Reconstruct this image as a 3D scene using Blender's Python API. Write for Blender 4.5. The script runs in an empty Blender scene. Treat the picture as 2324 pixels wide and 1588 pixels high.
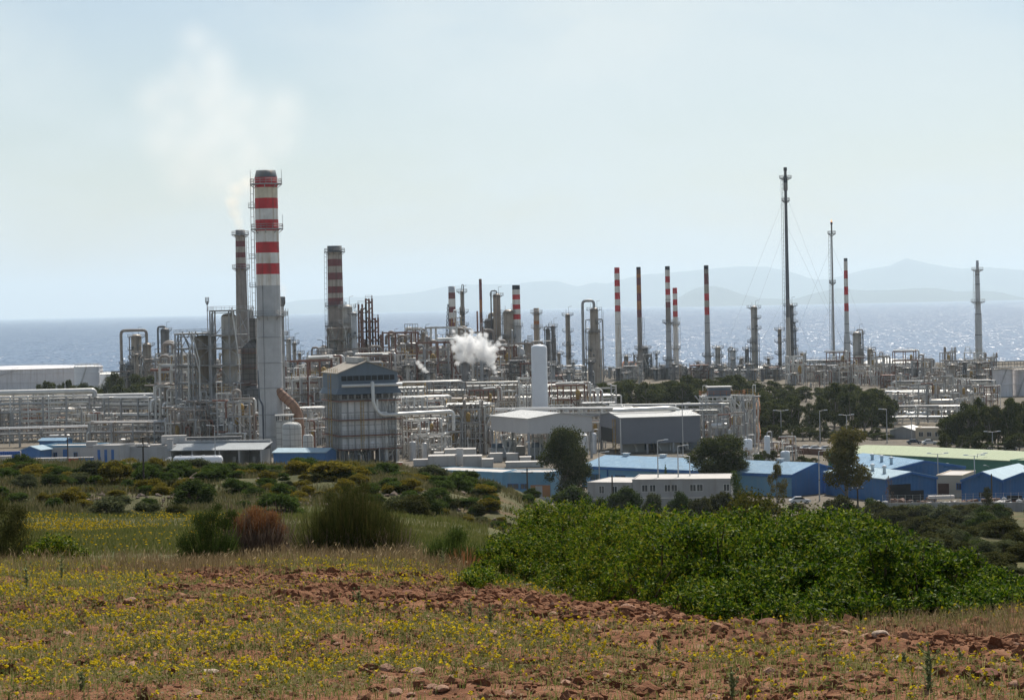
import bpy, math, random
import numpy as np
from mathutils import Vector, Matrix
R = math.radians
SC = bpy.context.scene
COL = SC.collection

# ------------------------------------------------------------------ camera
EYE = Vector((0, 0, 41.0))
F = 5487.0                      # focal length for a frame 2324 wide
CX, CY = 1162.0, 794.0
PITCH, ROLL = R(1.01), R(1.17)
fw = Vector((0, math.cos(PITCH), -math.sin(PITCH)))
_up = Vector((0, math.sin(PITCH), math.cos(PITCH)))
RT = Vector((1, 0, 0)) * math.cos(ROLL) - _up * math.sin(ROLL)
UP = Vector((1, 0, 0)) * math.sin(ROLL) + _up * math.cos(ROLL)
cd = bpy.data.cameras.new('camera')
cam = bpy.data.objects.new('camera', cd)
COL.objects.link(cam)
cd.sensor_width = 36.0
cd.lens = 36.0 * F / 2324.0
cd.clip_start = 0.5
cd.clip_end = 200000.0
m4 = Matrix((RT, UP, -fw)).transposed().to_4x4()
m4.translation = EYE
cam.matrix_world = m4
SC.camera = cam

# ------------------------------------------------------------------ light
SUN_EL, SUN_AZ = R(52), R(15)    # azimuth measured from the view direction (+Y) to the right (+X)
w = bpy.data.worlds.new('World')
SC.world = w
w.use_nodes = True
nt = w.node_tree
bg = nt.nodes['Background']
sky = nt.nodes.new('ShaderNodeTexSky')
sky.sky_type = 'NISHITA'
sky.sun_disc = False
sky.sun_elevation = SUN_EL
sky.sun_rotation = SUN_AZ
sky.altitude = 50
sky.air_density = 1.0
sky.dust_density = 1.0
sky.ozone_density = 1.5
# thin veils of high cloud over the blue
tc = nt.nodes.new('ShaderNodeTexCoord')
mp = nt.nodes.new('ShaderNodeMapping')
mp.inputs['Scale'].default_value = (1.0, 1.0, 2.2)
mp.inputs['Location'].default_value = (.6, 0, .3)
ns = nt.nodes.new('ShaderNodeTexNoise')
ns.inputs['Scale'].default_value = 5.5
ns.inputs['Detail'].default_value = 7
ns.inputs['Roughness'].default_value = 0.55
ns.inputs['Distortion'].default_value = 0.4
rp = nt.nodes.new('ShaderNodeValToRGB')
rp.color_ramp.elements[0].position = 0.37
rp.color_ramp.elements[0].color = (0.0, 0.0, 0.0, 1)
rp.color_ramp.elements[1].position = 0.66
rp.color_ramp.elements[1].color = (0.92, 0.92, 0.92, 1)
mx = nt.nodes.new('ShaderNodeMix')
mx.data_type = 'RGBA'
nt.links.new(tc.outputs['Generated'], mp.inputs['Vector'])
nt.links.new(mp.outputs['Vector'], ns.inputs['Vector'])
nt.links.new(ns.outputs['Fac'], rp.inputs['Fac'])
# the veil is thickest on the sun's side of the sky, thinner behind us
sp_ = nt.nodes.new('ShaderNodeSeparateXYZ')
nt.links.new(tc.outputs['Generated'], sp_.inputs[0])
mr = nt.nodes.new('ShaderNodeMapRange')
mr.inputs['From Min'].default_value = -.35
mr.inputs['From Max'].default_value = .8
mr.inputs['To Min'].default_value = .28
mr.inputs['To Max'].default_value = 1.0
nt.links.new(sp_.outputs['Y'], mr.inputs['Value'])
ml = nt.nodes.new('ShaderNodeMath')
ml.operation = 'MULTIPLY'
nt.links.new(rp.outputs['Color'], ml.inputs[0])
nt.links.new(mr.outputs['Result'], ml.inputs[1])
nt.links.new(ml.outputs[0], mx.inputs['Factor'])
nt.links.new(sky.outputs['Color'], mx.inputs['A'])
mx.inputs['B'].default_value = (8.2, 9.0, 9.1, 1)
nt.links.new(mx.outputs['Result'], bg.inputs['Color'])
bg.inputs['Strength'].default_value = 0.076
sl = bpy.data.lights.new('sun', 'SUN')
sl.energy = 5.0
sl.angle = R(0.53)
sl.color = (1.0, 0.94, 0.84)
so = bpy.data.objects.new('sun', sl)
COL.objects.link(so)
sv = Vector((math.sin(SUN_AZ) * math.cos(SUN_EL), math.cos(SUN_AZ) * math.cos(SUN_EL), math.sin(SUN_EL)))
so.rotation_euler = sv.to_track_quat('Z', 'Y').to_euler()
so.location = (0, 0, 300)
SC.view_settings.view_transform = 'Standard'
SC.view_settings.look = 'None'
SC.view_settings.exposure = 0.26
SC.view_settings.gamma = 1.0
SC.cycles.max_bounces = 8
SC.cycles.diffuse_bounces = 3
SC.cycles.glossy_bounces = 2
SC.cycles.transmission_bounces = 3
SC.cycles.transparent_max_bounces = 6
SC.cycles.volume_bounces = 6

# ------------------------------------------------------------------ helpers
def at(px, py, D):
    """world point seen at (px, py) of a 2324-wide frame, D metres ahead"""
    d = fw + RT * ((px - CX) / F) - UP * ((py - CY) / F)
    return EYE + d * (D / d.y)

def gp(px, D, z=0.0):
    """world point at height z and distance D in the column px"""
    py = 697.0
    for _ in range(5):
        p = at(px, py, D)
        py += (p.z - z) * F / D
    return at(px, py, D)

def pm(D):
    return F / D

def tag(o, label=None, cat=None, group=None, kind=None):
    if label: o['label'] = label
    if cat: o['category'] = cat
    if group: o['group'] = group
    if kind: o['kind'] = kind
    return o

def thing(name, label, cat, loc=(0, 0, 0), rz=0.0, group=None, scale=None):
    o = bpy.data.objects.new(name, None)
    o.empty_display_size = 0.5
    COL.objects.link(o)
    o.location = loc
    o.rotation_euler = (0, 0, rz)
    if scale: o.scale = scale
    return tag(o, label, cat, group)

def dup(root, loc=None, rz=None, label=None, scale=None, group=None):
    r = root.copy()
    COL.objects.link(r)
    if loc is not None: r.location = loc
    if rz is not None: r.rotation_euler = (0, 0, rz)
    if label: r['label'] = label
    if scale is not None: r.scale = scale
    if group: r['group'] = group
    for ch in list(root.children):
        c = ch.copy()
        COL.objects.link(c)
        c.parent = r
        for g in list(ch.children):
            d = g.copy()
            COL.objects.link(d)
            d.parent = c
    return r

class MB:
    def __init__(self):
        self.v, self.f, self.m, self.s = [], [], [], []

    def add(self, vs, fs, mi=0, smooth=False):
        n = len(self.v)
        self.v.extend([tuple(q) for q in vs])
        for k, q in enumerate(fs):
            self.f.append(tuple(i + n for i in q))
            self.m.append(mi[k] if isinstance(mi, (list, tuple)) else mi)
            self.s.append(smooth)

    def box(self, x0, x1, y0, y1, z0, z1, mi=0):
        self.add([(x0, y0, z0), (x1, y0, z0), (x1, y1, z0), (x0, y1, z0), (x0, y0, z1), (x1, y0, z1), (x1, y1, z1), (x0, y1, z1)],
                 [(0, 3, 2, 1), (4, 5, 6, 7), (0, 1, 5, 4), (1, 2, 6, 5), (2, 3, 7, 6), (3, 0, 4, 7)], mi)

    def bar(self, p, q, wd, h=None, mi=0):
        p, q = Vector(p), Vector(q)
        d = q - p
        if d.length < 1e-6: return
        d.normalize()
        u = d.cross(Vector((0, 0, 1)))
        if u.length < 1e-3: u = Vector((1, 0, 0))
        u.normalize()
        v = u.cross(d)
        u = u * (wd / 2)
        v = v * ((h or wd) / 2)
        vs = [p - u - v, p + u - v, p + u + v, p - u + v, q - u - v, q + u - v, q + u + v, q - u + v]
        self.add(vs, [(0, 3, 2, 1), (4, 5, 6, 7), (0, 1, 5, 4), (1, 2, 6, 5), (2, 3, 7, 6), (3, 0, 4, 7)], mi)

    def tube(self, pts, r, n=8, mi=0, closed=False):
        pts = [Vector(p) for p in pts]
        N = len(pts)
        vs, fs = [], []
        prev = None
        for i, p in enumerate(pts):
            if closed:
                a, b = pts[i - 1], pts[(i + 1) % N]
                d1, d2 = (p - a), (b - p)
            else:
                d1 = p - pts[i - 1] if i else pts[1] - p
                d2 = pts[i + 1] - p if i < N - 1 else p - pts[i - 1]
            d1, d2 = d1.normalized(), d2.normalized()
            d = (d1 + d2)
            d = d.normalized() if d.length > 1e-5 else d1
            if prev is None:
                u = d.cross(Vector((0, 0, 1)))
                if u.length < 1e-3: u = Vector((1, 0, 0))
            else:
                u = prev - d * prev.dot(d)
            u.normalize()
            prev = u
            v = d.cross(u)
            rr = r[i] if isinstance(r, (list, tuple)) else r
            for k in range(n):
                t = 2 * math.pi * k / n
                vs.append(p + (u * math.cos(t) + v * math.sin(t)) * rr)
        for i in range(N if closed else N - 1):
            j = (i + 1) % N
            for k in range(n):
                l = (k + 1) % n
                fs.append((i * n + k, i * n + l, j * n + l, j * n + k))
        self.add(vs, fs, mi, True)
        if not closed:
            self.add(vs[:n], [tuple(range(n))[::-1]], mi)
            self.add(vs[-n:], [tuple(range(n))], mi)

    def pipe(self, pts, r, n=8, mi=0, bend=2.2):
        """a tube with rounded elbows"""
        pts = [Vector(p) for p in pts]
        out = [pts[0]]
        for i in range(1, len(pts) - 1):
            a, b, c = pts[i - 1], pts[i], pts[i + 1]
            d1, d2 = (a - b), (c - b)
            t = min(r * bend, d1.length * .45, d2.length * .45)
            p1, p2 = b + d1.normalized() * t, b + d2.normalized() * t
            for s in (0, .33, .67, 1):
                out.append(p1 * (1 - s) ** 2 + b * 2 * s * (1 - s) + p2 * s * s)
        out.append(pts[-1])
        self.tube(out, r, n, mi)

    def lathe(self, prof, n=20, cx=0, cy=0, mi=0, smooth=True, caps=True):
        vs, fs, ms = [], [], []
        for r, z in prof:
            for k in range(n):
                t = 2 * math.pi * k / n
                vs.append((cx + r * math.cos(t), cy + r * math.sin(t), z))
        for i in range(len(prof) - 1):
            for k in range(n):
                l = (k + 1) % n
                fs.append((i * n + k, i * n + l, (i + 1) * n + l, (i + 1) * n + k))
                ms.append(mi[i] if isinstance(mi, (list, tuple)) else mi)
        self.add(vs, fs, ms, smooth)
        if caps:
            m0 = mi[0] if isinstance(mi, (list, tuple)) else mi
            m1 = mi[-1] if isinstance(mi, (list, tuple)) else mi
            if prof[0][0] > .01: self.add(vs[:n], [tuple(range(n))[::-1]], m0)
            if prof[-1][0] > .01: self.add(vs[-n:], [tuple(range(n))], m1)

    def sector(self, r0, r1, a0, a1, z0, z1, mi=0, cx=0, cy=0):
        n = max(3, int(abs(a1 - a0) / .3))
        full = abs(abs(a1 - a0) - 2 * math.pi) < .01
        vs, fs = [], []
        for i in range(n + 1):
            t = a0 + (a1 - a0) * i / n
            c, s = math.cos(t), math.sin(t)
            vs += [(cx + r0 * c, cy + r0 * s, z0), (cx + r1 * c, cy + r1 * s, z0), (cx + r1 * c, cy + r1 * s, z1), (cx + r0 * c, cy + r0 * s, z1)]
        for i in range(n):
            a, b = i * 4, i * 4 + 4
            fs += [(a, a + 1, b + 1, b), (a + 1, a + 2, b + 2, b + 1), (a + 2, a + 3, b + 3, b + 2), (a + 3, a, b, b + 3)]
        if not full:
            fs += [(0, 3, 2, 1), (n * 4, n * 4 + 1, n * 4 + 2, n * 4 + 3)]
        self.add(vs, fs, mi)

    def rail_arc(self, r, a0, a1, z, h=1.15, t=.05, mi=0, cx=0, cy=0):
        n = max(3, int(abs(a1 - a0) / .35))
        P = [(cx + r * math.cos(a0 + (a1 - a0) * i / n), cy + r * math.sin(a0 + (a1 - a0) * i / n)) for i in range(n + 1)]
        for x, y in P: self.bar((x, y, z), (x, y, z + h), t * 1.3, None, mi)
        for hh in (h, h * .52):
            self.tube([(x, y, z + hh) for x, y in P], t, 4, mi)

    def rail(self, pts, h=1.1, t=.05, step=2.0, mi=0):
        for a, b in zip(pts[:-1], pts[1:]):
            a, b = Vector(a), Vector(b)
            n = max(1, int((b - a).length / step))
            for i in range(n + 1):
                p = a.lerp(b, i / n)
                self.bar(p, p + Vector((0, 0, h)), t * 1.2, None, mi)
            for hh in (h, h * .52):
                self.bar(a + Vector((0, 0, hh)), b + Vector((0, 0, hh)), t * 1.2, None, mi)

    def ladder(self, x, y, z0, z1, ang, wd=.7, t=.07, cage=True, mi=0):
        """ladder facing outward along ang, with a safety cage"""
        c, s = math.cos(ang), math.sin(ang)
        for e in (-1, 1):
            self.bar((x - s * e * wd / 2, y + c * e * wd / 2, z0), (x - s * e * wd / 2, y + c * e * wd / 2, z1), t, None, mi)
            if cage:
                self.bar((x + c * .7 - s * e * wd / 2, y + s * .7 + c * e * wd / 2, z0 + 2), (x + c * .7 - s * e * wd / 2, y + s * .7 + c * e * wd / 2, z1), t * .7, None, mi)
        z = z0
        k = 0
        while z < z1:
            self.bar((x + s * wd / 2, y - c * wd / 2, z), (x - s * wd / 2, y + c * wd / 2, z), t * .6, None, mi)
            if cage and k % 2 == 0 and z > z0 + 2:
                self.tube([(x + s * wd / 2, y - c * wd / 2, z), (x + c * .7 + s * wd / 2, y + s * .7 - c * wd / 2, z), (x + c * .7 - s * wd / 2, y + s * .7 + c * wd / 2, z), (x - s * wd / 2, y + c * wd / 2, z)], t * .5, 4, mi)
            z += .9
            k += 1

    def build(self, name, mats, parent=None, loc=None, rz=0.0):
        me = bpy.data.meshes.new(name)
        me.from_pydata(self.v, [], self.f)
        if not isinstance(mats, (list, tuple)): mats = [mats]
        for q in mats: me.materials.append(q)
        me.polygons.foreach_set('material_index', self.m)
        me.polygons.foreach_set('use_smooth', self.s)
        me.update()
        o = bpy.data.objects.new(name, me)
        COL.objects.link(o)
        if parent: o.parent = parent
        if loc is not None: o.location = loc
        if rz: o.rotation_euler = (0, 0, rz)
        return o

def np_mesh(name, V, Q, mats, mi=None, smooth=False):
    V = np.ascontiguousarray(V, dtype=np.float32)
    Q = np.ascontiguousarray(Q, dtype=np.int32)
    M_, k = Q.shape
    me = bpy.data.meshes.new(name)
    me.vertices.add(len(V))
    me.vertices.foreach_set('co', V.ravel())
    me.loops.add(M_ * k)
    me.loops.foreach_set('vertex_index', Q.ravel())
    me.polygons.add(M_)
    me.polygons.foreach_set('loop_start', np.arange(0, M_ * k, k, dtype=np.int32))
    if not isinstance(mats, (list, tuple)): mats = [mats]
    for q in mats: me.materials.append(q)
    if mi is not None: me.polygons.foreach_set('material_index', np.asarray(mi, dtype=np.int32))
    me.polygons.foreach_set('use_smooth', np.full(M_, bool(smooth)))
    me.update(calc_edges=True)
    me.validate()
    return me

def obj(name, me, parent=None, loc=None, rz=0.0, scale=None):
    o = bpy.data.objects.new(name, me)
    COL.objects.link(o)
    if parent: o.parent = parent
    if loc is not None: o.location = loc
    if rz: o.rotation_euler = (0, 0, rz)
    if scale is not None: o.scale = scale
    return o

_lat = {}
def vnoise(x, y, scale, seed=0):
    """smooth value noise in 0..1 over the plane"""
    if seed not in _lat: _lat[seed] = np.random.default_rng(seed + 991).random((256, 256))
    g = _lat[seed]
    x, y = np.asarray(x, float) / scale, np.asarray(y, float) / scale
    xi, yi = np.floor(x).astype(int), np.floor(y).astype(int)
    fx, fy = x - xi, y - yi
    fx, fy = fx * fx * (3 - 2 * fx), fy * fy * (3 - 2 * fy)
    a, b = g[xi % 256, yi % 256], g[(xi + 1) % 256, yi % 256]
    c, d = g[xi % 256, (yi + 1) % 256], g[(xi + 1) % 256, (yi + 1) % 256]
    return (a * (1 - fx) + b * fx) * (1 - fy) + (c * (1 - fx) + d * fx) * fy

# ------------------------------------------------------------------ materials
def newmat(name):
    m = bpy.data.materials.new(name)
    m.use_nodes = True
    t = m.node_tree
    return m, t, t.nodes['Principled BSDF']

def mat(name, col, rough=.6, metal=0.0, var=.18, scale=.35, streak=None, samt=.5, bump=0.0, bscale=6.0, corr=0.0, spec=.4, panel=None):
    """painted / clad surface: mottled colour, optional vertical streaks of rust or soot, optional corrugation"""
    m, t, b = newmat(name)
    N, L = t.nodes.new, t.links.new
    tc = N('ShaderNodeTexCoord')
    n1 = N('ShaderNodeTexNoise')
    n1.inputs['Scale'].default_value = scale
    n1.inputs['Detail'].default_value = 6
    n1.inputs['Roughness'].default_value = .65
    L(tc.outputs['Object'], n1.inputs['Vector'])
    r1 = N('ShaderNodeValToRGB')
    r1.color_ramp.elements[0].position = .3
    r1.color_ramp.elements[1].position = .7
    r1.color_ramp.elements[0].color = tuple(max(0, c * (1 - var)) for c in col) + (1,)
    r1.color_ramp.elements[1].color = tuple(min(1, c * (1 + var * .7)) for c in col) + (1,)
    L(n1.outputs['Fac'], r1.inputs['Fac'])
    out = r1.outputs['Color']
    if streak:
        mp = N('ShaderNodeMapping')
        mp.inputs['Scale'].default_value = (1.1, 1.1, .06)
        L(tc.outputs['Object'], mp.inputs['Vector'])
        n2 = N('ShaderNodeTexNoise')
        n2.inputs['Scale'].default_value = 1.0
        n2.inputs['Detail'].default_value = 5
        L(mp.outputs['Vector'], n2.inputs['Vector'])
        r2 = N('ShaderNodeValToRGB')
        r2.color_ramp.elements[0].position = .48
        r2.color_ramp.elements[0].color = (0, 0, 0, 1)
        r2.color_ramp.elements[1].position = .72
        r2.color_ramp.elements[1].color = (samt, samt, samt, 1)
        L(n2.outputs['Fac'], r2.inputs['Fac'])
        mx = N('ShaderNodeMix')
        mx.data_type = 'RGBA'
        L(r2.outputs['Color'], mx.inputs['Factor'])
        L(out, mx.inputs['A'])
        mx.inputs['B'].default_value = tuple(streak) + (1,)
        out = mx.outputs['Result']
    if panel:
        br = N('ShaderNodeTexBrick')
        br.offset = 0.0
        br.inputs['Scale'].default_value = 1.0
        br.inputs['Brick Width'].default_value = panel[0]
        br.inputs['Row Height'].default_value = panel[1]
        br.inputs['Mortar Size'].default_value = panel[2]
        br.inputs['Color1'].default_value = (1, 1, 1, 1)
        br.inputs['Color2'].default_value = (.82, .82, .82, 1)
        br.inputs['Mortar'].default_value = (panel[3],) * 3 + (1,)
        sx = N('ShaderNodeSeparateXYZ')
        L(tc.outputs['Object'], sx.inputs[0])
        ad = N('ShaderNodeMath')
        L(sx.outputs['X'], ad.inputs[0])
        L(sx.outputs['Y'], ad.inputs[1])
        cb = N('ShaderNodeCombineXYZ')
        L(ad.outputs[0], cb.inputs['X'])
        L(sx.outputs['Z'], cb.inputs['Y'])
        L(cb.outputs[0], br.inputs['Vector'])
        mm = N('ShaderNodeMix')
        mm.data_type = 'RGBA'
        mm.blend_type = 'MULTIPLY'
        mm.inputs['Factor'].default_value = 1
        L(out, mm.inputs['A'])
        L(br.outputs['Color'], mm.inputs['B'])
        out = mm.outputs['Result']
    L(out, b.inputs['Base Color'])
    b.inputs['Roughness'].default_value = rough
    b.inputs['Metallic'].default_value = metal
    b.inputs['Specular IOR Level'].default_value = spec
    nrm = None
    if corr:
        wv = N('ShaderNodeTexWave')
        wv.bands_direction = 'X'
        wv.inputs['Scale'].default_value = corr
        sx = N('ShaderNodeSeparateXYZ')
        L(tc.outputs['Object'], sx.inputs[0])
        ad = N('ShaderNodeMath')
        L(sx.outputs['X'], ad.inputs[0])
        L(sx.outputs['Y'], ad.inputs[1])
        cb = N('ShaderNodeCombineXYZ')
        L(ad.outputs[0], cb.inputs['X'])
        L(cb.outputs[0], wv.inputs['Vector'])
        bp = N('ShaderNodeBump')
        bp.inputs['Strength'].default_value = .6
        bp.inputs['Distance'].default_value = .12
        L(wv.outputs['Fac'], bp.inputs['Height'])
        nrm = bp.outputs['Normal']
    if bump:
        n3 = N('ShaderNodeTexNoise')
        n3.inputs['Scale'].default_value = bscale
        n3.inputs['Detail'].default_value = 6
        L(tc.outputs['Object'], n3.inputs['Vector'])
        bp = N('ShaderNodeBump')
        bp.inputs['Strength'].default_value = .7
        bp.inputs['Distance'].default_value = bump
        L(n3.outputs['Fac'], bp.inputs['Height'])
        if nrm: L(nrm, bp.inputs['Normal'])
        nrm = bp.outputs['Normal']
    if nrm: L(nrm, b.inputs['Normal'])
    return m

def leafmat(name, cols, rough=.65, trans=.35, spec=.0):
    """leaves: every leaf its own shade, light passing through"""
    m, t, b = newmat(name)
    N, L = t.nodes.new, t.links.new
    g = N('ShaderNodeNewGeometry')
    oi = N('ShaderNodeObjectInfo')
    ad = N('ShaderNodeMath')
    ad.operation = 'MULTIPLY_ADD'
    L(g.outputs['Random Per Island'], ad.inputs[0])
    ad.inputs[1].default_value = .8
    sc = N('ShaderNodeMath')
    sc.operation = 'MULTIPLY'
    L(oi.outputs['Random'], sc.inputs[0])
    sc.inputs[1].default_value = .2
    L(sc.outputs[0], ad.inputs[2])
    rp = N('ShaderNodeValToRGB')
    el = rp.color_ramp.elements
    while len(el) < len(cols): el.new(.5)
    for i, c in enumerate(cols):
        el[i].position = i / max(1, len(cols) - 1)
        el[i].color = tuple(c) + (1,)
    L(ad.outputs[0], rp.inputs['Fac'])
    t.nodes.remove(b)
    df = N('ShaderNodeBsdfDiffuse')
    L(rp.outputs['Color'], df.inputs['Color'])
    b = df
    if spec > .01:
        gl = N('ShaderNodeBsdfGlossy')
        gl.inputs['Roughness'].default_value = rough
        gl.inputs['Color'].default_value = (1, 1, 1, 1)
        m2 = N('ShaderNodeMixShader')
        m2.inputs['Fac'].default_value = spec
        L(df.outputs[0], m2.inputs[1])
        L(gl.outputs[0], m2.inputs[2])
        b = m2
    tr = N('ShaderNodeBsdfTranslucent')
    L(rp.outputs['Color'], tr.inputs['Color'])
    mx = N('ShaderNodeMixShader')
    mx.inputs['Fac'].default_value = trans
    L(b.outputs[0], mx.inputs[1])
    L(tr.outputs[0], mx.inputs[2])
    L(mx.outputs[0], t.nodes['Material Output'].inputs['Surface'])
    return m

RUST = (.16, .07, .03)
SOOT = (.05, .045, .04)
K = {}
K['white'] = mat('white paint', (.72, .72, .70), .5, streak=(.45, .38, .3), samt=.25)
K['tank'] = mat('tank white', (.70, .68, .69), .5, streak=(.36, .30, .27), samt=.4, var=.08)
K['roofwhite'] = mat('tank roof', (.78, .76, .70), .6)
K['cream'] = mat('stack cream', (.72, .63, .48), .6, streak=(.38, .24, .12), samt=.55)
K['stackwhite'] = mat('stack white', (.78, .75, .70), .6, streak=(.42, .31, .19), samt=.7)
K['red'] = mat('stack red', (.56, .022, .03), .55, var=.25, streak=(.20, .03, .03), samt=.7)
K['oldred'] = mat('faded red', (.20, .055, .06), .6, var=.2, streak=SOOT, samt=.5)
K['oldcream'] = mat('sooty cream', (.42, .36, .30), .7, var=.2, streak=SOOT, samt=.6)
K['orange'] = mat('rusted orange', (.42, .17, .06), .7, var=.3, streak=RUST, samt=.6)
K['black'] = mat('soot black', (.03, .035, .045), .7)
K['cap'] = mat('sooted steel cap', (.13, .14, .15), .5, metal=.3, streak=(.22, .14, .07), samt=.4)
K['conc'] = mat('stack concrete', (.47, .47, .47), .7, streak=(.36, .34, .32), samt=.5, var=.12)
K['oldconc'] = mat('brown concrete', (.29, .25, .22), .8, streak=SOOT, samt=.4)
K['steel'] = mat('light grey steel', (.36, .365, .37), .55, var=.3, streak=(.20, .13, .09), samt=.6)
K['dsteel'] = mat('dark steel', (.12, .125, .135), .5, var=.3)
K['wsteel'] = mat('white steel', (.60, .595, .57), .5, var=.22, streak=(.36, .26, .17), samt=.5)
K['rsteel'] = mat('rusty steel', (.20, .10, .075), .8, var=.4)
K['pipe'] = mat('clad pipe', (.64, .63, .60), .36, metal=.2, var=.2)
K['gpipe'] = mat('grey pipe', (.34, .34, .34), .45, metal=.2, var=.2)
K['bpipe'] = mat('brown pipe', (.27, .23, .20), .6, var=.25)
K['dpipe'] = mat('dark pipe', (.10, .11, .13), .5)
K['yellow'] = mat('safety yellow', (.36, .23, .06), .65, var=.4)
K['vessel'] = mat('vessel cladding', (.50, .46, .41), .45, metal=.2, var=.18, streak=(.22, .18, .14), samt=.6)
K['vesselb'] = mat('brown vessel cladding', (.40, .33, .26), .5, metal=.15, var=.2, streak=(.15, .11, .08), samt=.7)
K['vesseld'] = mat('dark vessel cladding', (.19, .18, .18), .5, metal=.2, var=.25, streak=SOOT, samt=.7)
K['vesselg'] = mat('grey vessel cladding', (.52, .52, .52), .45, metal=.2, var=.12, streak=(.3, .28, .26), samt=.4)
K['silo'] = mat('silo white', (.72, .74, .77), .45, var=.04)
K['rustduct'] = mat('rusty duct', (.30, .17, .11), .75, var=.35, streak=RUST, samt=.6)
K['bluegrey'] = mat('blue grey cladding', (.135, .175, .22), .55, corr=1.2, var=.1, streak=(.09, .11, .13), samt=.4)
K['panel'] = mat('boiler panels', (.78, .77, .76), .6, var=.14, streak=(.36, .32, .28), samt=.4, panel=(1.9, 3.4, .10, .4))
K['panelw'] = mat('panelled white', (.52, .52, .50), .6, var=.1, panel=(1.5, 1.6, .07, .4))
K['paneld'] = mat('dark panels', (.13, .125, .12), .6, var=.2, panel=(1.7, 1.6, .09, .35), streak=SOOT, samt=.5)
K['beigeroof'] = mat('beige sheet roof', (.33, .29, .24), .6, corr=1.2, var=.1)
K['shedw'] = mat('pale shed cladding', (.56, .55, .55), .55, corr=1.5, var=.06)
K['shedg'] = mat('grey shed cladding', (.20, .21, .24), .55, corr=1.5, var=.06)
K['shedroof'] = mat('pale shed roof', (.50, .50, .49), .55, corr=1.2, var=.08)
K['blue'] = mat('blue cladding', (.045, .16, .37), .55, corr=1.0, var=.14, streak=(.09, .17, .30), samt=.5)
K['bluel'] = mat('light blue cladding', (.15, .33, .48), .6, corr=1.0, var=.12, streak=(.24, .34, .40), samt=.5)
K['blueroof'] = mat('blue sheet roof', (.115, .25, .39), .6, corr=1.0, var=.14, streak=(.24, .38, .48), samt=.6, panel=(6.0, 50, .06, .8))
K['bluewroof'] = mat('bleached blue roof', (.30, .42, .49), .6, corr=1.0, var=.14, streak=(.25, .38, .48), samt=.5)
K['trim'] = mat('blue trim', (.03, .13, .36), .5)
K['green'] = mat('green wall', (.085, .23, .15), .6, var=.06, corr=1.0)
K['greenroof'] = mat('pale green roof', (.31, .36, .21), .65, var=.12, scale=.8, corr=.8, streak=(.32, .33, .22), samt=.4)
K['wall'] = mat('white render', (.44, .43, .42), .8, var=.1, streak=(.32, .29, .25), samt=.45)
K['hutwall'] = mat('hut render', (.36, .35, .345), .85, var=.14, streak=(.25, .23, .2), samt=.5)
K['creamwall'] = mat('cream wall', (.55, .46, .34), .8, var=.08)
K['brick'] = mat('orange wall', (.42, .20, .09), .8, var=.15)
K['concrete'] = mat('concrete', (.33, .32, .31), .85, var=.15, streak=(.22, .2, .19), samt=.5)
K['flatroof'] = mat('flat roof', (.48, .45, .42), .85, var=.18)
K['glass'] = mat('window glass', (.03, .04, .05), .1, var=.1, spec=.6)
K['dark'] = mat('dark opening', (.02, .022, .026), .8)
K['unit'] = mat('grey unit', (.44, .43, .41), .6, var=.1, streak=(.3, .26, .22), samt=.4)
K['redbox'] = mat('red paint', (.45, .03, .03), .5)
K['drum'] = mat('blue drum', (.02, .10, .38), .4)
K['tyre'] = mat('tyre', (.02, .02, .02), .8)
K['carwhite'] = mat('white car paint', (.75, .75, .75), .25, var=.02, spec=.6)
K['cardark'] = mat('dark car paint', (.05, .06, .09), .25, var=.02, spec=.6)
K['wood'] = mat('weathered pole', (.07, .055, .045), .85, var=.3)
K['post'] = mat('galvanised post', (.42, .43, .44), .45, metal=.4)
K['lamp'] = mat('lamp housing', (.66, .67, .68), .4)
K['junk1'] = mat('scrap rust', (.14, .07, .045), .8, var=.4)
K['junk2'] = mat('scrap dark', (.05, .05, .055), .7, var=.4)
K['junk3'] = mat('scrap pale', (.55, .52, .48), .7, var=.3)
K['tin'] = mat('grey tin canopy', (.30, .32, .33), .5, corr=.8, var=.12)
K['terracotta'] = mat('terracotta tiles', (.46, .17, .08), .8, var=.2)
K['bark'] = mat('pale bark', (.22, .19, .16), .9, var=.35, scale=2)
# ------------------------------------------------------------------ the land
def proj(p):
    d = Vector(p) - EYE
    k = d.dot(fw)
    return CX + F * d.dot(RT) / k, CY - F * d.dot(UP) / k

_PT = [-800, 0, 300, 600, 750, 900, 1000, 1100, 1150, 1200, 1250, 1300, 1600, 2000, 2324, 3100]
_RIDGE = [1072, 1064, 1060, 1060, 1056, 1072, 1084, 1104, 1122, 1152, 1185]
_DT = [2, 10, 16, 22, 28, 33, 40, 60, 80, 105, 170, 190, 200, 230, 270, 300, 400, 480, 520, 1590, 1640, 1750]

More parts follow.
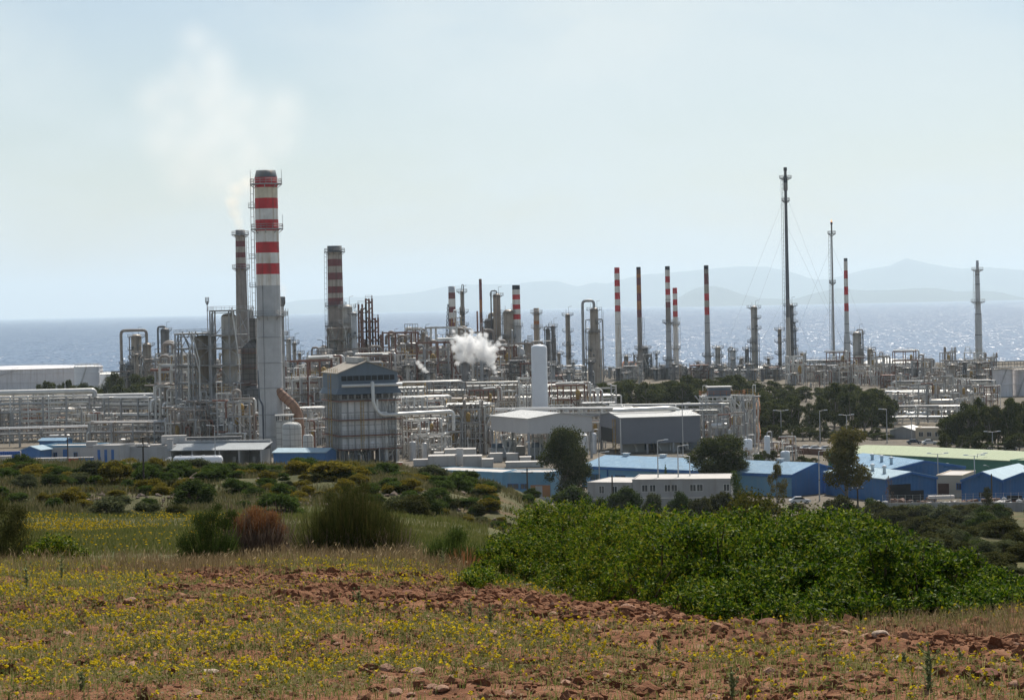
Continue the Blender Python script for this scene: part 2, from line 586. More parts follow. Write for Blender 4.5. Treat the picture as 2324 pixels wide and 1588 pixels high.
def _z_at(px, py, D): return at(px, py, D).z
_tab = np.zeros((len(_PT), len(_DT)))
for i, P in enumerate(_PT):
    f = min(1, max(0, (P - 900) / 500.0))
    near = {2: 1.5, 10: 1.585, 16: 1.95, 22: 2.40, 28: 2.90, 33: 3.7}
    right = {2: 1.5, 10: 1.59, 16: 2.06, 22: 2.75, 28: 3.6, 33: 4.4}
    zs = {D: 41 - (near[D] * (1 - f) + right[D] * f) for D in near}
    if P <= 1250:
        yr = _RIDGE[i]
        zs.update({40: 36.6, 60: 34.4, 80: 32.6, 105: _z_at(P, 1240, 105), 170: _z_at(P, max(1166, yr + 95), 170),
                   190: _z_at(P, yr + 100, 190), 200: _z_at(P, yr + 84, 200), 230: _z_at(P, yr + 32, 230), 270: _z_at(P, yr, 270)})
        zs[300] = zs[270] - 2.8
        zs[400] = min(11.0, zs[300] - 6)
        zs[480] = .8
    else:
        zs.update({40: 35.6, 60: 33.6, 80: 31.6, 105: 29.0, 170: 23.0, 190: 21.2, 200: 20.4, 230: 17.4, 270: 13.8, 300: 11.0, 400: 2.4, 480: 0})
    zs.update({520: 0, 1590: 0, 1640: -9, 1750: -14})
    _tab[i] = [zs[D] for D in _DT]

def ground_z(x, y):
    x, y = np.asarray(x, float), np.maximum(np.asarray(y, float), 2.0)
    P = CX + F * x / y
    cols = np.stack([np.interp(np.log(y), np.log(_DT), _tab[i]) for i in range(len(_PT))])
    P = np.clip(P, _PT[0], _PT[-1] - 1e-3)
    k = np.clip(np.searchsorted(_PT, P, side='right') - 1, 0, len(_PT) - 2)
    p0, p1 = np.array(_PT)[k], np.array(_PT)[k + 1]
    t = (P - p0) / (p1 - p0)
    t = t * t * (3 - 2 * t)
    a = np.take_along_axis(cols, k[None], 0)[0] if cols.ndim > 1 else cols[k]
    b = np.take_along_axis(cols, k[None] + 1, 0)[0] if cols.ndim > 1 else cols[k + 1]
    z = a * (1 - t) + b * t
    am = np.interp(y, [40, 90, 180, 200, 290, 420, 470], [0, .5, .6, 1.7, 1.4, .6, 0])
    z = z + am * (vnoise(x, y, 14, 1) - .5 + .5 * (vnoise(x, y, 5, 2) - .5))
    return z

def gz(x, y): return float(ground_z(np.array([x]), np.array([y]))[0])

def on_ground(px, py, D0, D1):
    best, bp = 1e9, None
    for k in range(140):
        D = D0 * (D1 / D0) ** (k / 139)
        p = at(px, py, D)
        z = gz(p.x, p.y)
        if abs(p.z - z) < best: best, bp = abs(p.z - z), Vector((p.x, p.y, z))
    return bp

# ground sheet
m, t, b = newmat('ground')
N, L = t.nodes.new, t.links.new
geo = N('ShaderNodeNewGeometry')
sp = N('ShaderNodeSeparateXYZ')
L(geo.outputs['Position'], sp.inputs[0])
def noise(scale, det=6, rough=.6):
    n = N('ShaderNodeTexNoise')
    n.inputs['Scale'].default_value = scale
    n.inputs['Detail'].default_value = det
    n.inputs['Roughness'].default_value = rough
    L(geo.outputs['Position'], n.inputs['Vector'])
    return n.outputs['Fac']
def ramp(fac, stops):
    r = N('ShaderNodeValToRGB')
    e = r.color_ramp.elements
    while len(e) < len(stops): e.new(.5)
    for i, (p, c) in enumerate(stops):
        e[i].position = p
        e[i].color = tuple(c) + (1,)
    L(fac, r.inputs['Fac'])
    return r.outputs['Color']
def mixc(fac, a, b):
    q = N('ShaderNodeMix')
    q.data_type = 'RGBA'
    L(fac, q.inputs['Factor'])
    L(a, q.inputs['A'])
    L(b, q.inputs['B'])
    return q.outputs['Result']
def zone(y0, y1):
    q = N('ShaderNodeMapRange')
    q.inputs['From Min'].default_value = y0
    q.inputs['From Max'].default_value = y1
    L(sp.outputs['Y'], q.inputs['Value'])
    return q.outputs['Result']
near = ramp(noise(1.2), [(.35, (.10, .055, .030)), (.5, (.12, .09, .05)), (.7, (.10, .10, .045))])
mead = ramp(noise(.35), [(.3, (.06, .07, .028)), (.5, (.11, .105, .045)), (.62, (.12, .105, .045)), (.75, (.075, .085, .035))])
scrub = ramp(noise(.16, 8, .7), [(.30, (.04, .048, .02)), (.47, (.08, .08, .035)), (.56, (.11, .10, .05)), (.66, (.15, .095, .055)), (.8, (.06, .065, .028))])
yard = ramp(noise(.05, 8, .7), [(.3, (.10, .09, .075)), (.5, (.15, .13, .105)), (.7, (.22, .185, .145))])
c1 = mixc(zone(40, 90), near, mead)
c2 = mixc(zone(172, 190), c1, scrub)
c3 = mixc(zone(440, 500), c2, yard)
L(c3, b.inputs['Base Color'])
b.inputs['Roughness'].default_value = .95
b.inputs['Specular IOR Level'].default_value = .1
bp_ = N('ShaderNodeBump')
bp_.inputs['Strength'].default_value = .8
bp_.inputs['Distance'].default_value = .5
L(noise(.9, 8, .7), bp_.inputs['Height'])
L(bp_.outputs['Normal'], b.inputs['Normal'])
K['ground'] = m

Dr = np.concatenate([np.geomspace(2, 40, 34)[:-1], np.geomspace(40, 180, 60)[:-1], np.linspace(180, 310, 90)[:-1], np.geomspace(310, 1750, 60)])
Pc = np.linspace(-800, 3100, 190)
PP, DD = np.meshgrid(Pc, Dr)
XX = (PP - CX) / F * DD
ZZ = ground_z(XX.ravel(), DD.ravel()).reshape(XX.shape)
ZZ = ZZ - np.where(DD < 36, .16, 0)
nc, nr = len(Pc), len(Dr)
idx = np.arange(nc * nr).reshape(nr, nc)
Q = np.stack([idx[:-1, :-1], idx[:-1, 1:], idx[1:, 1:], idx[1:, :-1]], -1).reshape(-1, 4)
tag(obj('ground', np_mesh('ground', np.stack([XX, DD, ZZ], -1).reshape(-1, 3), Q, K['ground'], smooth=True)), kind='structure')

# ploughed field at our feet
m, t, b = newmat('red soil')
N, L = t.nodes.new, t.links.new
geo = N('ShaderNodeNewGeometry')
soil = ramp(noise(5, 8, .7), [(.28, (.085, .042, .024)), (.45, (.20, .088, .045)), (.58, (.29, .14, .075)), (.75, (.38, .25, .17))])
L(soil, b.inputs['Base Color'])
b.inputs['Roughness'].default_value = .95
b.inputs['Specular IOR Level'].default_value = .1
bp_ = N('ShaderNodeBump')
bp_.inputs['Strength'].default_value = .9
bp_.inputs['Distance'].default_value = .03
L(noise(30, 6, .7), bp_.inputs['Height'])
L(bp_.outputs['Normal'], b.inputs['Normal'])
K['soil'] = m
def field_z(x, y):
    return (ground_z(x, y) + .12 * (vnoise(x, y, .9, 3) - .5) + .05 * (vnoise(x, y, .24, 4) - .5) + .02 * (vnoise(x, y, .09, 5) - .5)
            - .5 * np.clip((np.asarray(y) - 34) / 3, 0, 1))
Dr = np.geomspace(7, 37, 520)
Pc = np.linspace(-350, 2700, 620)
PP, DD = np.meshgrid(Pc, Dr)
XX = (PP - CX) / F * DD
ZZ = field_z(XX.ravel(), DD.ravel()).reshape(XX.shape)
nc, nr = len(Pc), len(Dr)
idx = np.arange(nc * nr).reshape(nr, nc)
Q = np.stack([idx[:-1, :-1], idx[:-1, 1:], idx[1:, 1:], idx[1:, :-1]], -1).reshape(-1, 4)
tag(obj('field', np_mesh('field', np.stack([XX, DD, ZZ], -1).reshape(-1, 3), Q, K['soil'], smooth=False)), kind='structure')

# sea
SLOPE1, SLOPE2 = 2.3, .8
m, t, b = newmat('sea')
N, L = t.nodes.new, t.links.new
geo = N('ShaderNodeNewGeometry')
mp = N('ShaderNodeMapping')
mp.inputs['Scale'].default_value = (1 / 6.0, 1 / 60.0, 1)
L(geo.outputs['Position'], mp.inputs['Vector'])
n1 = N('ShaderNodeTexNoise')
n1.inputs['Scale'].default_value = 1.0
n1.inputs['Detail'].default_value = 8
n1.inputs['Roughness'].default_value = .75
L(mp.outputs['Vector'], n1.inputs['Vector'])
n2 = N('ShaderNodeTexNoise')
n2.inputs['Scale'].default_value = .12
n2.inputs['Detail'].default_value = 4
L(mp.outputs['Vector'], n2.inputs['Vector'])
def vmath(op, x, y=None, val=None):
    q = N('ShaderNodeVectorMath')
    q.operation = op
    L(x, q.inputs[0])
    if y is not None: L(y, q.inputs[1])
    if val is not None: q.inputs[1].default_value = val
    return q.outputs[0]
n2.inputs['Scale'].default_value = .45
n2.inputs['Detail'].default_value = 3
n1.inputs['Scale'].default_value = 2.2
n1.inputs['Detail'].default_value = 2
w1 = vmath('MULTIPLY', vmath('SUBTRACT', n1.outputs['Color'], val=(.5, .5, .5)), val=(SLOPE1, SLOPE1, 0))
w2 = vmath('MULTIPLY', vmath('SUBTRACT', n2.outputs['Color'], val=(.5, .5, .5)), val=(SLOPE2, SLOPE2, 0))
up_ = vmath('ADD', vmath('ADD', w1, w2), val=(0, 0, 1))
L(vmath('NORMALIZE', up_), b.inputs['Normal'])
b.inputs['Base Color'].default_value = (.022, .07, .16, 1)
b.inputs['Roughness'].default_value = .3
b.inputs['IOR'].default_value = 1.33
K['sea'] = m
s = MB()
s.add([(-900, 1480, -6), (900, 1480, -6), (19000, 74000, -6), (-19000, 74000, -6)], [(0, 1, 2, 3)])
tag(s.build('sea', K['sea']), kind='structure')

# mountains across the gulf (pixel columns of a 2560-wide frame -> ridge heights)
K['mount'] = mat('far scrubby slopes', (.09, .10, .07), .95, scale=.0006, var=.3, spec=.1)
def ridge(name, D, pts, thick, seed):
    k = 2324 / 2560.0
    px = np.array([p[0] * k for p in pts])
    py = np.array([p[1] * k for p in pts])
    cols = np.linspace(px[0], px[-1], 160)
    yy = np.interp(cols, px, py)
    rows = [(-1.0, 0), (-.7, .2), (-.4, .55), (-.15, .85), (0, 1), (.3, .7), (1.0, 0)]
    V = []
    rng = np.random.default_rng(seed)
    for off, h in rows:
        for i, (c, y) in enumerate(zip(cols, yy)):
            p = at(c, y, D)
            zr = max(p.z, -6)
            n = float(vnoise(c * 3, off * 900, 60, seed)) - .5
            z = -14 + (zr + 14) * h * (1 + .25 * n * (h < 1)) + (0 if h < 1 else (float(vnoise(c, 0, 5, seed)) - .5) * D * .0002)
            V.append((p.x * (1 + off * thick / D), D + off * thick, z))
    nc, nr = len(cols), len(rows)
    idx = np.arange(nc * nr).reshape(nr, nc)
    Q = np.stack([idx[:-1, :-1], idx[:-1, 1:], idx[1:, 1:], idx[1:, :-1]], -1).reshape(-1, 4)
    return tag(obj(name, np_mesh(name, V, Q, K['mount'], smooth=True)), kind='structure')
ridge('mountains', 56000, [(640, 770), (750, 750), (900, 742), (1000, 736), (1047, 730), (1116, 716), (1170, 711), (1277, 711), (1330, 704), (1388, 702), (1444, 716), (1485, 706),
      (1520, 709), (1552, 699), (1602, 687), (1680, 681), (1776, 672), (1839, 666), (1917, 667), (1965, 677), (2000, 687), (2039, 700), (2075, 697), (2118, 686),
      (2165, 673), (2225, 664), (2250, 652), (2266, 645), (2282, 649), (2316, 658), (2400, 672), (2474, 668), (2560, 676), (2700, 700), (2850, 740)], 6000, 11)
ridge('hills', 38000, [(1660, 762), (1681, 752), (1729, 725), (1754, 716), (1787, 715), (1814, 721), (1855, 735), (1902, 746), (1985, 748), (2023, 736), (2070, 725),
      (2096, 721), (2165, 726), (2230, 725), (2295, 720), (2340, 720), (2391, 729), (2462, 727), (2503, 731), (2560, 745), (2620, 760)], 2500, 12)
ridge('islet', 50000, [(880, 780), (915, 768), (940, 757), (962, 763), (990, 775), (1010, 781)], 1500, 13)

# haze in the air over the gulf
m, t, b = newmat('haze')
t.nodes.remove(b)
v = t.nodes.new('ShaderNodeVolumePrincipled')
v.inputs['Color'].default_value = (.79, .92, 1.0, 1)
v.inputs['Density'].default_value = 3.3e-5
v.inputs['Anisotropy'].default_value = .25
t.links.new(v.outputs['Volume'], t.nodes['Material Output'].inputs['Volume'])
K['haze'] = m
h = MB()
h.box(-21000, 21000, -300, 75000, -15.5, 1050)
tag(h.build('haze', K['haze']), kind='stuff')
# ------------------------------------------------------------------ builders for the works
def base_of(px, ytop, D):
    p = at(px, ytop, D)
    return p.x, p.z

def zof(px, y, D): return at(px, y, D).z

def stack(label, px, D, prof, bands, plats=(), rings=(), ladder=None, cap=None, name='chimney_stack', cat='chimney', group=None, n=24, pmat='steel', ringmat='dsteel', dx=0):
    """prof: [(y, width)] from the top down, bands: [(y_end, material)], plats: [(y, reach in m)]"""
    x, H = base_of(px, prof[0][0], D)
    s = pm(D)
    root = thing(name, label, cat, (x, D, 0), group=group)
    zz = [zof(px, y, D) for y, _ in prof] + [0.0]
    rr = [wd / 2 / s for _, wd in prof]
    rr.append(rr[-1] * (1.02))
    zp, rp = zz[::-1], rr[::-1]
    rad = lambda z: float(np.interp(z, zp, rp))
    edges = []
    mats, pr, mi = [], [(rr[0] * .86, H - .8), (rr[0] * .86, H), (rr[0], H)], [0, 0]
    names = []
    for _, mn in bands:
        if mn not in names: names.append(mn)
    cuts = sorted(set([H, 0.0] + [zof(px, y, D) for y, _ in bands if y < 9999] + zz), reverse=True)
    cuts = [c for c in cuts if 0 <= c <= H]
    def band_of(z):
        for y, mn in bands:
            if y >= 9999 or z >= zof(px, y, D): return names.index(mn)
        return names.index(bands[-1][1])
    mi = [band_of(H - .1)] * 2
    for a, b in zip(cuts[:-1], cuts[1:]):
        if a - b < 1e-4: continue
        pr.append((rad(b), b))
        mi.append(band_of((a + b) / 2))
    mb = MB()
    mb.lathe(pr[::-1], n, mi=mi[::-1], caps=False)
    mb.build('shaft', [K[q] for q in names], root)
    if rings:
        for y in rings:
            z = zof(px, y, D)
            mb = MB()
            mb.lathe([(rad(z) + .02, z - .16), (rad(z) + .12, z - .1), (rad(z) + .12, z + .1), (rad(z) + .02, z + .16)], n, caps=False)
            mb.build('joint_ring', K[ringmat], root)
    for y, reach in plats:
        z = zof(px, y, D)
        mb = MB()
        mb.sector(rad(z) + .02, rad(z) + reach, 0, 2 * math.pi, z - .3, z)
        for k in range(8):
            t_ = k * math.pi / 4
            mb.bar((rad(z) * math.cos(t_), rad(z) * math.sin(t_), z - 1.3), ((rad(z) + reach * .9) * math.cos(t_), (rad(z) + reach * .9) * math.sin(t_), z - .3), .18)
        pl = mb.build('platform', K[pmat], root)
        mb = MB()
        mb.rail_arc(rad(z) + reach - .08, 0, 2 * math.pi, z, 1.3, .07)
        mb.build('railing', K[pmat], pl)
    if ladder:
        side, y0, y1 = ladder
        z1, z0 = zof(px, y0, D), max(0.5, zof(px, y1, D))
        mb = MB()
        r0 = (rad(z0) + .35) * side
        r1 = (rad(z1) + .35) * side
        for e in (-.45, .45):
            mb.bar((r0, e, z0), (r1, e, z1), .12)
            mb.bar((r0 + side * .9, e, z0 + 2), (r1 + side * .9, e, z1), .08)
        z = z0
        k = 0
        while z < z1:
            xx = (rad(z) + .35) * side
            mb.bar((xx, -.45, z), (xx, .45, z), .07)
            if k % 2 == 0:
                mb.tube([(xx, -.45, z), (xx + side * .9, -.45, z), (xx + side * .9, .45, z), (xx, .45, z)], .05, 4)
            z += 1.1
            k += 1
        mb.build('ladder', K[pmat], root)
    return root, rad, H, x

def add_pole(root, x, y, z0, z1, r=.08, m='steel', nm='lightning_rod'):
    mb = MB()
    mb.tube([(x, y, z0), (x, y, z1)], r, 5)
    return mb.build(nm, K[m], root)

def tower(label, px, ytop, D, wd, m='vessel', seed=0, np_=4, loop=None, steps=None, davit=True, name='distillation_tower', cat='process tower', group=None,
          skirt=True, pipes=2, platm='dsteel', pipem='gpipe', lad=True, reach=1.5, y_loop=None):
    """a process column: shell with domed head, rings, part-round platforms with rails, ladder, overhead line and risers"""
    rg = random.Random(seed * 7 + 3)
    x, H = base_of(px, ytop, D)
    s = pm(D)
    r = wd / 2 / s
    root = thing(name, label, cat, (x, D, 0), group=group)
    st = [(0.0, 1.0)] if not steps else steps           # (fraction of height from the top, width factor)
    pts = []
    for fr, wf in st: pts.append((H * (1 - fr), r * wf))
    pts.append((0.0, pts[-1][1]))
    prof = []
    r0 = pts[0][1]
    hd = min(r0 * .55, 2.5)
    for k in range(6):
        t_ = math.pi / 2 * (1 - k / 5)
        prof.append((max(.02, r0 * math.cos(t_)), H - hd + hd * math.sin(t_)))
    for i in range(1, len(pts)):
        z, rn = pts[i]
        if i < len(pts) - 1:
            prof.append((pts[i - 1][1], z + (rn - pts[i - 1][1]) * 1.2))
        prof.append((rn, z))
    rad = lambda z: float(np.interp(z, [p[1] for p in prof[::-1]], [p[0] for p in prof[::-1]]))
    mb = MB()
    mb.lathe(prof[::-1], 22)
    z = H * .12
    while z < H - hd - 1:
        mb.lathe([(rad(z) + .02, z - .12), (rad(z) + .09, z - .1), (rad(z) + .09, z + .1), (rad(z) + .02, z + .12)], 22, caps=False)
        z += rg.uniform(2.6, 4.2)
    mb.build('shell', K[m], root)
    lo = .10
    for k in range(np_):
        z = H * (lo + (1 - lo) * (k + .75 + rg.uniform(-.2, .2)) / np_) if k < np_ - 1 else H - hd * .9
        a0 = rg.uniform(-math.pi, math.pi)
        span = rg.uniform(2.2, 4.6) if k < np_ - 1 else 2 * math.pi - .01
        mb = MB()
        mb.sector(rad(z) + .03, rad(z) + reach, a0, a0 + span, z - .22, z)
        for q in range(5):
            t_ = a0 + span * (q + .5) / 5
            mb.bar((rad(z) * math.cos(t_), rad(z) * math.sin(t_), z - 1.1), ((rad(z) + reach * .85) * math.cos(t_), (rad(z) + reach * .85) * math.sin(t_), z - .25), .16)
        pl = mb.build('platform', K[platm], root)
        mb = MB()
        mb.rail_arc(rad(z) + reach - .06, a0, a0 + span, z, 1.2, .06)
        mb.build('railing', K[platm], pl)
    if lad:
        a = rg.choice([0.1, math.pi - .1, -1.2, -1.9])
        mb = MB()
        rl = max(p[0] for p in prof) + .35
        mb.ladder(rl * math.cos(a), rl * math.sin(a), 1, H - hd, a, .8, .09)
        mb.build('ladder', K[platm], root)
    for k in range(pipes):
        a = rg.uniform(-math.pi, 0.2)
        rl = max(p[0] for p in prof) + rg.uniform(.5, 1.1)
        zt = H * rg.uniform(.45, .97)
        pr = rg.uniform(.12, .28)
        mb = MB()
        mb.pipe([(rad(zt) * .9 * math.cos(a), rad(zt) * .9 * math.sin(a), zt), (rl * math.cos(a), rl * math.sin(a), zt), (rl * math.cos(a), rl * math.sin(a), 1.0)], pr, 7)
        mb.build('riser_pipe', K[pipem], root)
    if loop:
        # overhead line over the top and down one side: (offset px, rise px, radius px)
        ox, rise, pr = loop[0] / s, loop[1] / s, loop[2] / s
        zb = 1.0 if y_loop is None else zof(px, y_loop, D)
        mb = MB()
        mb.pipe([(0, 0, H - .3), (0, 0, H + rise), (ox, 0, H + rise), (ox, 0, zb)], pr, 10, bend=2.6)
        mb.build('overhead_line', K[loop[3] if len(loop) > 3 else pipem], root)
    if davit:
        mb = MB()
        h = rg.uniform(2.2, 4)
        mb.tube([(r * .5, -r * .5, H - hd), (r * .5, -r * .5, H + h), (r * .5 + 1.6, -r * .5, H + h + .3)], .09, 5)
        mb.tube([(-r * .6, 0, H - hd), (-r * .6, 0, H + h * .7)], .07, 5)
        mb.build('davit', K[platm], root)
    for k in range(3):
        z = H * rg.uniform(.2, .9)
        a = rg.uniform(-2.4, -.7)
        c_, s_ = math.cos(a), math.sin(a)
        mb = MB()
        mb.tube([(rad(z) * .95 * c_, rad(z) * .95 * s_, z), ((rad(z) + .45) * c_, (rad(z) + .45) * s_, z)], .5, 10)
        mb.build('manhole', K['dsteel'], root)
    return root

def drum_v(label, px, ytop, D, wd, m='vessel', legs=True, name='vertical_vessel', cat='vessel', group=None, base_z=0.0, bottom=None):
    x, H = base_of(px, ytop, D)
    r = wd / 2 / pm(D)
    zb = (1.6 if legs else 0.0) if bottom is None else zof(px, bottom, D)
    root = thing(name, label, cat, (x, D, 0), group=group)
    mb = MB()
    hd = r * .5
    prof = [(.02, zb)] if legs else [(r, zb)]
    if legs: prof += [(r * .7, zb + hd * .25), (r, zb + hd)]
    prof += [(r, H - hd), (r * .92, H - hd * .5), (r * .65, H - hd * .15), (.02, H)]
    mb.lathe(prof, 20)
    for f in (.3, .62):
        z = zb + (H - zb) * f
        mb.lathe([(r + .01, z - .1), (r + .06, z), (r + .01, z + .1)], 20, caps=False)
    mb.build('shell', K[m], root)
    if legs:
        for k in range(4):
            t_ = math.pi / 4 + k * math.pi / 2
            q = MB()
            q.bar((r * .85 * math.cos(t_), r * .85 * math.sin(t_), 0), (r * .85 * math.cos(t_), r * .85 * math.sin(t_), zb + hd), .25)
            q.build('leg', K['steel'], root)
    q = MB()
    q.pipe([(0, 0, H - .1), (0, 0, H + .9), (r * 1.5, 0, H + .9), (r * 1.5, 0, .6)], .14, 6)
    q.build('outlet_pipe', K['gpipe'], root)
    return root

def drum_h(label, x, y, z, r, ln, rz=0, m='pipe', name='horizontal_drum', cat='vessel', group=None):
    root = thing(name, label, cat, (x, y, 0), rz, group)
    mb = MB()
    pr = []
    for k in range(5):
        t_ = math.pi / 2 * k / 4
        pr.append((max(.02, r * math.sin(t_)), -ln / 2 - r * .5 * math.cos(t_)))
    for k in range(5):
        t_ = math.pi / 2 * (1 - k / 4)
        pr.append((max(.02, r * math.sin(t_)), ln / 2 + r * .5 * math.cos(t_)))
    mb.lathe(pr, 18)
    mb.v = [(c, b, z + r + a) for a, b, c in mb.v]
    mb.f = [q[::-1] for q in mb.f]
    mb.build('shell', K[m], root)
    for e in (-.3, .3):
        q = MB()
        q.box(ln * e - .3, ln * e + .3, -r * .8, r * .8, 0, z + r * .7)
        q.build('saddle', K['steel'], root)
    q = MB()
    q.pipe([(0, 0, z + 2 * r - .1), (0, 0, z + 2 * r + 1.0), (ln * .4, 0, z + 2 * r + 1.0), (ln * .4, -r * 1.3, z + 2 * r + 1), (ln * .4, -r * 1.3, .4)], .15, 6)
    q.build('outlet_pipe', K['gpipe'], root)
    return root

def steel_frame(label, px0, px1, D, depth, levels, m='steel', bays=None, seed=0, name='steel_structure', cat='steel frame', group=None, deck=True, rails=True,
                brace=.5, th=.42, pipes=6, stair=True, pipem=('pipe', 'gpipe', 'wsteel', 'bpipe', 'pipe'), vert=4, ybase=0.0, railm=None, top_extra=0):
    """open steel structure; levels are picture rows of the decks, top first"""
    rg = random.Random(seed * 13 + 5)
    xa = at(px0, levels[0], D).x
    xb = at(px1, levels[0], D).x
    W = xb - xa
    root = thing(name, label, cat, ((xa + xb) / 2, D + depth / 2, 0), group=group)
    zs = [zof((px0 + px1) / 2, y, D) for y in levels]
    H = zs[0]
    bays = bays or max(1, round(W / 6))
    nd = max(1, round(depth / 7))
    X = [-W / 2 + W * i / bays for i in range(bays + 1)]
    Y = [-depth / 2 + depth * i / nd for i in range(nd + 1)]
    fr = MB()
    for xx in X:
        for yy in Y: fr.bar((xx, yy, 0), (xx, yy, H + top_extra), th)
    for z in zs:
        for yy in Y: fr.bar((X[0], yy, z - .2), (X[-1], yy, z - .2), th * .8)
        for xx in X: fr.bar((xx, Y[0], z - .2), (xx, Y[-1], z - .2), th * .8)
    zl = zs + [0.3]
    for i in range(len(zl) - 1):
        for k in range(bays):
            for yy in (Y[0], Y[-1]):
                if rg.random() < brace:
                    z0, z1 = zl[i + 1], zl[i] - .3
                    ty = rg.randrange(3)
                    if ty == 0: fr.bar((X[k], yy, z0), (X[k + 1], yy, z1), th * .5)
                    elif ty == 1: fr.bar((X[k + 1], yy, z0), (X[k], yy, z1), th * .5)
                    else:
                        xm = (X[k] + X[k + 1]) / 2
                        fr.bar((X[k], yy, z0), (xm, yy, z1), th * .5)
                        fr.bar((X[k + 1], yy, z0), (xm, yy, z1), th * .5)
        for k in range(nd):
            for xx in (X[0], X[-1]):
                if rg.random() < brace: fr.bar((xx, Y[k], zl[i + 1]), (xx, Y[k + 1], zl[i] - .3), th * .5)
    fr.build('frame', K[m], root)
    for z in zs:
        if deck:
            d = MB()
            d.box(X[0] - .6, X[-1] + .6, Y[0] - .6, Y[-1] + .6, z + .01, z + .12)
            dk = d.build('deck', K[m], root)
            if rails:
                q = MB()
                a, b, c, e = (X[0] - .5, Y[0] - .5, z + .12), (X[-1] + .5, Y[0] - .5, z + .12), (X[-1] + .5, Y[-1] + .5, z + .12), (X[0] - .5, Y[-1] + .5, z + .12)
                q.rail([a, b, c, e, a], 1.15, .06, 2.2)
                q.build('railing', K[railm or m], dk)
    pipes, vert = int(pipes * 1.6), int(vert * 1.4)
    for k in range(pipes):
        i = rg.randrange(len(zs))
        z = zs[i] - rg.uniform(.5, 1.6)
        yy = rg.uniform(Y[0], Y[-1])
        q = MB()
        r = rg.uniform(.1, .3)
        x1 = X[-1] + rg.choice([0, .8, 1.6])
        x0 = X[0] - rg.choice([0, .6])
        if rg.random() < .5: pts = [(x0, yy, z), (x1, yy, z), (x1, yy, .5)]
        else: pts = [(x0, yy, rg.uniform(.5, max(1, z - 2))), (x0, yy, z), (x1 - rg.uniform(0, W * .5), yy, z), (x1 - W * .5, Y[0] - .5, z)]
        q.pipe(pts, r, 7)
        q.build('pipe', K[rg.choice(pipem)], root)
    for k in range(vert):
        xx = rg.uniform(X[0], X[-1])
        yy = rg.choice([Y[0] - .5, rg.uniform(Y[0], Y[-1])])
        q = MB()
        q.pipe([(xx, yy, .4), (xx, yy, H * rg.uniform(.5, 1.02)), (xx + rg.uniform(-3, 3), yy, H * 1.02)], rg.uniform(.1, .26), 7)
        q.build('pipe', K[rg.choice(pipem)], root)
    if stair:
        q = MB()
        side = X[-1] + .9
        zl2 = [0.2] + zs[::-1]
        for i in range(len(zl2) - 1):
            y0, y1 = (Y[0], Y[0] + min(depth * .8, 5)) if i % 2 else (Y[0] + min(depth * .8, 5), Y[0])
            for e in (-.45, .45):
                q.bar((side + e, y0, zl2[i]), (side + e, y1, zl2[i + 1]), .14)
                q.bar((side + e, y0, zl2[i] + 1.1), (side + e, y1, zl2[i + 1] + 1.1), .08)
        q.build('stair', K[railm or m], root)
    return root

def pipe_rack(label, p0, p1, width, levels, npipes, m='steel', pipem=('pipe', 'pipe', 'gpipe'), step=7.0, seed=0, rmax=.42, th=.4, group=None, drop=3):
    """p0, p1: (x, y) on the ground; levels in metres"""
    rg = random.Random(seed * 31 + 1)
    a, b = Vector((p0[0], p0[1], 0)), Vector((p1[0], p1[1], 0))
    d = b - a
    Ln = d.length
    rz = math.atan2(d.y, d.x)
    root = thing('pipe_rack', label, 'pipe rack', a, rz, group)
    fr = MB()
    n = max(1, round(Ln / step))
    top = max(levels)
    for i in range(n + 1):
        xx = Ln * i / n
        for yy in (0, width): fr.bar((xx, yy, 0), (xx, yy, top + .2), th)
        for z in levels: fr.bar((xx, -.3, z - .2), (xx, width + .3, z - .2), th * .9)
    for z in levels[:]:
        for yy in (0, width): fr.bar((0, yy, z - .9), (Ln, yy, z - .9), th * .6)
    for i in range(0, n, 3):
        for yy in (0,): fr.bar((Ln * i / n, yy, 0.2), (Ln * (i + 1) / n, yy, levels[0] - 1), th * .5)
    fr.build('frame', K[m], root)
    for z in levels:
        for k in range(npipes):
            yy = width * (k + .5) / npipes
            r = rg.uniform(.12, rmax)
            x0, x1 = rg.uniform(-2, 1), Ln + rg.uniform(-1, 2)
            if rg.random() < .25: x1 = Ln * rg.uniform(.4, .9)
            pts = [(x0, yy, z + r), (x1, yy, z + r)]
            if rg.random() < .5: pts.append((x1, yy, .6))
            if rg.random() < .4: pts.insert(0, (x0, yy, z - 2.5))
            q = MB()
            q.pipe(pts, r, 8)
            q.build('pipe', K[rg.choice(pipem)], root)
    for k in range(drop):
        xx = rg.uniform(0, Ln)
        q = MB()
        q.pipe([(xx, width * .5, top + .4), (xx, -.8, top + .4), (xx, -.8, .4)], rg.uniform(.12, .25), 7)
        q.build('pipe', K[rg.choice(pipem)], root)
    return root

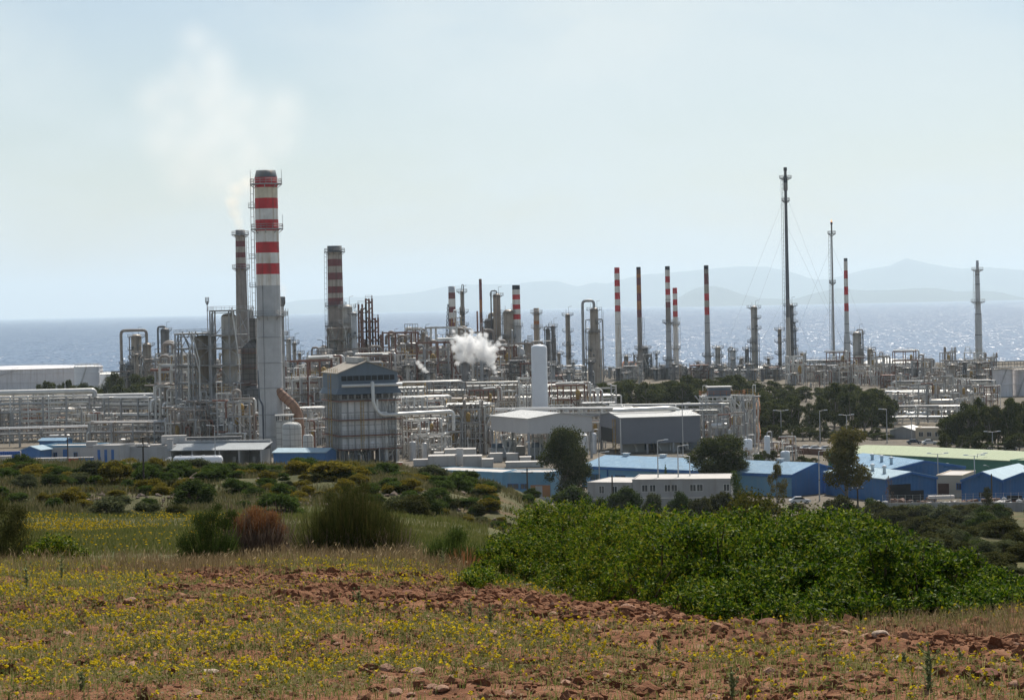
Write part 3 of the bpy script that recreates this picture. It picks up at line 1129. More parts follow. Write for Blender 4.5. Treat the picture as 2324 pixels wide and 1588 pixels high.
def tank(label, px, yeave, D, wd, m='tank', cone=.10, roofm='roofwhite', name='storage_tank', rail=True, ladder=True, group=None, gird=True, ltop=None):
    x, H = base_of(px, yeave, D)
    r = wd / 2 / pm(D)
    root = thing(name, label, 'storage tank', (x, D, 0), group=group)
    q = MB()
    q.lathe([(r, 0), (r, H)], 64, caps=False)
    if gird:
        for f in (.45, .82, .985):
            q.lathe([(r, H * f - .2), (r + .25, H * f - .15), (r + .25, H * f + .05), (r, H * f + .1)], 64, caps=False)
    q.build('shell', K[m], root)
    q = MB()
    q.lathe([(r * 1.005, H - .02), (r * .5, H + r * cone * .62), (.05, H + r * cone)], 64, caps=False)
    q.build('roof', K[roofm], root)
    if rail:
        q = MB()
        q.rail_arc(r - .2, 0, 2 * math.pi, H, 1.1, .05)
        q.build('railing', K['steel'], root)
    if ladder:
        q = MB()
        n = 26
        for k in range(n):
            a0, a1 = -2.3 + k * .9 / n, -2.3 + (k + 1) * .9 / n
            for rr in (r + .1, r + .9):
                q.bar((rr * math.cos(a0), rr * math.sin(a0), H * k / n), (rr * math.cos(a1), rr * math.sin(a1), H * (k + 1) / n), .14)
            q.bar(((r + .9) * math.cos(a0), (r + .9) * math.sin(a0), H * k / n + 1), ((r + .9) * math.cos(a1), (r + .9) * math.sin(a1), H * (k + 1) / n + 1), .08)
        q.build('spiral_stair', K['steel'], root)
    return root

def gable(label, A, u, Ln, Wd, he, hr, wallm, roofm, name='industrial_shed', cat='shed', group=None, ridge_along='u', trimm=None, open_z=0.0, overh=.35, loc_z=0.0, legm=None, ridge_pos=.5):
    """A: near-left ground corner (x, y); u: direction of the front wall; the shed runs back from it. Returns root in local axes x along u, y back"""
    rz = math.atan2(u[1], u[0])
    root = thing(name, label, cat, (A[0], A[1], loc_z), rz, group)
    q = MB()
    z0 = open_z
    if ridge_along == 'u':
        ym = Wd * ridge_pos
        q.add([(0, 0, z0), (Ln, 0, z0), (Ln, 0, he), (0, 0, he)], [(0, 1, 2, 3)])
        q.add([(0, Wd, z0), (Ln, Wd, z0), (Ln, Wd, he), (0, Wd, he)], [(0, 3, 2, 1)])
        for xx, fl in ((0, 1), (Ln, 0)):
            f_ = (0, 1, 2, 3, 4)
            q.add([(xx, 0, z0), (xx, 0, he), (xx, ym, hr), (xx, Wd, he), (xx, Wd, z0)], [f_ if fl else f_[::-1]])
    else:
        xm = Ln * ridge_pos
        q.add([(0, 0, z0), (Ln, 0, z0), (Ln, 0, he), (xm, 0, hr), (0, 0, he)], [(0, 1, 2, 3, 4)])
        q.add([(0, Wd, z0), (Ln, Wd, z0), (Ln, Wd, he), (xm, Wd, hr), (0, Wd, he)], [(4, 3, 2, 1, 0)])
        q.add([(0, 0, z0), (0, Wd, z0), (0, Wd, he), (0, 0, he)], [(0, 3, 2, 1)])
        q.add([(Ln, 0, z0), (Ln, Wd, z0), (Ln, Wd, he), (Ln, 0, he)], [(0, 1, 2, 3)])
    q.build('wall', K[wallm], root)
    q = MB()
    o = overh
    def slab(a, b, c, d, t_=.18):
        a, b, c, d = map(Vector, (a, b, c, d))
        nrm = (b - a).cross(d - a).normalized() * t_
        if nrm.z < 0: nrm = -nrm
        vs = [a, b, c, d, a + nrm, b + nrm, c + nrm, d + nrm]
        q.add(vs, [(0, 3, 2, 1), (4, 5, 6, 7), (0, 1, 5, 4), (1, 2, 6, 5), (2, 3, 7, 6), (3, 0, 4, 7)])
    if ridge_along == 'u':
        k1 = (hr - he) / ym
        k2 = (hr - he) / (Wd - ym)
        slab((-o, -o, he - o * k1 + .02), (Ln + o, -o, he - o * k1 + .02), (Ln + o, ym, hr + .02), (-o, ym, hr + .02))
        slab((-o, ym, hr + .02), (Ln + o, ym, hr + .02), (Ln + o, Wd + o, he - o * k2 + .02), (-o, Wd + o, he - o * k2 + .02))
    else:
        k1 = (hr - he) / xm
        k2 = (hr - he) / (Ln - xm)
        slab((-o, -o, he - o * k1 + .02), (xm, -o, hr + .02), (xm, Wd + o, hr + .02), (-o, Wd + o, he - o * k1 + .02))
        slab((xm, -o, hr + .02), (Ln + o, -o, he - o * k2 + .02), (Ln + o, Wd + o, he - o * k2 + .02), (xm, Wd + o, hr + .02))
    q.build('roof', K[roofm], root)
    if trimm:
        q = MB()
        if ridge_along == 'u':
            q.box(-.3, Ln + .3, -.44, -.36, he - .55, he - .02)
        else:
            xm = Ln * ridge_pos
            q.bar((-.3, -.42, he - .25), (xm, -.42, hr - .1), .12, .45)
            q.bar((xm, -.42, hr - .1), (Ln + .3, -.42, he - .25), .12, .45)
            for xx in (-.06, Ln + .06): q.box(xx - .12, xx + .12, -.1, .12, 0, he - .3)
        q.build('trim', K[trimm], root)
    if open_z > 0:
        n = max(2, round(Ln / 7))
        for k in range(n + 1):
            for yy in (.25, Wd - .25):
                q = MB()
                q.box(Ln * k / n * .985 - .25 + .1, Ln * k / n * .985 + .25 + .1, yy - .25, yy + .25, 0, open_z + .3)
                q.build('leg', K[legm or 'steel'], root)
    return root

def window(root, x, z, wd, h, y=-.02, frame='trim', ax='x', nm='window'):
    """a window set in the wall at local y (front wall)"""
    q = MB()
    t_ = .1
    for a, b, c, d in ((x - t_, x + wd + t_, z - t_, z), (x - t_, x + wd + t_, z + h, z + h + t_), (x - t_, x, z, z + h), (x + wd, x + wd + t_, z, z + h), (x + wd / 2 - .04, x + wd / 2 + .04, z, z + h)):
        if ax == 'x': q.box(a, b, y - .06, y + .02, c, d)
        else: q.box(y - .06, y + .06, a, b, c, d)
    f = q.build(nm, K[frame], root)
    q = MB()
    if ax == 'x': q.box(x, x + wd, y - .03, y + .01, z, z + h)
    else: q.box(y - .03, y + .03, x, x + wd, z, z + h)
    q.build('pane', K['glass'], f)

def flat_building(label, A, u, Ln, Wd, h, wallm, roofm='flatroof', parapet=.5, name='flat_roofed_building', cat='building', group=None, band=None, loc_z=0.0):
    rz = math.atan2(u[1], u[0])
    root = thing(name, label, cat, (A[0], A[1], loc_z), rz, group)
    q = MB()
    q.box(0, Ln, 0, Wd, 0, h)
    q.build('wall', K[wallm], root)
    q = MB()
    q.box(.25, Ln - .25, .25, Wd - .25, h + .003, h + .12)
    q.build('roof', K[roofm], root)
    q = MB()
    p = parapet
    q.box(-.08, Ln + .08, -.08, .22, h + .005, h + p)
    q.box(-.08, Ln + .08, Wd - .22, Wd + .08, h + .005, h + p)
    q.box(-.08, .22, .221, Wd - .221, h + .005, h + p)
    q.box(Ln - .22, Ln + .08, .221, Wd - .221, h + .005, h + p)
    q.build('parapet', K[band or wallm], root)
    return root

def door(root, x, wd, h, m='trim', y=-.03):
    q = MB()
    q.box(x, x + wd, y - .05, y + .02, .02, h)
    d = q.build('door', K[m], root)
    return d

def corner(px, D): 
    p = gp(px, D)
    return (p.x, p.y)

def uvec(a, b):
    d = Vector((b[0] - a[0], b[1] - a[1]))
    return d.normalized(), d.length
# ------------------------------------------------------------------ chimneys
# the great striped stack
st, rad, H, sx = stack('tallest and thickest stack, bold red and white bands over bare grey concrete, in front left', 603, 700,
    [(387, 44), (403, 51.5), (650, 54), (1025, 57)],
    [(403, 'cap'), (426, 'red'), (450, 'cream'), (474, 'red'), (499, 'stackwhite'), (524, 'red'), (549.5, 'stackwhite'), (574, 'red'), (598, 'stackwhite'), (622.5, 'red'), (648, 'stackwhite'), (9999, 'conc')],
    plats=[(417, 1.35), (519, 1.35), (716, 1.2)], rings=[765, 823, 880, 940, 990], ladder=(-1, 405, 716), n=40, ringmat='gpipe')
for y in (470, 585, 650):
    z = zof(603, y, 700)
    q = MB()
    q.box(-rad(z) - 1.9, -rad(z) - .1, -1, 1, z - .2, z)
    q.rail([(-rad(z) - 1.85, -.95, z), (-rad(z) - .2, -.95, z), (-rad(z) - .2, .95, z), (-rad(z) - 1.85, .95, z), (-rad(z) - 1.85, -.95, z)], 1.2, .06, 1.8)
    q.build('rest_platform', K['steel'], st)
for sgn, y in ((-1, 417), (1, 417), (1, 519)):
    z = zof(603, y, 700)
    add_pole(st, sgn * (rad(z) + 1.2), 0, z, z + 4, .07)
z0, z1 = zof(603, 648, 700), zof(603, 1000, 700)
q = MB(); q.tube([(-1.3, -rad(z0) * .95, z0), (-1.35, -rad(z1) * .95, z1)], .06, 5); q.build('earthing_cable', K['dsteel'], st)
za, zb, zc = zof(603, 840, 700), zof(603, 905, 700), zof(603, 1010, 700)
q = MB(); q.pipe([(-rad(za) + .35, -1.1, za), (-rad(za) + .5, -1.9, zb), (-rad(za) + 1.5, -2.9, zb - 1.5), (-rad(za) + 1.6, -2.9, zc)], .35, 8); q.build('drain_pipe', K['dpipe'], st)
za, zb = zof(603, 886, 700), zof(603, 948, 700)
q = MB(); q.pipe([(rad(za) - 1.6, -1.6, za), (rad(za) + 3.9, -2.4, zof(603, 925, 700)), (rad(za) + 4.9, -2.4, zb - 2), (rad(za) + 4.9, -2.4, 1)], 1.35, 16, bend=1.4)
dct = q.build('flue_duct', [K['rustduct']], st)
tag(dct, 'rust brown flue duct bending into the stack')
q = MB()
for f in (.15, .35, .55, .75):
    a = Vector((rad(za) - 1.6, -1.6, za)).lerp(Vector((rad(za) + 3.9, -2.4, zof(603, 925, 700))), f)
    d = (Vector((5.5, -.8, zof(603, 925, 700) - za))).normalized() * .12
    q.tube([a - d, a + d], 1.48, 16)
q.build('duct_flange', K['rsteel'], dct)
# vent pipe beside it
vx = at(641, 700, 706)
vt = thing('vent_stack', 'thin vent pipe with dark box head hugging the right of the tallest stack', 'vent', (vx.x, 706, 0))
q = MB()
zz = vx.z
q.tube([(0, 0, 0), (0, 0, zof(641, 690, 706))], .42, 10)
q.build('pipe', K['steel'], vt)
q = MB(); q.lathe([(.55, zof(641, 695, 706)), (.9, zof(641, 688, 706)), (.9, zof(641, 675, 706)), (.7, zof(641, 673, 706))], 12); q.build('head', K['cap'], vt)
q = MB()
for y in (715, 760, 830):
    q = MB(); q.sector(.45, 1.5, 0, 6.28, zof(641, y, 706) - .2, zof(641, y, 706)); q.rail_arc(1.45, 0, 6.28, zof(641, y, 706), 1.1, .06)
    q.build('platform', K['steel'], vt)
q = MB(); q.ladder(.9, 0, 1, zof(641, 700, 706), 0, .7, .09); q.build('ladder', K['steel'], vt)

stack('slim brown stack with sooty cap and faded bands, smoking, left of the tallest stack', 545, 980, [(522, 21.5), (755, 28)],
      [(535, 'cap'), (547, 'oldcream'), (560, 'oldred'), (573, 'oldcream'), (584.5, 'oldred'), (598, 'oldcream'), (611, 'oldred'), (9999, 'oldconc')],
      plats=[(532, 1.6), (608, 1.5)], ladder=(1, 530, 760), pmat='steel')
stack('squat brown stack with sooty cap and maroon bands beside the rusty lattice tower', 759, 1000, [(558, 33), (720, 36), (850, 38)],
      [(572, 'cap'), (588, 'oldcream'), (604, 'oldred'), (619, 'oldcream'), (635, 'oldred'), (650, 'oldcream'), (665, 'oldred'), (676, 'oldcream'), (692, 'oldred'), (9999, 'oldconc')],
      plats=[(571, 1.3), (693, 1.3), (738, 1.4)], ladder=(-1, 572, 800), pmat='dsteel')
stack('pale stack with washed out red bands just left of the white steam cloud', 1025, 1150, [(650, 15.5), (760, 17), (860, 18)],
      [(664, 'vesselg'), (678, 'oldred'), (696, 'stackwhite'), (709, 'oldred'), (723, 'stackwhite'), (744, 'oldred'), (9999, 'conc')], plats=[(760, 1.2)])
stack('needle thin rust red stack rising behind the steam cloud', 1090, 1150, [(633, 6.5), (850, 7.5)], [(640, 'rsteel'), (680, 'oldred'), (708, 'orange'), (9999, 'rsteel')], n=12)
stack('pair-left short rusty pipe chimney beside the needle thin stack', 1083, 1155, [(706, 4), (850, 4.5)], [(9999, 'rsteel')], n=10)
stack('black capped stack with three red bands beside the steam', 1171, 1150, [(647, 17.5), (735, 19), (860, 21)],
      [(657, 'black'), (668.5, 'stackwhite'), (679.5, 'red'), (691, 'stackwhite'), (701.5, 'red'), (713, 'stackwhite'), (724.5, 'red'), (738, 'stackwhite'), (9999, 'conc')],
      plats=[(738, 1.0)], ladder=(1, 740, 850))
stack('cream stack with one faded orange band behind the white silo', 1217, 1160, [(699, 12.5), (760, 13.5), (850, 14)], [(728, 'vesselb'), (737, 'orange'), (9999, 'vesselb')],
      plats=[(709, 1.6), (742, 1.5)], ladder=(1, 705, 850))
stack('clean white stack with four red bands, first of the right hand row', 1400, 1330, [(607, 12), (760, 13.5), (862, 15.5)],
      [(620.5, 'red'), (635, 'stackwhite'), (649.5, 'red'), (664, 'stackwhite'), (679, 'red'), (693, 'stackwhite'), (707, 'red'), (9999, 'stackwhite')], rings=[735, 800], ringmat='steel')
stack('rust streaked orange and brown stack of the right hand row', 1449, 1330, [(606, 10), (735, 11), (806, 11.5), (812, 15), (862, 15.5)],
      [(612, 'black'), (622, 'rsteel'), (630, 'orange'), (647, 'oldred'), (665, 'orange'), (683, 'oldred'), (703, 'orange'), (720, 'oldred'), (9999, 'oldconc')],
      plats=[(790, 1.8)], ladder=(1, 720, 860), pmat='dsteel')
stack('black capped stack with a mid-height walkway ring', 1514.5, 1330, [(604, 11), (700, 11.5), (812, 13), (835, 19), (862, 20)],
      [(612.5, 'black'), (627, 'stackwhite'), (641, 'red'), (655.5, 'stackwhite'), (669, 'red'), (685, 'stackwhite'), (698, 'oldred'), (730, 'oldconc'), (9999, 'conc')],
      plats=[(731, 1.9), (815, 1.9)], rings=[680, 752, 775], ladder=(1, 731, 850), pmat='dsteel')
stack('shorter red and white stack tucked right behind the ringed stack', 1531.5, 1390, [(653, 10.5), (760, 11.5), (862, 12)],
      [(666, 'red'), (679.5, 'stackwhite'), (692.5, 'red'), (706, 'stackwhite'), (719, 'red'), (9999, 'stackwhite')], plats=[(735, 1.1), (790, 1.1)], ladder=(1, 720, 850))
stack('grey stack with sooty top and three dull red bands, last of the right hand row', 1602.5, 1330, [(602, 10.5), (720, 11.5), (800, 13.5), (830, 14.5)],
      [(610.5, 'black'), (621, 'oldconc'), (645, 'oldred'), (666, 'oldcream'), (682, 'red'), (697, 'oldcream'), (714.5, 'red'), (9999, 'conc')], rings=[733, 755], plats=[(806, 1.6)], pmat='dsteel')
q = stack('white stack with three vivid red bands and thick brownish foot beside the second flare', 1919, 1290, [(586, 8.5), (640, 9.5), (725, 10.5), (756, 11), (765, 14), (820, 16), (830, 18), (870, 20)],
      [(593, 'cap'), (614, 'stackwhite'), (632, 'red'), (650.5, 'stackwhite'), (669, 'red'), (688, 'stackwhite'), (706, 'red'), (9999, 'vesselg')], rings=[735, 755, 778, 800])
stack('grey stepped stack with dark rings and two railed platforms, alone at far right', 2218, 1330, [(591, 6.5), (612, 7), (618, 9), (680, 11), (708, 13), (715, 15.5), (845, 17)], [(9999, 'vesselg')],
      plats=[(612, 2.4), (684, 2.6)], rings=[623, 645, 713, 760, 826], ladder=(-1, 612, 700), ringmat='black')
# flares
def flare(label, px, D, prof, mats, plats, tipm, guys, group=None):
    root, rad, H, x = stack(label, px, D, prof, mats, plats=plats, ladder=(-1, plats[0][0], 880), n=14, name='flare_stack', cat='flare', pmat='dsteel', rings=())
    for hz, dxp, dy in guys:
        z = zof(px, hz, D)
        for sgn in (-1, 1):
            q = MB()
            q.tube([(0, 0, z), (sgn * dxp / pm(D), dy, 8)], .035, 4)
            q.build('guy_wire', K['dsteel'], root)
    return root, H
r_, H_ = flare('tallest flare, dark slender guyed mast with a thick sooty burner head', 1782, 1300, [(380, 8), (388, 8), (389, 6), (399, 7), (402, 9.5), (431, 10), (434, 6.5), (560, 7.5), (700, 9), (860, 13)],
      [(386, 'black'), (398, 'cap'), (415, 'black'), (432, 'vesseld'), (680, 'dpipe'), (720, 'vesseld'), (9999, 'vessel')], [(404, 2.2), (455, 1.4)], 'black',
      [(440, 150, 20), (510, 130, -25), (665, 75, 30)])
r2, H2 = flare('shorter pale flare mast with a small flame at its tip', 1887, 1300, [(504, 5), (509, 5), (510, 3.4), (600, 4), (720, 5), (860, 7)], [(509, 'black'), (530, 'cap'), (9999, 'gpipe')], [(530, 1.8), (641, 1.3)], 'black', [(555, 105, 15), (670, 60, -15)])
m_, t_, b_ = newmat('flame')
b_.inputs['Base Color'].default_value = (1, .4, .1, 1)
b_.inputs['Emission Color'].default_value = (1, .42, .14, 1)
b_.inputs['Emission Strength'].default_value = 1.1
q = MB(); q.lathe([(.2, H2 - .1), (.35, H2 + .4), (.25, H2 + .8), (.04, H2 + 1.3)], 8)
q.build('flame', m_, r2)

# ------------------------------------------------------------------ process towers
T = tower
T('stout column leaning out of a group, behind the goose-neck pipe at far left', 309, 758, 1200, 24, 'vesselb', 1, 5, pipes=4, pipem='bpipe', reach=1.8)
T('shorter bundled column joined to the great inverted U pipe at far left', 333, 778, 1195, 20, 'vesselb', 2, 4, pipes=4, pipem='bpipe', loop=(-58, 29, 3.4, 'bpipe'), reach=1.8, davit=False)
T('grey column with dark side pipe standing alone left of the big steel frame', 374, 744, 1190, 20, 'vesseld', 3, 5, pipes=3, loop=(-16, 3, 2.2, 'dpipe'), pipem='dpipe')
T('small beige column right behind the tallest stack', 655, 768, 1000, 10, 'vessel', 4, 3)
T('thin column pair-mate further right behind the tallest stack', 668, 776, 1010, 8, 'vessel', 5, 3)
T('squat lattice-topped column left of the boiler house roof', 702, 812, 1000, 18, 'vesseld', 6, 2, reach=2)
T('tall beige column crowned with platforms against the squat brown stack', 788, 692, 985, 22, 'vessel', 7, 6, pipes=5, reach=1.7, platm='steel')
T('slim pale column clamped to the tall beige one', 803, 708, 975, 13, 'vesselg', 8, 4, pipes=2)
T('brown column in the shadow of the squat brown stack', 776, 735, 1015, 12, 'vesselb', 9, 4)
T('squat column with swan-neck pipe right of the rusty lattice tower', 893, 762, 1050, 13, 'vesselb', 10, 3, loop=(-11, 10, 2.2, 'bpipe'))
T('column with a crane arm on its head, left of the steam cloud', 963, 752, 1040, 15, 'vesselb', 11, 4, pipes=3, loop=(-6, 5, 2.0, 'bpipe'), reach=2.0)
T('short twin of the crane-armed column', 951, 768, 1060, 9, 'vesselb', 12, 3)
T('slim tall column with hooked pipe between the washed out stack and the needle', 1048, 660, 1140, 12, 'vesselb', 13, 6, steps=[(0, .62), (.16, 1)], reach=1.8, loop=(4, 14, .9, 'dpipe'))
T('round topped column high behind the steam cloud', 1127, 666, 1160, 17, 'vesselb', 14, 5, loop=(-13, 6, 1.6, 'dpipe'), reach=1.6)
T('fattest brown column next to the black capped stack', 1154, 702, 1150, 25, 'vesselb', 15, 6, pipes=4, reach=1.5)
T('dark bundled vessel with big bent duct behind the steam', 1112, 722, 1165, 26, 'vesseld', 16, 4, pipes=5, loop=(14, 8, 5, 'vesselb'), reach=1.9)
T('stubby domed column beside the white silo', 1198, 777, 1130, 15, 'vesselb', 17, 3, loop=(-8, 5, 1.4, 'dpipe'))
T('dark narrow column with twin pipes right of the silo', 1243, 745, 1180, 9, 'vesseld', 18, 4, loop=(-7, 4, 1.2, 'dpipe'))
T('dark narrow column nearest to the lone thin column', 1255, 738, 1180, 9, 'vesseld', 19, 5, pipes=3)
T('lone thin column with antennae between silo and the swan-neck tower', 1288, 712, 1250, 10.5, 'vesselb', 20, 5, reach=1.9)
T('massive stepped tower with a long swan-neck pipe down its left side', 1348, 698, 1250, 26, 'vesselb', 21, 7, steps=[(0, .72), (.3, 1.0), (.55, 1.25)], pipes=5, loop=(-26, 16, 3.2, 'gpipe'), reach=2.0)
T('tiny brown column right of the clean white stack', 1421, 806, 1330, 10, 'vesselb', 22, 3, reach=2)
T('brown vessel bundle clinging to the rust streaked stack', 1464, 786, 1345, 13, 'vesseld', 23, 4, reach=2)
T('slender pole-like column between rust streaked and ringed stacks', 1490, 800, 1360, 5, 'vesselg', 24, 2)
T('small column right beside the last dull banded stack', 1629, 786, 1330, 12, 'vessel', 25, 3, reach=2)
T('short round-headed column with side loop under the guy wires', 1663, 792, 1310, 13, 'vesselg', 26, 2, loop=(-9, 4, 1.5, 'gpipe'))
T('tall column with antennae left of the tallest flare', 1711, 694, 1320, 15, 'vessel', 27, 6, pipes=4, reach=2.2)
T('dark pipe bundle column hugging the antennae column', 1695, 790, 1310, 9, 'vesseld', 28, 3)
T('knee-high thin column in front of the white tank domes', 1744, 812, 1310, 6, 'vesselb', 29, 2, reach=2)
T('narrow column just left of the tallest flare', 1769, 746, 1320, 8, 'vesselb', 30, 4, reach=2)
T('dark tower wrapping the foot of the tallest flare', 1794, 690, 1306, 13, 'vesseld', 31, 8, pipes=4, reach=2.4, pipem='dpipe')
T('fat pale column with dark manholes beside the vivid banded stack', 1945, 752, 1270, 20, 'vessel', 32, 4, loop=(13, 4, 1.5, 'bpipe'), reach=1.8, pipes=3)
T('stubby brown column right of the fat pale one', 1974, 790, 1280, 12, 'vesselb', 33, 3, reach=1.9)
T('dark stubby column under the rusty smoke at centre left', 915, 764, 1060, 14, 'vesseld', 34, 4, reach=2.0)
for i, (px, y, D, wd, mm, lb) in enumerate([(1735, 826, 1340, 7, 'vesselb', 'little column peeking over the eucalyptus belt left of the flares'),
        (1645, 826, 1350, 9, 'vesselb', 'little column peeking over the belt beside the round-headed one'), (1505, 830, 1370, 9, 'vesseld', 'dwarf dark column at the foot of the ringed stack'),
        (1550, 838, 1370, 12, 'vesseld', 'dwarf squat column right of the shorter red and white stack'), (1268, 800, 1200, 8, 'vesselb', 'dwarf brown column left of the lone thin column'),
        (1683, 812, 1330, 7, 'vesselb', 'dwarf column between the round-headed column and the antennae column'), (680, 800, 1020, 7, 'vessel', 'dwarf pipe column behind the tallest stack, rightmost of three'),
        (880, 800, 1040, 9, 'vesselb', 'dwarf column left of the swan-neck column'), (935, 800, 1070, 9, 'vesselb', 'dwarf column between the smoky tower and the crane-armed column'),
        (990, 812, 1050, 12, 'vessel', 'dwarf pale column right of the crane-armed column')]):
    T(lb, px, y, D, wd, mm, 50 + i, 2, pipes=2, reach=1.6)

# rusty lattice tower, stepping down to the right
lx = at(812, 680, 1000).x
lat = thing('lattice_tower', 'rusty brown open lattice tower stepping down to the right of the squat stack', 'steel frame', (lx, 1000, 0))
q = MB()
s = pm(1000)
steps = [(0, 17, 690), (17, 31, 678), (31, 44, 722), (44, 54, 760), (54, 60, 800)]
for k, (a, b, y) in enumerate(steps):
    Z = zof(812, y, 1000)
    a, b = a / s, b / s
    for yy in (0, 3.5, 7):
        for xx in (a, (a + b) / 2, b): q.bar((xx, yy, 0), (xx, yy, Z), .38)
        z = 4.0
        n = 0
        while z < Z:
            q.bar((a, yy, z), (b, yy, z), .36)
            if n % 2: q.bar((a, yy, z), (b, yy, min(z + 2.2, Z)), .26)
            else: q.bar((b, yy, z), (a, yy, min(z + 2.2, Z)), .26)
            z += 4
            n += 1
    z = 4.0
    while z < Z:
        q.bar((b, 0, z), (b, 7, z), .3)
        z += 4
q.build('lattice', K['rsteel'], lat)
q = MB()
rg = random.Random(4)
for k, (px_, w_, y) in enumerate([(6, 6, 700), (24, 7, 712), (14, 8, 770), (38, 7, 785)]):
    q = MB()
    Z = zof(812, y, 1000)
    q.lathe([(w_ / 2 / s, 1), (w_ / 2 / s, Z - 3 if Z > 8 else Z), (w_ / 4 / s, Z)], 12, px_ / s, 3.5)
    q.build('coke_drum' if k < 3 else 'vessel', K['rsteel'], lat)
for k in range(5):
    Z = zof(812, [690, 678, 722, 760, 800][k], 1000)
    a, b = steps[k][0] / s, steps[k][1] / s
    q = MB()
    q.rail([(a, 0, Z), (b, 0, Z), (b, 7, Z)], 1.3, .08, 2)
    q.build('railing', K['rsteel'], lat)

# crane with raised lattice boom
cx = at(1006, 815, 1080)
cr = thing('crane', 'mobile crane with steep lattice boom raised left of the washed out stack', 'crane', (cx.x, 1080, 0))
q = MB()
a, b = Vector((0, 0, 3)), Vector(((1020 - 1006) / pm(1080), 0, zof(1020, 690, 1080)))
for dx, dy in ((-.6, -.6), (.6, -.6), (.6, .6), (-.6, .6)): q.bar(a + Vector((dx, dy, 0)), b + Vector((dx * .4, dy * .4, 0)), .25)
for k in range(22):
    p0, p1 = a.lerp(b, k / 22), a.lerp(b, (k + 1) / 22)
    q.bar(p0 + Vector((-.6, -.6, 0)), p1 + Vector((.6, -.6, 0)), .16)
    q.bar(p0 + Vector((.6, .6, 0)), p1 + Vector((-.6, .6, 0)), .16)
q.build('boom', K['dsteel'], cr)
q = MB(); q.box(-3, 3, -1.5, 1.5, .9, 2.6); q.box(-2.6, -.6, -1.3, 1.3, 2.6, 4.4); q.build('body', K['yellow'], cr)
for xx in (-2.2, 0, 2.2):
    q = MB(); q.tube([(xx, -1.6, .6), (xx, 1.6, .6)], .6, 12); q.build('wheel', K['tyre'], cr)
q = MB(); q.tube([tuple(b), tuple(b + Vector((.5, 0, -22)))], .06, 4); q.build('hoist_cable', K['dsteel'], cr)

# ------------------------------------------------------------------ storage tanks
tank('huge low grey-white tank running off the left edge', 48, 834, 1350, 366, 'tank', .025, 'tank')
tank('white cone roofed tank in front of the huge one', 197, 831, 1180, 57, 'silo', .08)
tank('low white tank with domed roof beside the goose-neck pipe', 243, 848, 1200, 62, 'silo', .12)
tank('wide white tank with peaked roof behind the vivid banded stack', 2010, 823, 1480, 130, 'tank', .17)
tank('broad pale tank dome left of the tallest flare', 1715, 836, 1450, 150, 'roofwhite', .08, gird=False)
tank('small white tank behind the last dull banded stack', 1584, 838, 1450, 26, 'roofwhite', .2)
tank('white tank top glimpsed right of the swan-neck tower', 1372, 860, 1420, 46, 'roofwhite', .2, gird=False)
tank('white tank top glimpsed left of the swan-neck tower', 1310, 862, 1420, 40, 'roofwhite', .2, gird=False)
tank('white tank top peeking right of the round-headed column', 1652, 838, 1460, 60, 'roofwhite', .15, gird=False)
tank('rust stained silo tank at the right edge, left one of the two', 2275, 838, 1000, 45, 'tank', .05, 'flatroof', name='silo_tank')
tank('rust stained silo tank at the right edge, cut by the frame', 2322, 838, 1003, 46, 'tank', .05, 'flatroof', name='silo_tank')
st_ = thing('walkway_bridge', 'railed steel walkway bridging the two silo tanks at right', 'walkway', (at(2298, 826, 995).x, 998, 0))
q = MB()
z = zof(2298, 838, 995)
q.box(-8.5, 12, -2.5, 2.5, z + .7, z + .9)
for xx in np.arange(-8, 12, 2.5): q.bar((xx, -2.3, z + .9), (xx, -2.3, z + 3.2), .18); q.bar((xx, 2.3, z + .9), (xx, 2.3, z + 3.2), .18)
for yy in (-2.3, 2.3): q.bar((-8.5, yy, z + 3.2), (12, yy, z + 3.2), .2); q.bar((-8.5, yy, z + 2.1), (12, yy, z + 2.1), .14)
q.build('deck', K['dsteel'], st_)
q = MB()
for xx in (-8.4, 11.8):
    for yy in (-2.3, 2.3): q.bar((xx, yy, 0), (xx, yy, z + .7), .3)
q.build('leg', K['dsteel'], st_)

# ------------------------------------------------------------------ boiler house
A = corner(776, 648)
th = R(18)
u = (math.cos(th), math.sin(th))
bh = thing('boiler_house', 'blue-grey topped boiler house with gridded pale panels below, right of the tallest stack', 'boiler house', (A[0], A[1], 0), th)
LN, WD = 15.2, 16.5
q = MB(); q.box(0, LN, 0, WD, 3.7, 17.2); q.build('lower_wall', K['panel'], bh)
q = MB(); q.box(.5, LN - .5, .5, WD - .5, 17.2, 19.0); q.build('gallery', K['dark'], bh)
q = MB()
q.box(-.6, LN + .6, -.6, WD + .6, 20.2, 24.2)
ym = LN * .47
q.add([(-.6, -.6, 24.2), (LN + .6, -.6, 24.2), (ym, -.6, 27.0)], [(0, 1, 2)])
q.add([(-.6, WD + .6, 24.2), (LN + .6, WD + .6, 24.2), (ym, WD + .6, 27.0)], [(2, 1, 0)])
q.build('upper_wall', K['bluegrey'], bh)
q = MB()
q.add([(-.6, -.6, 20.2), (LN + .6, -.6, 20.2), (LN + 1.6, -1.6, 18.6), (-1.6, -1.6, 18.6)], [(0, 3, 2, 1)])
q.add([(-.6, -.6, 20.2), (-.6, WD + .6, 20.2), (-1.6, WD + 1.6, 18.6), (-1.6, -1.6, 18.6)], [(0, 1, 2, 3)])
q.add([(LN + .6, -.6, 20.2), (LN + .6, WD + .6, 20.2), (LN + 1.6, WD + 1.6, 18.6), (LN + 1.6, -1.6, 18.6)], [(0, 3, 2, 1)])
q.build('skirt', K['bluegrey'], bh)
q = MB()
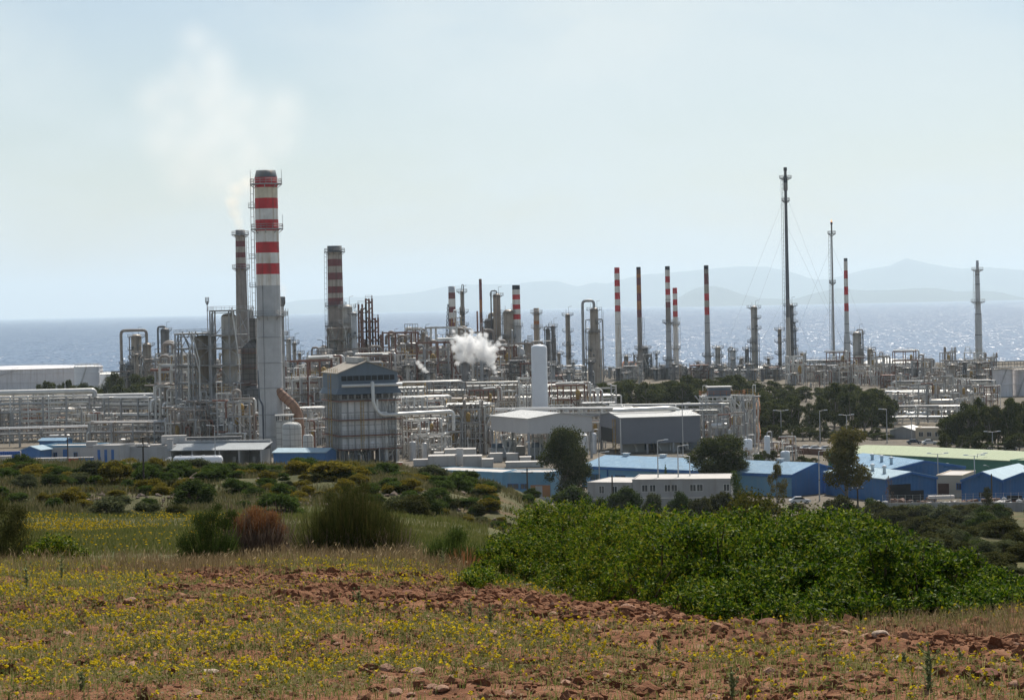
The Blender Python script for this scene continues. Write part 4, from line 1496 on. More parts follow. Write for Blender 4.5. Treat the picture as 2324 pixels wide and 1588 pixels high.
for xx0, z0, xx1, z1 in ((-1.1, 24.05, ym, 27.15), (ym, 27.15, LN + 1.1, 24.05)):
    q.add([(xx0, -1.0, z0), (xx1, -1.0, z1), (xx1, WD + 1, z1), (xx0, WD + 1, z0), (xx0, -1.0, z0 + .25), (xx1, -1.0, z1 + .25), (xx1, WD + 1, z1 + .25), (xx0, WD + 1, z0 + .25)],
          [(0, 3, 2, 1), (4, 5, 6, 7), (0, 1, 5, 4), (1, 2, 6, 5), (2, 3, 7, 6), (3, 0, 4, 7)])
q.build('roof', K['beigeroof'], bh)
q = MB(); q.box(ym - 1.6, ym + 1.6, 2, WD - 1, 26.9, 28.3); q.build('roof_monitor', K['unit'], bh)
q = MB(); q.box(0.2, LN - .3, -.68, -.62, 22.2, 23.5)
q.build('window_strip', K['dark'], bh)
for k in range(1, 9):
    q = MB(); q.box(LN * k / 9 - .08, LN * k / 9 + .08, -.75, -.61, 22.1, 23.6); q.build('mullion', K['bluegrey'], bh)
q = MB()
for k in range(9):
    xx = LN * k / 8
    q.bar((xx, -.25, 3.6), (xx, -.25, 18.4), .3)
    q.bar((xx, -1.2, 17.3), (xx, -1.2, 18.5), .16)
for k in range(9):
    yy = WD * k / 8
    q.bar((-.25, yy, 3.6), (-.25, yy, 18.4), .3)
q.build('buckstay', K['gpipe'], bh)
for z in (3.9, 7.6, 11.8, 16.9):
    q = MB()
    q.box(-1.3, LN + 1.3, -1.3, -.02, z - .32, z); q.box(-1.3, -.02, -.019, WD, z - .32, z)
    g = q.build('walkway', K['rsteel'], bh)
    q = MB(); q.rail([(LN + 1.2, -1.25, z), (-1.25, -1.25, z), (-1.25, WD, z)], 1.15, .06, 1.9); q.build('railing', K['bpipe'], g)
for xx in np.linspace(.3, LN - .3, 5):
    for yy in np.linspace(.3, WD - .3, 4):
        q = MB(); q.box(xx - .4, xx + .4, yy - .4, yy + .4, 0, 3.7); q.build('leg', K['dsteel'], bh)
for k in range(10):
    q = MB(); xx = random.Random(k).uniform(.8, LN - 1); q.pipe([(xx, 1 + k, .3), (xx, 1 + k, 2.0 + k % 3 * .5), (xx + 3, 1 + k, 2.0 + k % 3 * .5), (xx + 3, 1 + k, .3)], .25, 7); q.build('base_pipe', K['pipe'], bh)
q = MB(); q.pipe([(0, -1.8, 20.9), (LN + 1.5, -1.8, 20.9)], .42, 10); q.build('header_pipe', K['pipe'], bh)
q = MB(); q.pipe([(LN * .55, -1.8, 20.9), (LN * .55, -2.2, 21.8), (LN * .55, -2.6, 16), (LN * .62, -2.6, 13.9), (LN * .70, -2.6, 12.8), (LN * 2.02, -2.6, 13.2), (LN * 2.02, -2.6, 8)], .5, 10); q.build('steam_pipe', K['pipe'], bh)
q = MB(); q.pipe([(LN * .62, -2.6, 17), (LN * .62, -2.6, 13.5), (LN * .8, -2.6, 13.4)], .3, 8); q.build('steam_pipe', K['pipe'], bh)
q = MB(); q.ladder(-1.9, 3, .5, 24, math.pi, .8, .1); q.ladder(LN * .35, -1.9, 4, 17, -math.pi / 2, .8, .1); q.build('ladder', K['yellow'], bh)
q = MB(); q.rail([(-1, -1, 24.4), (-1, WD, 24.4)], 1.1, .07, 2); q.rail([(ym, -.9, 27.4), (ym, WD, 27.4)], 1.0, .06, 2); q.build('roof_railing', K['yellow'], bh)

# stair and service tower at its right
steel_frame('white stair tower with diagonal bracing against the right side of the boiler house', 872, 898, 652, 6, [905, 938, 975, 1010], 'wsteel', bays=1, seed=3, brace=1, pipes=3, vert=4, th=.35)

# ------------------------------------------------------------------ reactors in the big frame, left of the tallest stack
steel_frame('tall light grey steel frame around the higher reactor, left of the tallest stack', 476, 562, 762, 13, [704, 760, 790, 829, 868, 912], 'steel', bays=2, seed=21, brace=.9, th=.45, pipes=3, vert=2)
steel_frame('lower half of the reactor frame with tangled pipes, left of the higher one', 397, 474, 765, 14, [757, 791, 829, 870, 912, 950], 'steel', bays=2, seed=22, brace=.9, th=.45, pipes=4, vert=3)
steel_frame('open pale frame of pipes standing before the reactor frames', 470, 540, 745, 8, [922, 952], 'steel', bays=4, seed=23, brace=.35, th=.5, deck=False, pipes=8, vert=8, stair=False)
drum_v('taller reactor vessel hung in the steel frame, top just below the slim brown stack', 519, 711, 768, 35, 'vessel', legs=False, name='reactor', bottom=868)
drum_v('lower reactor vessel with sooty head inside the left frame', 459, 760, 771, 32, 'vesselb', legs=False, name='reactor', bottom=868)
tower('thin antenna mast above the lower reactor', 470, 683, 775, 2.2, 'vesselg', 91, 1, pipes=0, lad=False, davit=False, name='antenna_mast', cat='mast', reach=.5)
# dark duct work beside the stack
dx_ = at(560, 900, 735)
du = thing('flue_duct_tower', 'sooty dark ducts and hopper squeezed between reactor frame and tallest stack', 'boiler', (dx_.x, 735, 0))
s = pm(735)
def lx_(v): return (v - 560) / s
def lz_(y): return zof(560, y, 735)
q = MB()
q.box(lx_(489), lx_(563), -3, 5, 0.8, lz_(970)); q.build('hopper_box', K['paneld'], du)
q = MB()
a, b = lz_(970), lz_(930)
q.add([(lx_(492), -3, a), (lx_(563), -3, a), (lx_(563), 5, a), (lx_(492), 5, a), (lx_(525), -1.5, b), (lx_(548), -1.5, b), (lx_(548), 3, b), (lx_(525), 3, b)],
      [(4, 5, 6, 7), (0, 1, 5, 4), (1, 2, 6, 5), (2, 3, 7, 6), (3, 0, 4, 7)]); q.build('hopper', K['paneld'], du)
q = MB()
q.bar((lx_(536), .8, lz_(932)), (lx_(566), .8, lz_(845)), 2.6, 3.2); q.build('sloping_duct', K['vesseld'], du)
q = MB()
q.box(lx_(551), lx_(584), -1, 6, lz_(870), lz_(790)); q.build('upper_duct', K['paneld'], du)
q = MB()
a, b = lz_(790), lz_(770)
q.add([(lx_(551), -1, a), (lx_(584), -1, a), (lx_(584), 6, a), (lx_(551), 6, a), (lx_(572), 1, b), (lx_(584), 1, b), (lx_(584), 4, b), (lx_(572), 4, b)],
      [(4, 5, 6, 7), (0, 1, 5, 4), (1, 2, 6, 5), (2, 3, 7, 6), (3, 0, 4, 7)]); q.build('cone_duct', K['paneld'], du)
q = MB(); q.box(lx_(570), lx_(584), -1, 4, lz_(770), lz_(722)); q.build('rising_duct', K['paneld'], du)
q = MB(); q.lathe([(lx_(589) - lx_(564), .5), (lx_(589) - lx_(564), lz_(885)), (1.2, lz_(872))], 24, lx_(577), -1); q.build('boiler_drum', K['paneld'], du)
q = MB()
for y in (800, 835, 872, 905): 
    q.box(lx_(545), lx_(586), -2.6, -1.02, lz_(y) - .15, lz_(y)); q.rail([(lx_(545), -2.55, lz_(y)), (lx_(586), -2.55, lz_(y))], 1.1, .07, 1.8)
q.build('walkway', K['rsteel'], du)
for k in range(3):
    q = MB(); xx = lx_(533 + k * 8); q.pipe([(xx, -3.2, 1), (xx, -3.2, lz_(868)), (xx + 2.5, -1.2, lz_(868))], .16, 7); q.build('pipe', K['gpipe'], du)
# panelled tanks at the stack's right foot
pt = thing('panelled_casing', 'pale panelled casing box at the right foot of the tallest stack', 'casing', (at(626, 960, 690).x, 690, 0))
q = MB(); q.box(0, 4.2, 0, 6, 0, zof(640, 955, 690)); q.build('casing', K['panelw'], pt)
q = MB(); q.box(-.3, 4.8, -.3, 6.3, zof(640, 944, 690), zof(640, 941, 690)); q.build('lid', K['wsteel'], pt)
q = MB()
for xx in (.2, 2, 4): q.bar((xx, .2, zof(640, 955, 690)), (xx, .2, zof(640, 944, 690)), .3); q.bar((xx, 5.8, zof(640, 955, 690)), (xx, 5.8, zof(640, 944, 690)), .3)
q.build('leg', K['dsteel'], pt)
drum_v('round gridded water tank between the panelled casing and boiler house', 662, 957, 684, 44, 'panelw', legs=False, name='round_tank')
drum_v('grey gridded drum just left of the boiler house', 699, 985, 672, 24, 'panelw', legs=False, name='round_tank')
# ------------------------------------------------------------------ pipe racks and structures that fill the works
def rack(label, pxa, Da, pxb, Db, width, ys, npipes, **kw):
    pa, pb = gp(pxa, Da), gp(pxb, Db)
    lv = [zof(pxa, y, Da) for y in ys]
    return pipe_rack(label, (pa.x, pa.y), (pb.x, pb.y), width, lv, npipes, **kw)
rk = rack('tall pipe rack with one fat pipe along its top, at the left edge', -60, 795, 205, 800, 9, [905, 922, 941, 962], 6, seed=1, th=.55)
q = MB()
q.pipe([(-3, 4, 16.2), (39.5, 4, 16.2), (39.5, 4, 14)], .85, 12)
q.build('top_pipe', K['pipe'], rk)
q = MB()
for xx in np.arange(0, 40, 6.5): q.bar((xx, 2, 14), (xx, 2, 15.4), .4); q.bar((xx, 6, 14), (xx, 6, 15.4), .4); q.bar((xx, 1.6, 15.2), (xx, 6.4, 15.2), .4)
q.build('top_frame', K['steel'], rk)
rack('long pipe rack of bright pipes left of the reactor frames', 200, 806, 432, 790, 9, [905, 921, 944, 968], 6, seed=2, th=.5)
rack('second pipe rack row behind the tall left one', -60, 850, 260, 858, 8, [912, 935], 6, seed=3)
rack('second pipe rack row behind the long bright one', 240, 860, 440, 850, 8, [900, 922, 945], 6, seed=4)
rack('low rear pipe rack below the left tree belt', -40, 930, 430, 935, 8, [905, 920], 7, seed=5)
rack('low front pipe rack of brown and white lines at the left edge', -60, 760, 200, 765, 5, [978, 990], 4, seed=6, pipem=('bpipe', 'gpipe', 'pipe'))
rack('low front pipe rack behind the white office blocks', 205, 760, 400, 755, 6, [962, 985], 5, seed=7, pipem=('bpipe', 'gpipe', 'pipe'))
rack('high trussed pipe bridge between tallest stack and boiler house', 640, 790, 735, 792, 6, [860, 885, 915], 4, seed=8, th=.5)
rack('lower pipe rack under the trussed bridge', 640, 745, 735, 747, 6, [930, 955, 985], 5, seed=9)
rack('rear rack of brown lines right of the boiler house roof', 895, 880, 1055, 885, 7, [872, 892, 910], 5, seed=10, pipem=('pipe', 'bpipe', 'gpipe'))
rack('white pipe rack stepping right from the boiler house', 898, 730, 1020, 735, 7, [905, 930, 955, 980], 6, seed=11, m='wsteel')
rack('white rack carrying pipes over the pale compressor shed', 1110, 700, 1420, 690, 4, [932, 948], 4, seed=12, m='wsteel')
rack('rack of bright pipes running behind the white silo', 1190, 800, 1400, 805, 8, [880, 905, 930], 5, seed=13, m='wsteel')
rack('pipe rack laid along the roof line of the dark compressor shed', 1392, 695, 1640, 690, 5, [924, 936], 4, seed=14, m='wsteel', step=9)
rack('far white pipe rack before the rust stained silo tanks', 2035, 960, 2255, 950, 9, [868, 882, 900], 6, seed=15, m='wsteel')
rack('middle white pipe rack between the two tall eucalyptus clumps', 2020, 870, 2200, 865, 9, [892, 915, 940], 6, seed=16, m='wsteel')
rack('near pale pipe rack behind the beige office', 2030, 790, 2190, 785, 7, [925, 950, 972], 5, seed=17, m='wsteel')
rack('dim rear rack at the foot of the right hand stack row', 1380, 1380, 1620, 1385, 8, [842, 852], 4, seed=18, m='dsteel', pipem=('bpipe', 'gpipe'))
rack('dim rack under the columns behind the silo', 1180, 1180, 1330, 1185, 8, [835, 850, 862], 4, seed=19, m='dsteel', pipem=('bpipe', 'pipe', 'gpipe'))
rack('dim rack behind the steam cloud', 985, 1080, 1180, 1085, 8, [842, 856, 870], 4, seed=20, m='dsteel', pipem=('bpipe', 'pipe', 'gpipe'))
rack('dim rack between boiler house roof and crane', 880, 1020, 1010, 1025, 8, [825, 842, 858], 4, seed=21, m='dsteel', pipem=('bpipe', 'pipe', 'gpipe'))
rack('dim rack behind the tallest stack', 630, 950, 745, 955, 8, [822, 840, 856], 4, seed=22, m='dsteel', pipem=('bpipe', 'pipe', 'gpipe'))
rack('rack crossing behind the goose-neck columns at far left', 262, 1180, 400, 1185, 8, [845, 858], 4, seed=23, m='dsteel', pipem=('bpipe', 'pipe'))
rack('rack between the pale tank dome and the eucalyptus belt', 1620, 1290, 1800, 1290, 8, [842, 856], 4, seed=24, m='steel')
rack('long rack in front of the shoreline right of the flares', 1980, 1330, 2255, 1325, 8, [838, 850], 4, seed=25, m='steel')

F_ = steel_frame
F_('white framed pipe structure, nearest one right of the boiler house', 905, 1000, 690, 12, [938, 962, 988, 1014], 'wsteel', seed=31, brace=.5, pipes=9, vert=9, deck=False, stair=False)
F_('cage of white uprights with yellow ladders left of the pale shed', 1016, 1110, 682, 12, [918, 945, 972, 1000], 'wsteel', seed=32, brace=.4, pipes=10, vert=16, th=.34, railm='yellow')
F_('small white pipe gantry behind the two squat tanks', 934, 1010, 664, 6, [984, 1008], 'wsteel', seed=33, brace=.8, pipes=6, vert=6, deck=False, stair=False)
F_('brown process deck with yellow rails below the steam cloud', 962, 1185, 815, 14, [905, 925, 948], 'bpipe', bays=8, seed=34, brace=.5, pipes=10, vert=10, railm='yellow')
F_('open pipe deck with tall white uprights beside the boiler house stair', 905, 960, 780, 12, [880, 905, 935], 'wsteel', seed=35, brace=.5, pipes=8, vert=8, railm='yellow')
F_('braced white frame left of the white silo', 1178, 1207, 742, 8, [857, 890, 925], 'wsteel', seed=36, bays=1, brace=1, pipes=3, vert=3, deck=False, stair=False)
F_('pipe deck with tanks and rails right of the white silo', 1245, 1330, 775, 12, [888, 912, 940], 'wsteel', seed=37, brace=.4, pipes=9, vert=8, railm='yellow')
F_('small beige deck crowded with valves above the gap of the two sheds', 1325, 1395, 735, 10, [915, 935, 955], 'steel', seed=38, brace=.5, pipes=8, vert=8)
F_('white braced scaffold-like structure right of the dark shed', 1594, 1660, 692, 10, [900, 925, 950, 975], 'wsteel', seed=39, brace=.9, pipes=4, vert=3, th=.3, deck=False, stair=False, railm='orange')
F_('cage of white pipes at the right end of the braced structure', 1660, 1714, 690, 10, [902, 930, 960, 990], 'wsteel', seed=40, brace=.3, pipes=5, vert=10, th=.26, deck=False, railm='orange')
F_('grey open structure at the foot of the two flares', 1802, 1908, 1240, 14, [818, 842, 866], 'steel', seed=41, brace=.4, pipes=9, vert=5)
F_('brown air cooler deck stretching right of the fat pale column', 1960, 2080, 1190, 14, [852, 868], 'rsteel', bays=9, seed=42, brace=.7, pipes=5, vert=4)
F_('grey gantry with white canopy at the shoreline', 2040, 2112, 1180, 10, [830, 850], 'steel', seed=43, brace=.3, pipes=4, vert=3)
F_('rust tinted structure around the lone far right stack foot', 2165, 2250, 1290, 12, [824, 838, 850], 'dsteel', seed=44, brace=.5, pipes=6, vert=5)
F_('brown structure around the columns behind the crane', 1060, 1135, 1140, 12, [775, 800, 825, 845], 'dsteel', seed=45, brace=.6, pipes=6, vert=5)
F_('platform stack around the foot of the squat brown stack', 742, 800, 975, 12, [745, 770, 795, 820], 'oldconc', seed=46, brace=.4, pipes=6, vert=6)
F_('brown furnace frame at the foot of the rust streaked stack', 1440, 1478, 1335, 10, [805, 830, 846], 'dsteel', seed=47, brace=.6, pipes=4, vert=4)
F_('furnace frame at the foot of the ringed stack', 1500, 1545, 1335, 10, [828, 844], 'dsteel', seed=48, brace=.6, pipes=4, vert=4)
F_('grey furnace box frame at the foot of the last dull banded stack', 1585, 1622, 1332, 10, [826, 844], 'steel', seed=49, brace=.7, pipes=4, vert=3)
F_('dark spindly frame with smoke stained head between boiler house and crane', 903, 930, 1062, 8, [760, 785, 808, 830], 'rsteel', seed=50, bays=2, brace=.7, pipes=4, vert=3)
# air cooler bank
ac = thing('air_cooler_bank', 'row of pale air cooler fans on an orange railed deck below the steam', 'cooler', (at(1120, 880, 850).x, 850, 0))
s = pm(850)
W2 = 62 / s
z1, z2 = zof(1120, 903, 850), zof(1120, 872, 850)
q = MB()
for xx in np.linspace(-W2, W2, 9):
    for yy in (0, 9): q.bar((xx, yy, 0), (xx, yy, z2), .4)
q.box(-W2, W2, -.2, 9.2, z1 - .4, z1)
q.build('frame', K['bpipe'], ac)
for k in range(8):
    xx = -W2 + (k + .5) * 2 * W2 / 8
    q = MB(); q.lathe([(1.05, z1 + .6), (.9, z1 + 1.6), (1.1, z1 + 2.2)], 14, xx, 4, caps=True); q.build('fan_ring', K['gpipe'], ac)
    q = MB(); q.box(xx - 1.1, xx + 1.1, .2, 8.8, z2 - 1.6, z2 - .4); q.build('tube_bundle', K['unit'], ac)
q = MB(); q.rail([(-W2, -.3, z1), (W2, -.3, z1)], 1.2, .1, 1.8); q.rail([(-W2, -.2, z2), (W2, -.2, z2)], 1.1, .08, 1.8); q.build('railing', K['yellow'], ac)
q = MB(); q.pipe([(-W2, -.8, z2 + .7), (W2, -.8, z2 + .7), (W2, -.8, 1)], .35, 8); q.build('header_pipe', K['pipe'], ac)

# vessels and tall plain things
drum_v('plain white bullet silo standing tall behind the pale compressor shed', 1223, 781, 725, 36, 'silo', legs=False, name='silo', cat='silo')
for lb, px, y, D, wd, mm in (('left of two squat white tanks right of the boiler house', 936, 1001, 657, 17, 'vesselg'), ('right of two squat white tanks right of the boiler house', 963, 1004, 660, 13, 'vesselg'),
        ('white domed drum right of the white silo, half hidden by pipes', 1252, 905, 790, 20, 'pipe'), ('white gas bottle tank behind the round dark tree, leftmost of three', 1697, 995, 612, 21, 'silo'),
        ('slimmest white gas bottle tank, middle of three right of the dark shed', 1741, 988, 606, 14, 'silo'), ('stubby white gas bottle tank, rightmost of three', 1782, 1022, 590, 22, 'silo')):
    drum_v(lb, px, y, D, wd, mm, legs=False)
rg = random.Random(77)
for i in range(46):
    zone_ = rg.choice([(905, 1110, 700, 800), (1240, 1400, 700, 830), (640, 735, 700, 800), (20, 400, 740, 900), (2030, 2190, 780, 960), (1600, 1715, 680, 760), (900, 1180, 830, 1000), (1805, 2250, 1150, 1330)])
    px, D = rg.uniform(zone_[0], zone_[1]), rg.uniform(zone_[2], zone_[3])
    p = gp(px, D)
    drum_h('pale horizontal vessel on saddles half hidden among the pipework', p.x, D, rg.choice([1.0, 2.5, 5.0, 8.0]), rg.uniform(.6, 1.3), rg.uniform(4, 8), rg.uniform(-.3, .3) + rg.choice([0, 1.4]), rg.choice(['pipe', 'vesselg', 'vessel']),
           group='horizontal vessels among the pipework')
bx = thing('cooler_box', 'dark blue louvred cooler box on a railed orange deck above the white structure', 'cooler', (at(1632, 895, 700).x, 700, 0))
z = zof(1632, 897, 700)
q = MB(); q.box(-3.2, 3.2, -2, 4, z, zof(1632, 879, 700)); q.build('casing', K['bluegrey'], bx)
q = MB(); q.box(-3.6, 3.6, -2.4, 4.4, zof(1632, 879, 700), zof(1632, 876.5, 700)); q.build('lid', K['unit'], bx)
q = MB(); q.box(-5.5, 7.5, -3, 5, z - .3, z - .02)
for xx in (-5, 0, 7):
    for yy in (-2.5, 4.5): q.bar((xx, yy, 0), (xx, yy, z - .3), .4)
q.build('deck', K['steel'], bx)
q = MB(); q.rail([(-5.4, 5, z), (-5.4, -2.9, z), (7.4, -2.9, z), (7.4, 5, z)], 1.3, .09, 1.8); q.build('railing', K['orange'], bx)
fn = thing('vent_funnel', 'white funnel vent on a thin pipe above the beige valve deck', 'vent', (at(1356, 880, 742).x, 742, 0))
z = zof(1356, 879, 742)
q = MB(); q.lathe([(.3, 0), (.3, z - 2.2)], 10); q.build('pipe', K['wsteel'], fn)
q = MB(); q.lathe([(.35, z - 2.2), (.9, z - .6), (.9, z - .3), (.25, z)], 12); q.build('funnel', K['wsteel'], fn)
fn = dup(fn, (at(1076, 930, 735).x, 735, zof(1076, 920, 735) - z), label='white funnel vent right of the yellow ladders, below the air coolers')

# ------------------------------------------------------------------ compressor sheds
cs = gable('pale open-sided compressor shed on tall legs, gable toward the right', corner(1201, 643), (math.cos(R(24)), math.sin(R(24))), 18.8, 25, 11.2, 12.4, 'shedw', 'shedroof', ridge_along='v', open_z=7.2, name='compressor_shed')
def machine(label, px, D, seed, m='unit', rz=.3):
    p = gp(px, D)
    r_ = thing('compressor_set', label, 'machine', (p.x, D, 0), rz)
    g = random.Random(seed)
    q = MB(); q.box(-3, 3, -1.5, 1.5, .4, 2.6); q.build('casing', K[m], r_)
    q = MB(); q.box(-3.4, 3.4, -1.8, 1.8, 0, .4); q.build('plinth', K['concrete'], r_)
    q = MB(); q.tube([(-2.2, 0, 3.1), (.6, 0, 3.1)], .8, 14); q.build('motor', K['bluegrey'], r_)
    for k in range(3):
        q = MB(); xx = g.uniform(-2.5, 2.5); q.pipe([(xx, 0, 2.6), (xx, 0, 4.5 + k * .5), (xx + g.uniform(-3, 3), -1, 4.5 + k * .5), (xx + g.uniform(-3, 3), -2.2, .4)], .25, 7); q.build('pipe', K['pipe'], r_)
for i, px in enumerate((1135, 1165, 1225, 1262, 1300)):
    machine('compressor set with pipes in the shade of the pale shed', px, 662 + i % 2 * 7, i, 'unit')
for o in [o for o in COL.objects if o.name.startswith('compressor_set')]: o['group'] = 'compressors under the pale shed'
gs = gable('dark grey compressor shed on legs with a pale roof, right of the pale shed', corner(1410, 665), (math.cos(R(11)), math.sin(R(11))), 22.6, 25, 9.9, 10.9, 'shedg', 'shedroof', open_z=2.7, name='compressor_shed')
q = MB(); q.box(-.06, -.02, 9, 23.8, 2.75, 6.6); q.build('shade_panel', K['dark'], gs)  # flat dark sheet painting the shade of the open lower gable
q = MB(); q.ladder(-.4, 5, 0, 9.5, math.pi, .9, .12); q.build('ladder', K['yellow'], gs)
q = MB(); q.box(-.2, .06, -.2, .06, 0, 9.7); q.build('downpipe', K['wsteel'], gs)
q = MB(); q.pipe([(0, 9, 11.7), (17, 9.5, 11.9), (20, 14, 11.2)], .55, 10); q.build('roof_pipe', K['pipe'], gs)
q = MB(); q.box(2, 20, 11.5, 13.5, 11.0, 11.6); q.build('roof_vent', K['roofwhite'], gs)
for i, px in enumerate((1436, 1478, 1516, 1556)):
    machine('pump set in the shadow under the dark shed', px, 672 + i % 2 * 6, 10 + i, 'bluegrey' if i % 2 else 'unit', .2)
for o in [o for o in COL.objects if o.get('label', '').startswith('pump set')]: o['group'] = 'pump sets under the dark shed'
for px, wd, lb in ((1322, 20, 'white upright tank in the gap between the two sheds, left one'), (1346, 16, 'white upright tank in the gap between the two sheds, right one')):
    drum_v(lb, px, 982, 672, wd, 'silo', legs=False)

# ------------------------------------------------------------------ blue and white buildings
# long blue shed: eaves wall to us, gable at its right end
A, B = corner(1322, 549), corner(1797, 508)
u, ln = uvec(A, B)
lb_ = gable('long light blue shed with darker blue right gable, behind the white hut', A, u, ln, 16.8, 4.6, 6.5, 'bluel', 'blueroof', trimm='trim', name='industrial_shed')
q = MB(); q.add([(ln + .012, .02, 0), (ln + .012, 16.78, 0), (ln + .012, 16.78, 4.58), (ln + .012, 8.4, 6.48), (ln + .012, .02, 4.58)], [(0, 1, 2, 3, 4)]); q.build('end_wall', K['blue'], lb_)
q = MB(); q.bar((ln + .3, -.3, 4.5), (ln + .3, 8.4, 6.45), .2, .4); q.bar((ln + .3, 8.4, 6.45), (ln + .3, 17.1, 4.5), .2, .4); q.box(ln + .013, ln + .15, 11, 14, 0, 3.4); q.build('end_trim', K['trim'], lb_)
for k in (2.5, 10, 17): window(lb_, k, 1.6, 3, 1.3)
for k in (7.6, 27, 45):
    q = MB(); q.box(k, k + .25, -.2, -.003, 0, 4.4); q.build('downpipe', K['trim'], lb_)
def gsh(label, pxa, Da, pxb, Db, Wd, he, hr, wm, rm, **kw):
    A, B = corner(pxa, Da), corner(pxb, Db)
    u, ln = uvec(A, B)
    return gable(label, A, u, ln, Wd, he, hr, wm, rm, **kw), ln
g1, ln = gsh('blue gabled shed with a dark loading mouth, beside the junk yard', 2012, 488, 2124, 492, 26, 4.7, 5.9, 'blue', 'bluewroof', ridge_along='v', trimm='trim')
q = MB(); q.box(.6, 5.6, -.035, -.005, .02, 3.6); q.box(5.601, 8.6, -.035, -.005, .02, 2.2); q.build('opening', K['dark'], g1)
q = MB()
for k in range(5):
    for j in range(3): q.box(3.0 + k * .55, 3.5 + k * .55, -.6, -.06, .05 + j * .9, .9 + j * .9)
q = None
g2, ln = gsh('blue gabled shed standing behind the loading shed', 2023, 515, 2188, 520, 30, 4.8, 6.3, 'blue', 'blueroof', ridge_along='v', trimm='trim', ridge_pos=.45)
g3, ln = gsh('blue shed with bleached roof, left half of the twin gables at right', 2185, 484, 2277, 480, 24, 4.6, 6.2, 'blue', 'bluewroof', ridge_along='v', trimm='trim')
q = MB(); q.box(3.4, 6.0, -.05, -.01, 1.2, 2.2); q.build('opening', K['dark'], g3)
g4, ln = gsh('blue shed with bleached roof, right half of the twin gables at right', 2277, 480, 2372, 476, 24, 4.6, 6.2, 'blue', 'bluewroof', ridge_along='v', trimm='trim')
q = MB(); q.box(.8, 3.8, -.05, -.01, .6, 1.7); q.build('opening', K['dark'], g4)
A, B = corner(2126, 500), corner(2184, 498)
u, ln = uvec(A, B)
cb_ = flat_building('cream workshop with dark gateway squeezed between the blue sheds', A, u, ln, 14, 4.3, 'creamwall', 'flatroof', .25, name='workshop')
q = MB(); q.box(.3, 2.6, -.04, -.005, .02, 2.8); q.build('doorway', K['junk1'], cb_)
window(cb_, 4.2, 1.6, .9, 1.2)
A, B = corner(1880, 575), corner(2293, 530)
u, ln = uvec(A, B)
gh = gable('long green walled warehouse with pale yellow-green roof', A, u, ln, 26, 5.0, 5.9, 'green', 'greenroof', name='warehouse', trimm=None)
for k in np.linspace(6, ln - 6, 5):
    q = MB(); q.pipe([(k, -.02, 3.6), (k, -1.2, 4.0)], .06, 5); q.box(k - .25, k + .25, -1.7, -1.2, 3.92, 4.05); q.build('wall_lamp', K['lamp'], gh)
A, B = corner(2294, 528), corner(2420, 520)
u, ln = uvec(A, B)
flat_building('darker green windowless annex cut by the right edge', A, u, ln, 20, 5.2, 'green', 'greenroof', .3, name='warehouse_annex')
# white hut
A, B = corner(1436, 492), corner(1660, 489)
u, ln = uvec(A, B)
wh = flat_building('white flat roofed hut with paired windows, nearest building behind the glossy bush', A, u, ln, 15, 5.3, 'hutwall', 'flatroof', .2, name='site_hut')
for k in (2.0, 3.6, 6.6, 8.0, 11.8, 13.2, 18.6): window(wh, k, 3.0, 1.1, 1.3, frame='wsteel')
A, B = corner(1334, 496), corner(1435, 492.5)
u, ln = uvec(A, B)
wl = flat_building('lower left wing of the white hut', A, u, ln, 14, 4.7, 'hutwall', 'flatroof', .15, name='site_hut')
for k in (2.6, 5.4): window(wl, k, 2.6, 1.0, 1.4, frame='wsteel')
# blue terrace building with brick part
A, B = corner(968, 540), corner(1142, 524)
u, ln = uvec(A, B)
tb = flat_building('light blue walled building with white panels, left part, on the slope edge', A, u, ln, 9, 5.0, 'bluel', 'flatroof', .3, name='works_building', loc_z=0)
for k in np.linspace(2, ln - 3.5, 6):
    q = MB(); q.box(k, k + 2.2, -.03, -.004, 2.0, 3.2); q.build('panel', K['wall'], tb)
A, B = corner(1143, 523.5), corner(1250, 520)
u, ln = uvec(A, B)
tb = flat_building('light blue walled building with orange brick bay beside the tall dark tree', A, u, ln, 9, 5.1, 'bluel', 'flatroof', .3, name='works_building')
q = MB(); q.box(6.2, ln - .1, -.05, -.004, .02, 2.6); q.build('brick_bay', K['brick'], tb)
q = MB(); q.box(7.3, 8.9, -.08, -.051, .02, 2.4); q.build('door', K['wall'], tb)
window(tb, 1.0, 1.8, 2.4, 1.0)
window(tb, 4.0, 1.8, 1.6, 1.0)
# white office blocks at left
A, B = corner(89, 668), corner(212, 664)
u, ln = uvec(A, B)
o1 = flat_building('long low white office with blue edge band, left of the blue-windowed block', A, u, ln, 12, 5.0, 'wall', 'flatroof', .5, band='bluel', name='office_block')
door(o1, 7.2, 1.4, 4.4, 'trim')
for k in (1.5, 4.4, 10.5): window(o1, k, 2.2, 1.0, 1.3)
A, B = corner(212, 647), corner(272, 645)
u, ln = uvec(A, B)
o2 = flat_building('white block with tall blue windows and a small blue sign', A, u, ln, 10, 6.0, 'wall', 'flatroof', .4, band='wall', name='office_block')
for k in (1.3, 3.3, 5.3):
    q = MB(); q.box(k, k + .8, -.05, -.004, 1.6, 5.2); q.build('window', K['trim'], o2)
q = MB(); q.box(.9, 1.9, -.09, -.051, 1.6, 2.4); q.build('sign_board', K['blue'], o2)
A, B = corner(274, 652), corner(392, 650)
u, ln = uvec(A, B)
o3 = flat_building('long white block with roof clutter and an arched door, left of the tin canopy', A, u, ln, 12, 5.1, 'wall', 'flatroof', .5, name='office_block')
door(o3, 2.6, 1.1, 2.6, 'unit'); door(o3, 9.5, 2.6, 3.2, 'unit')
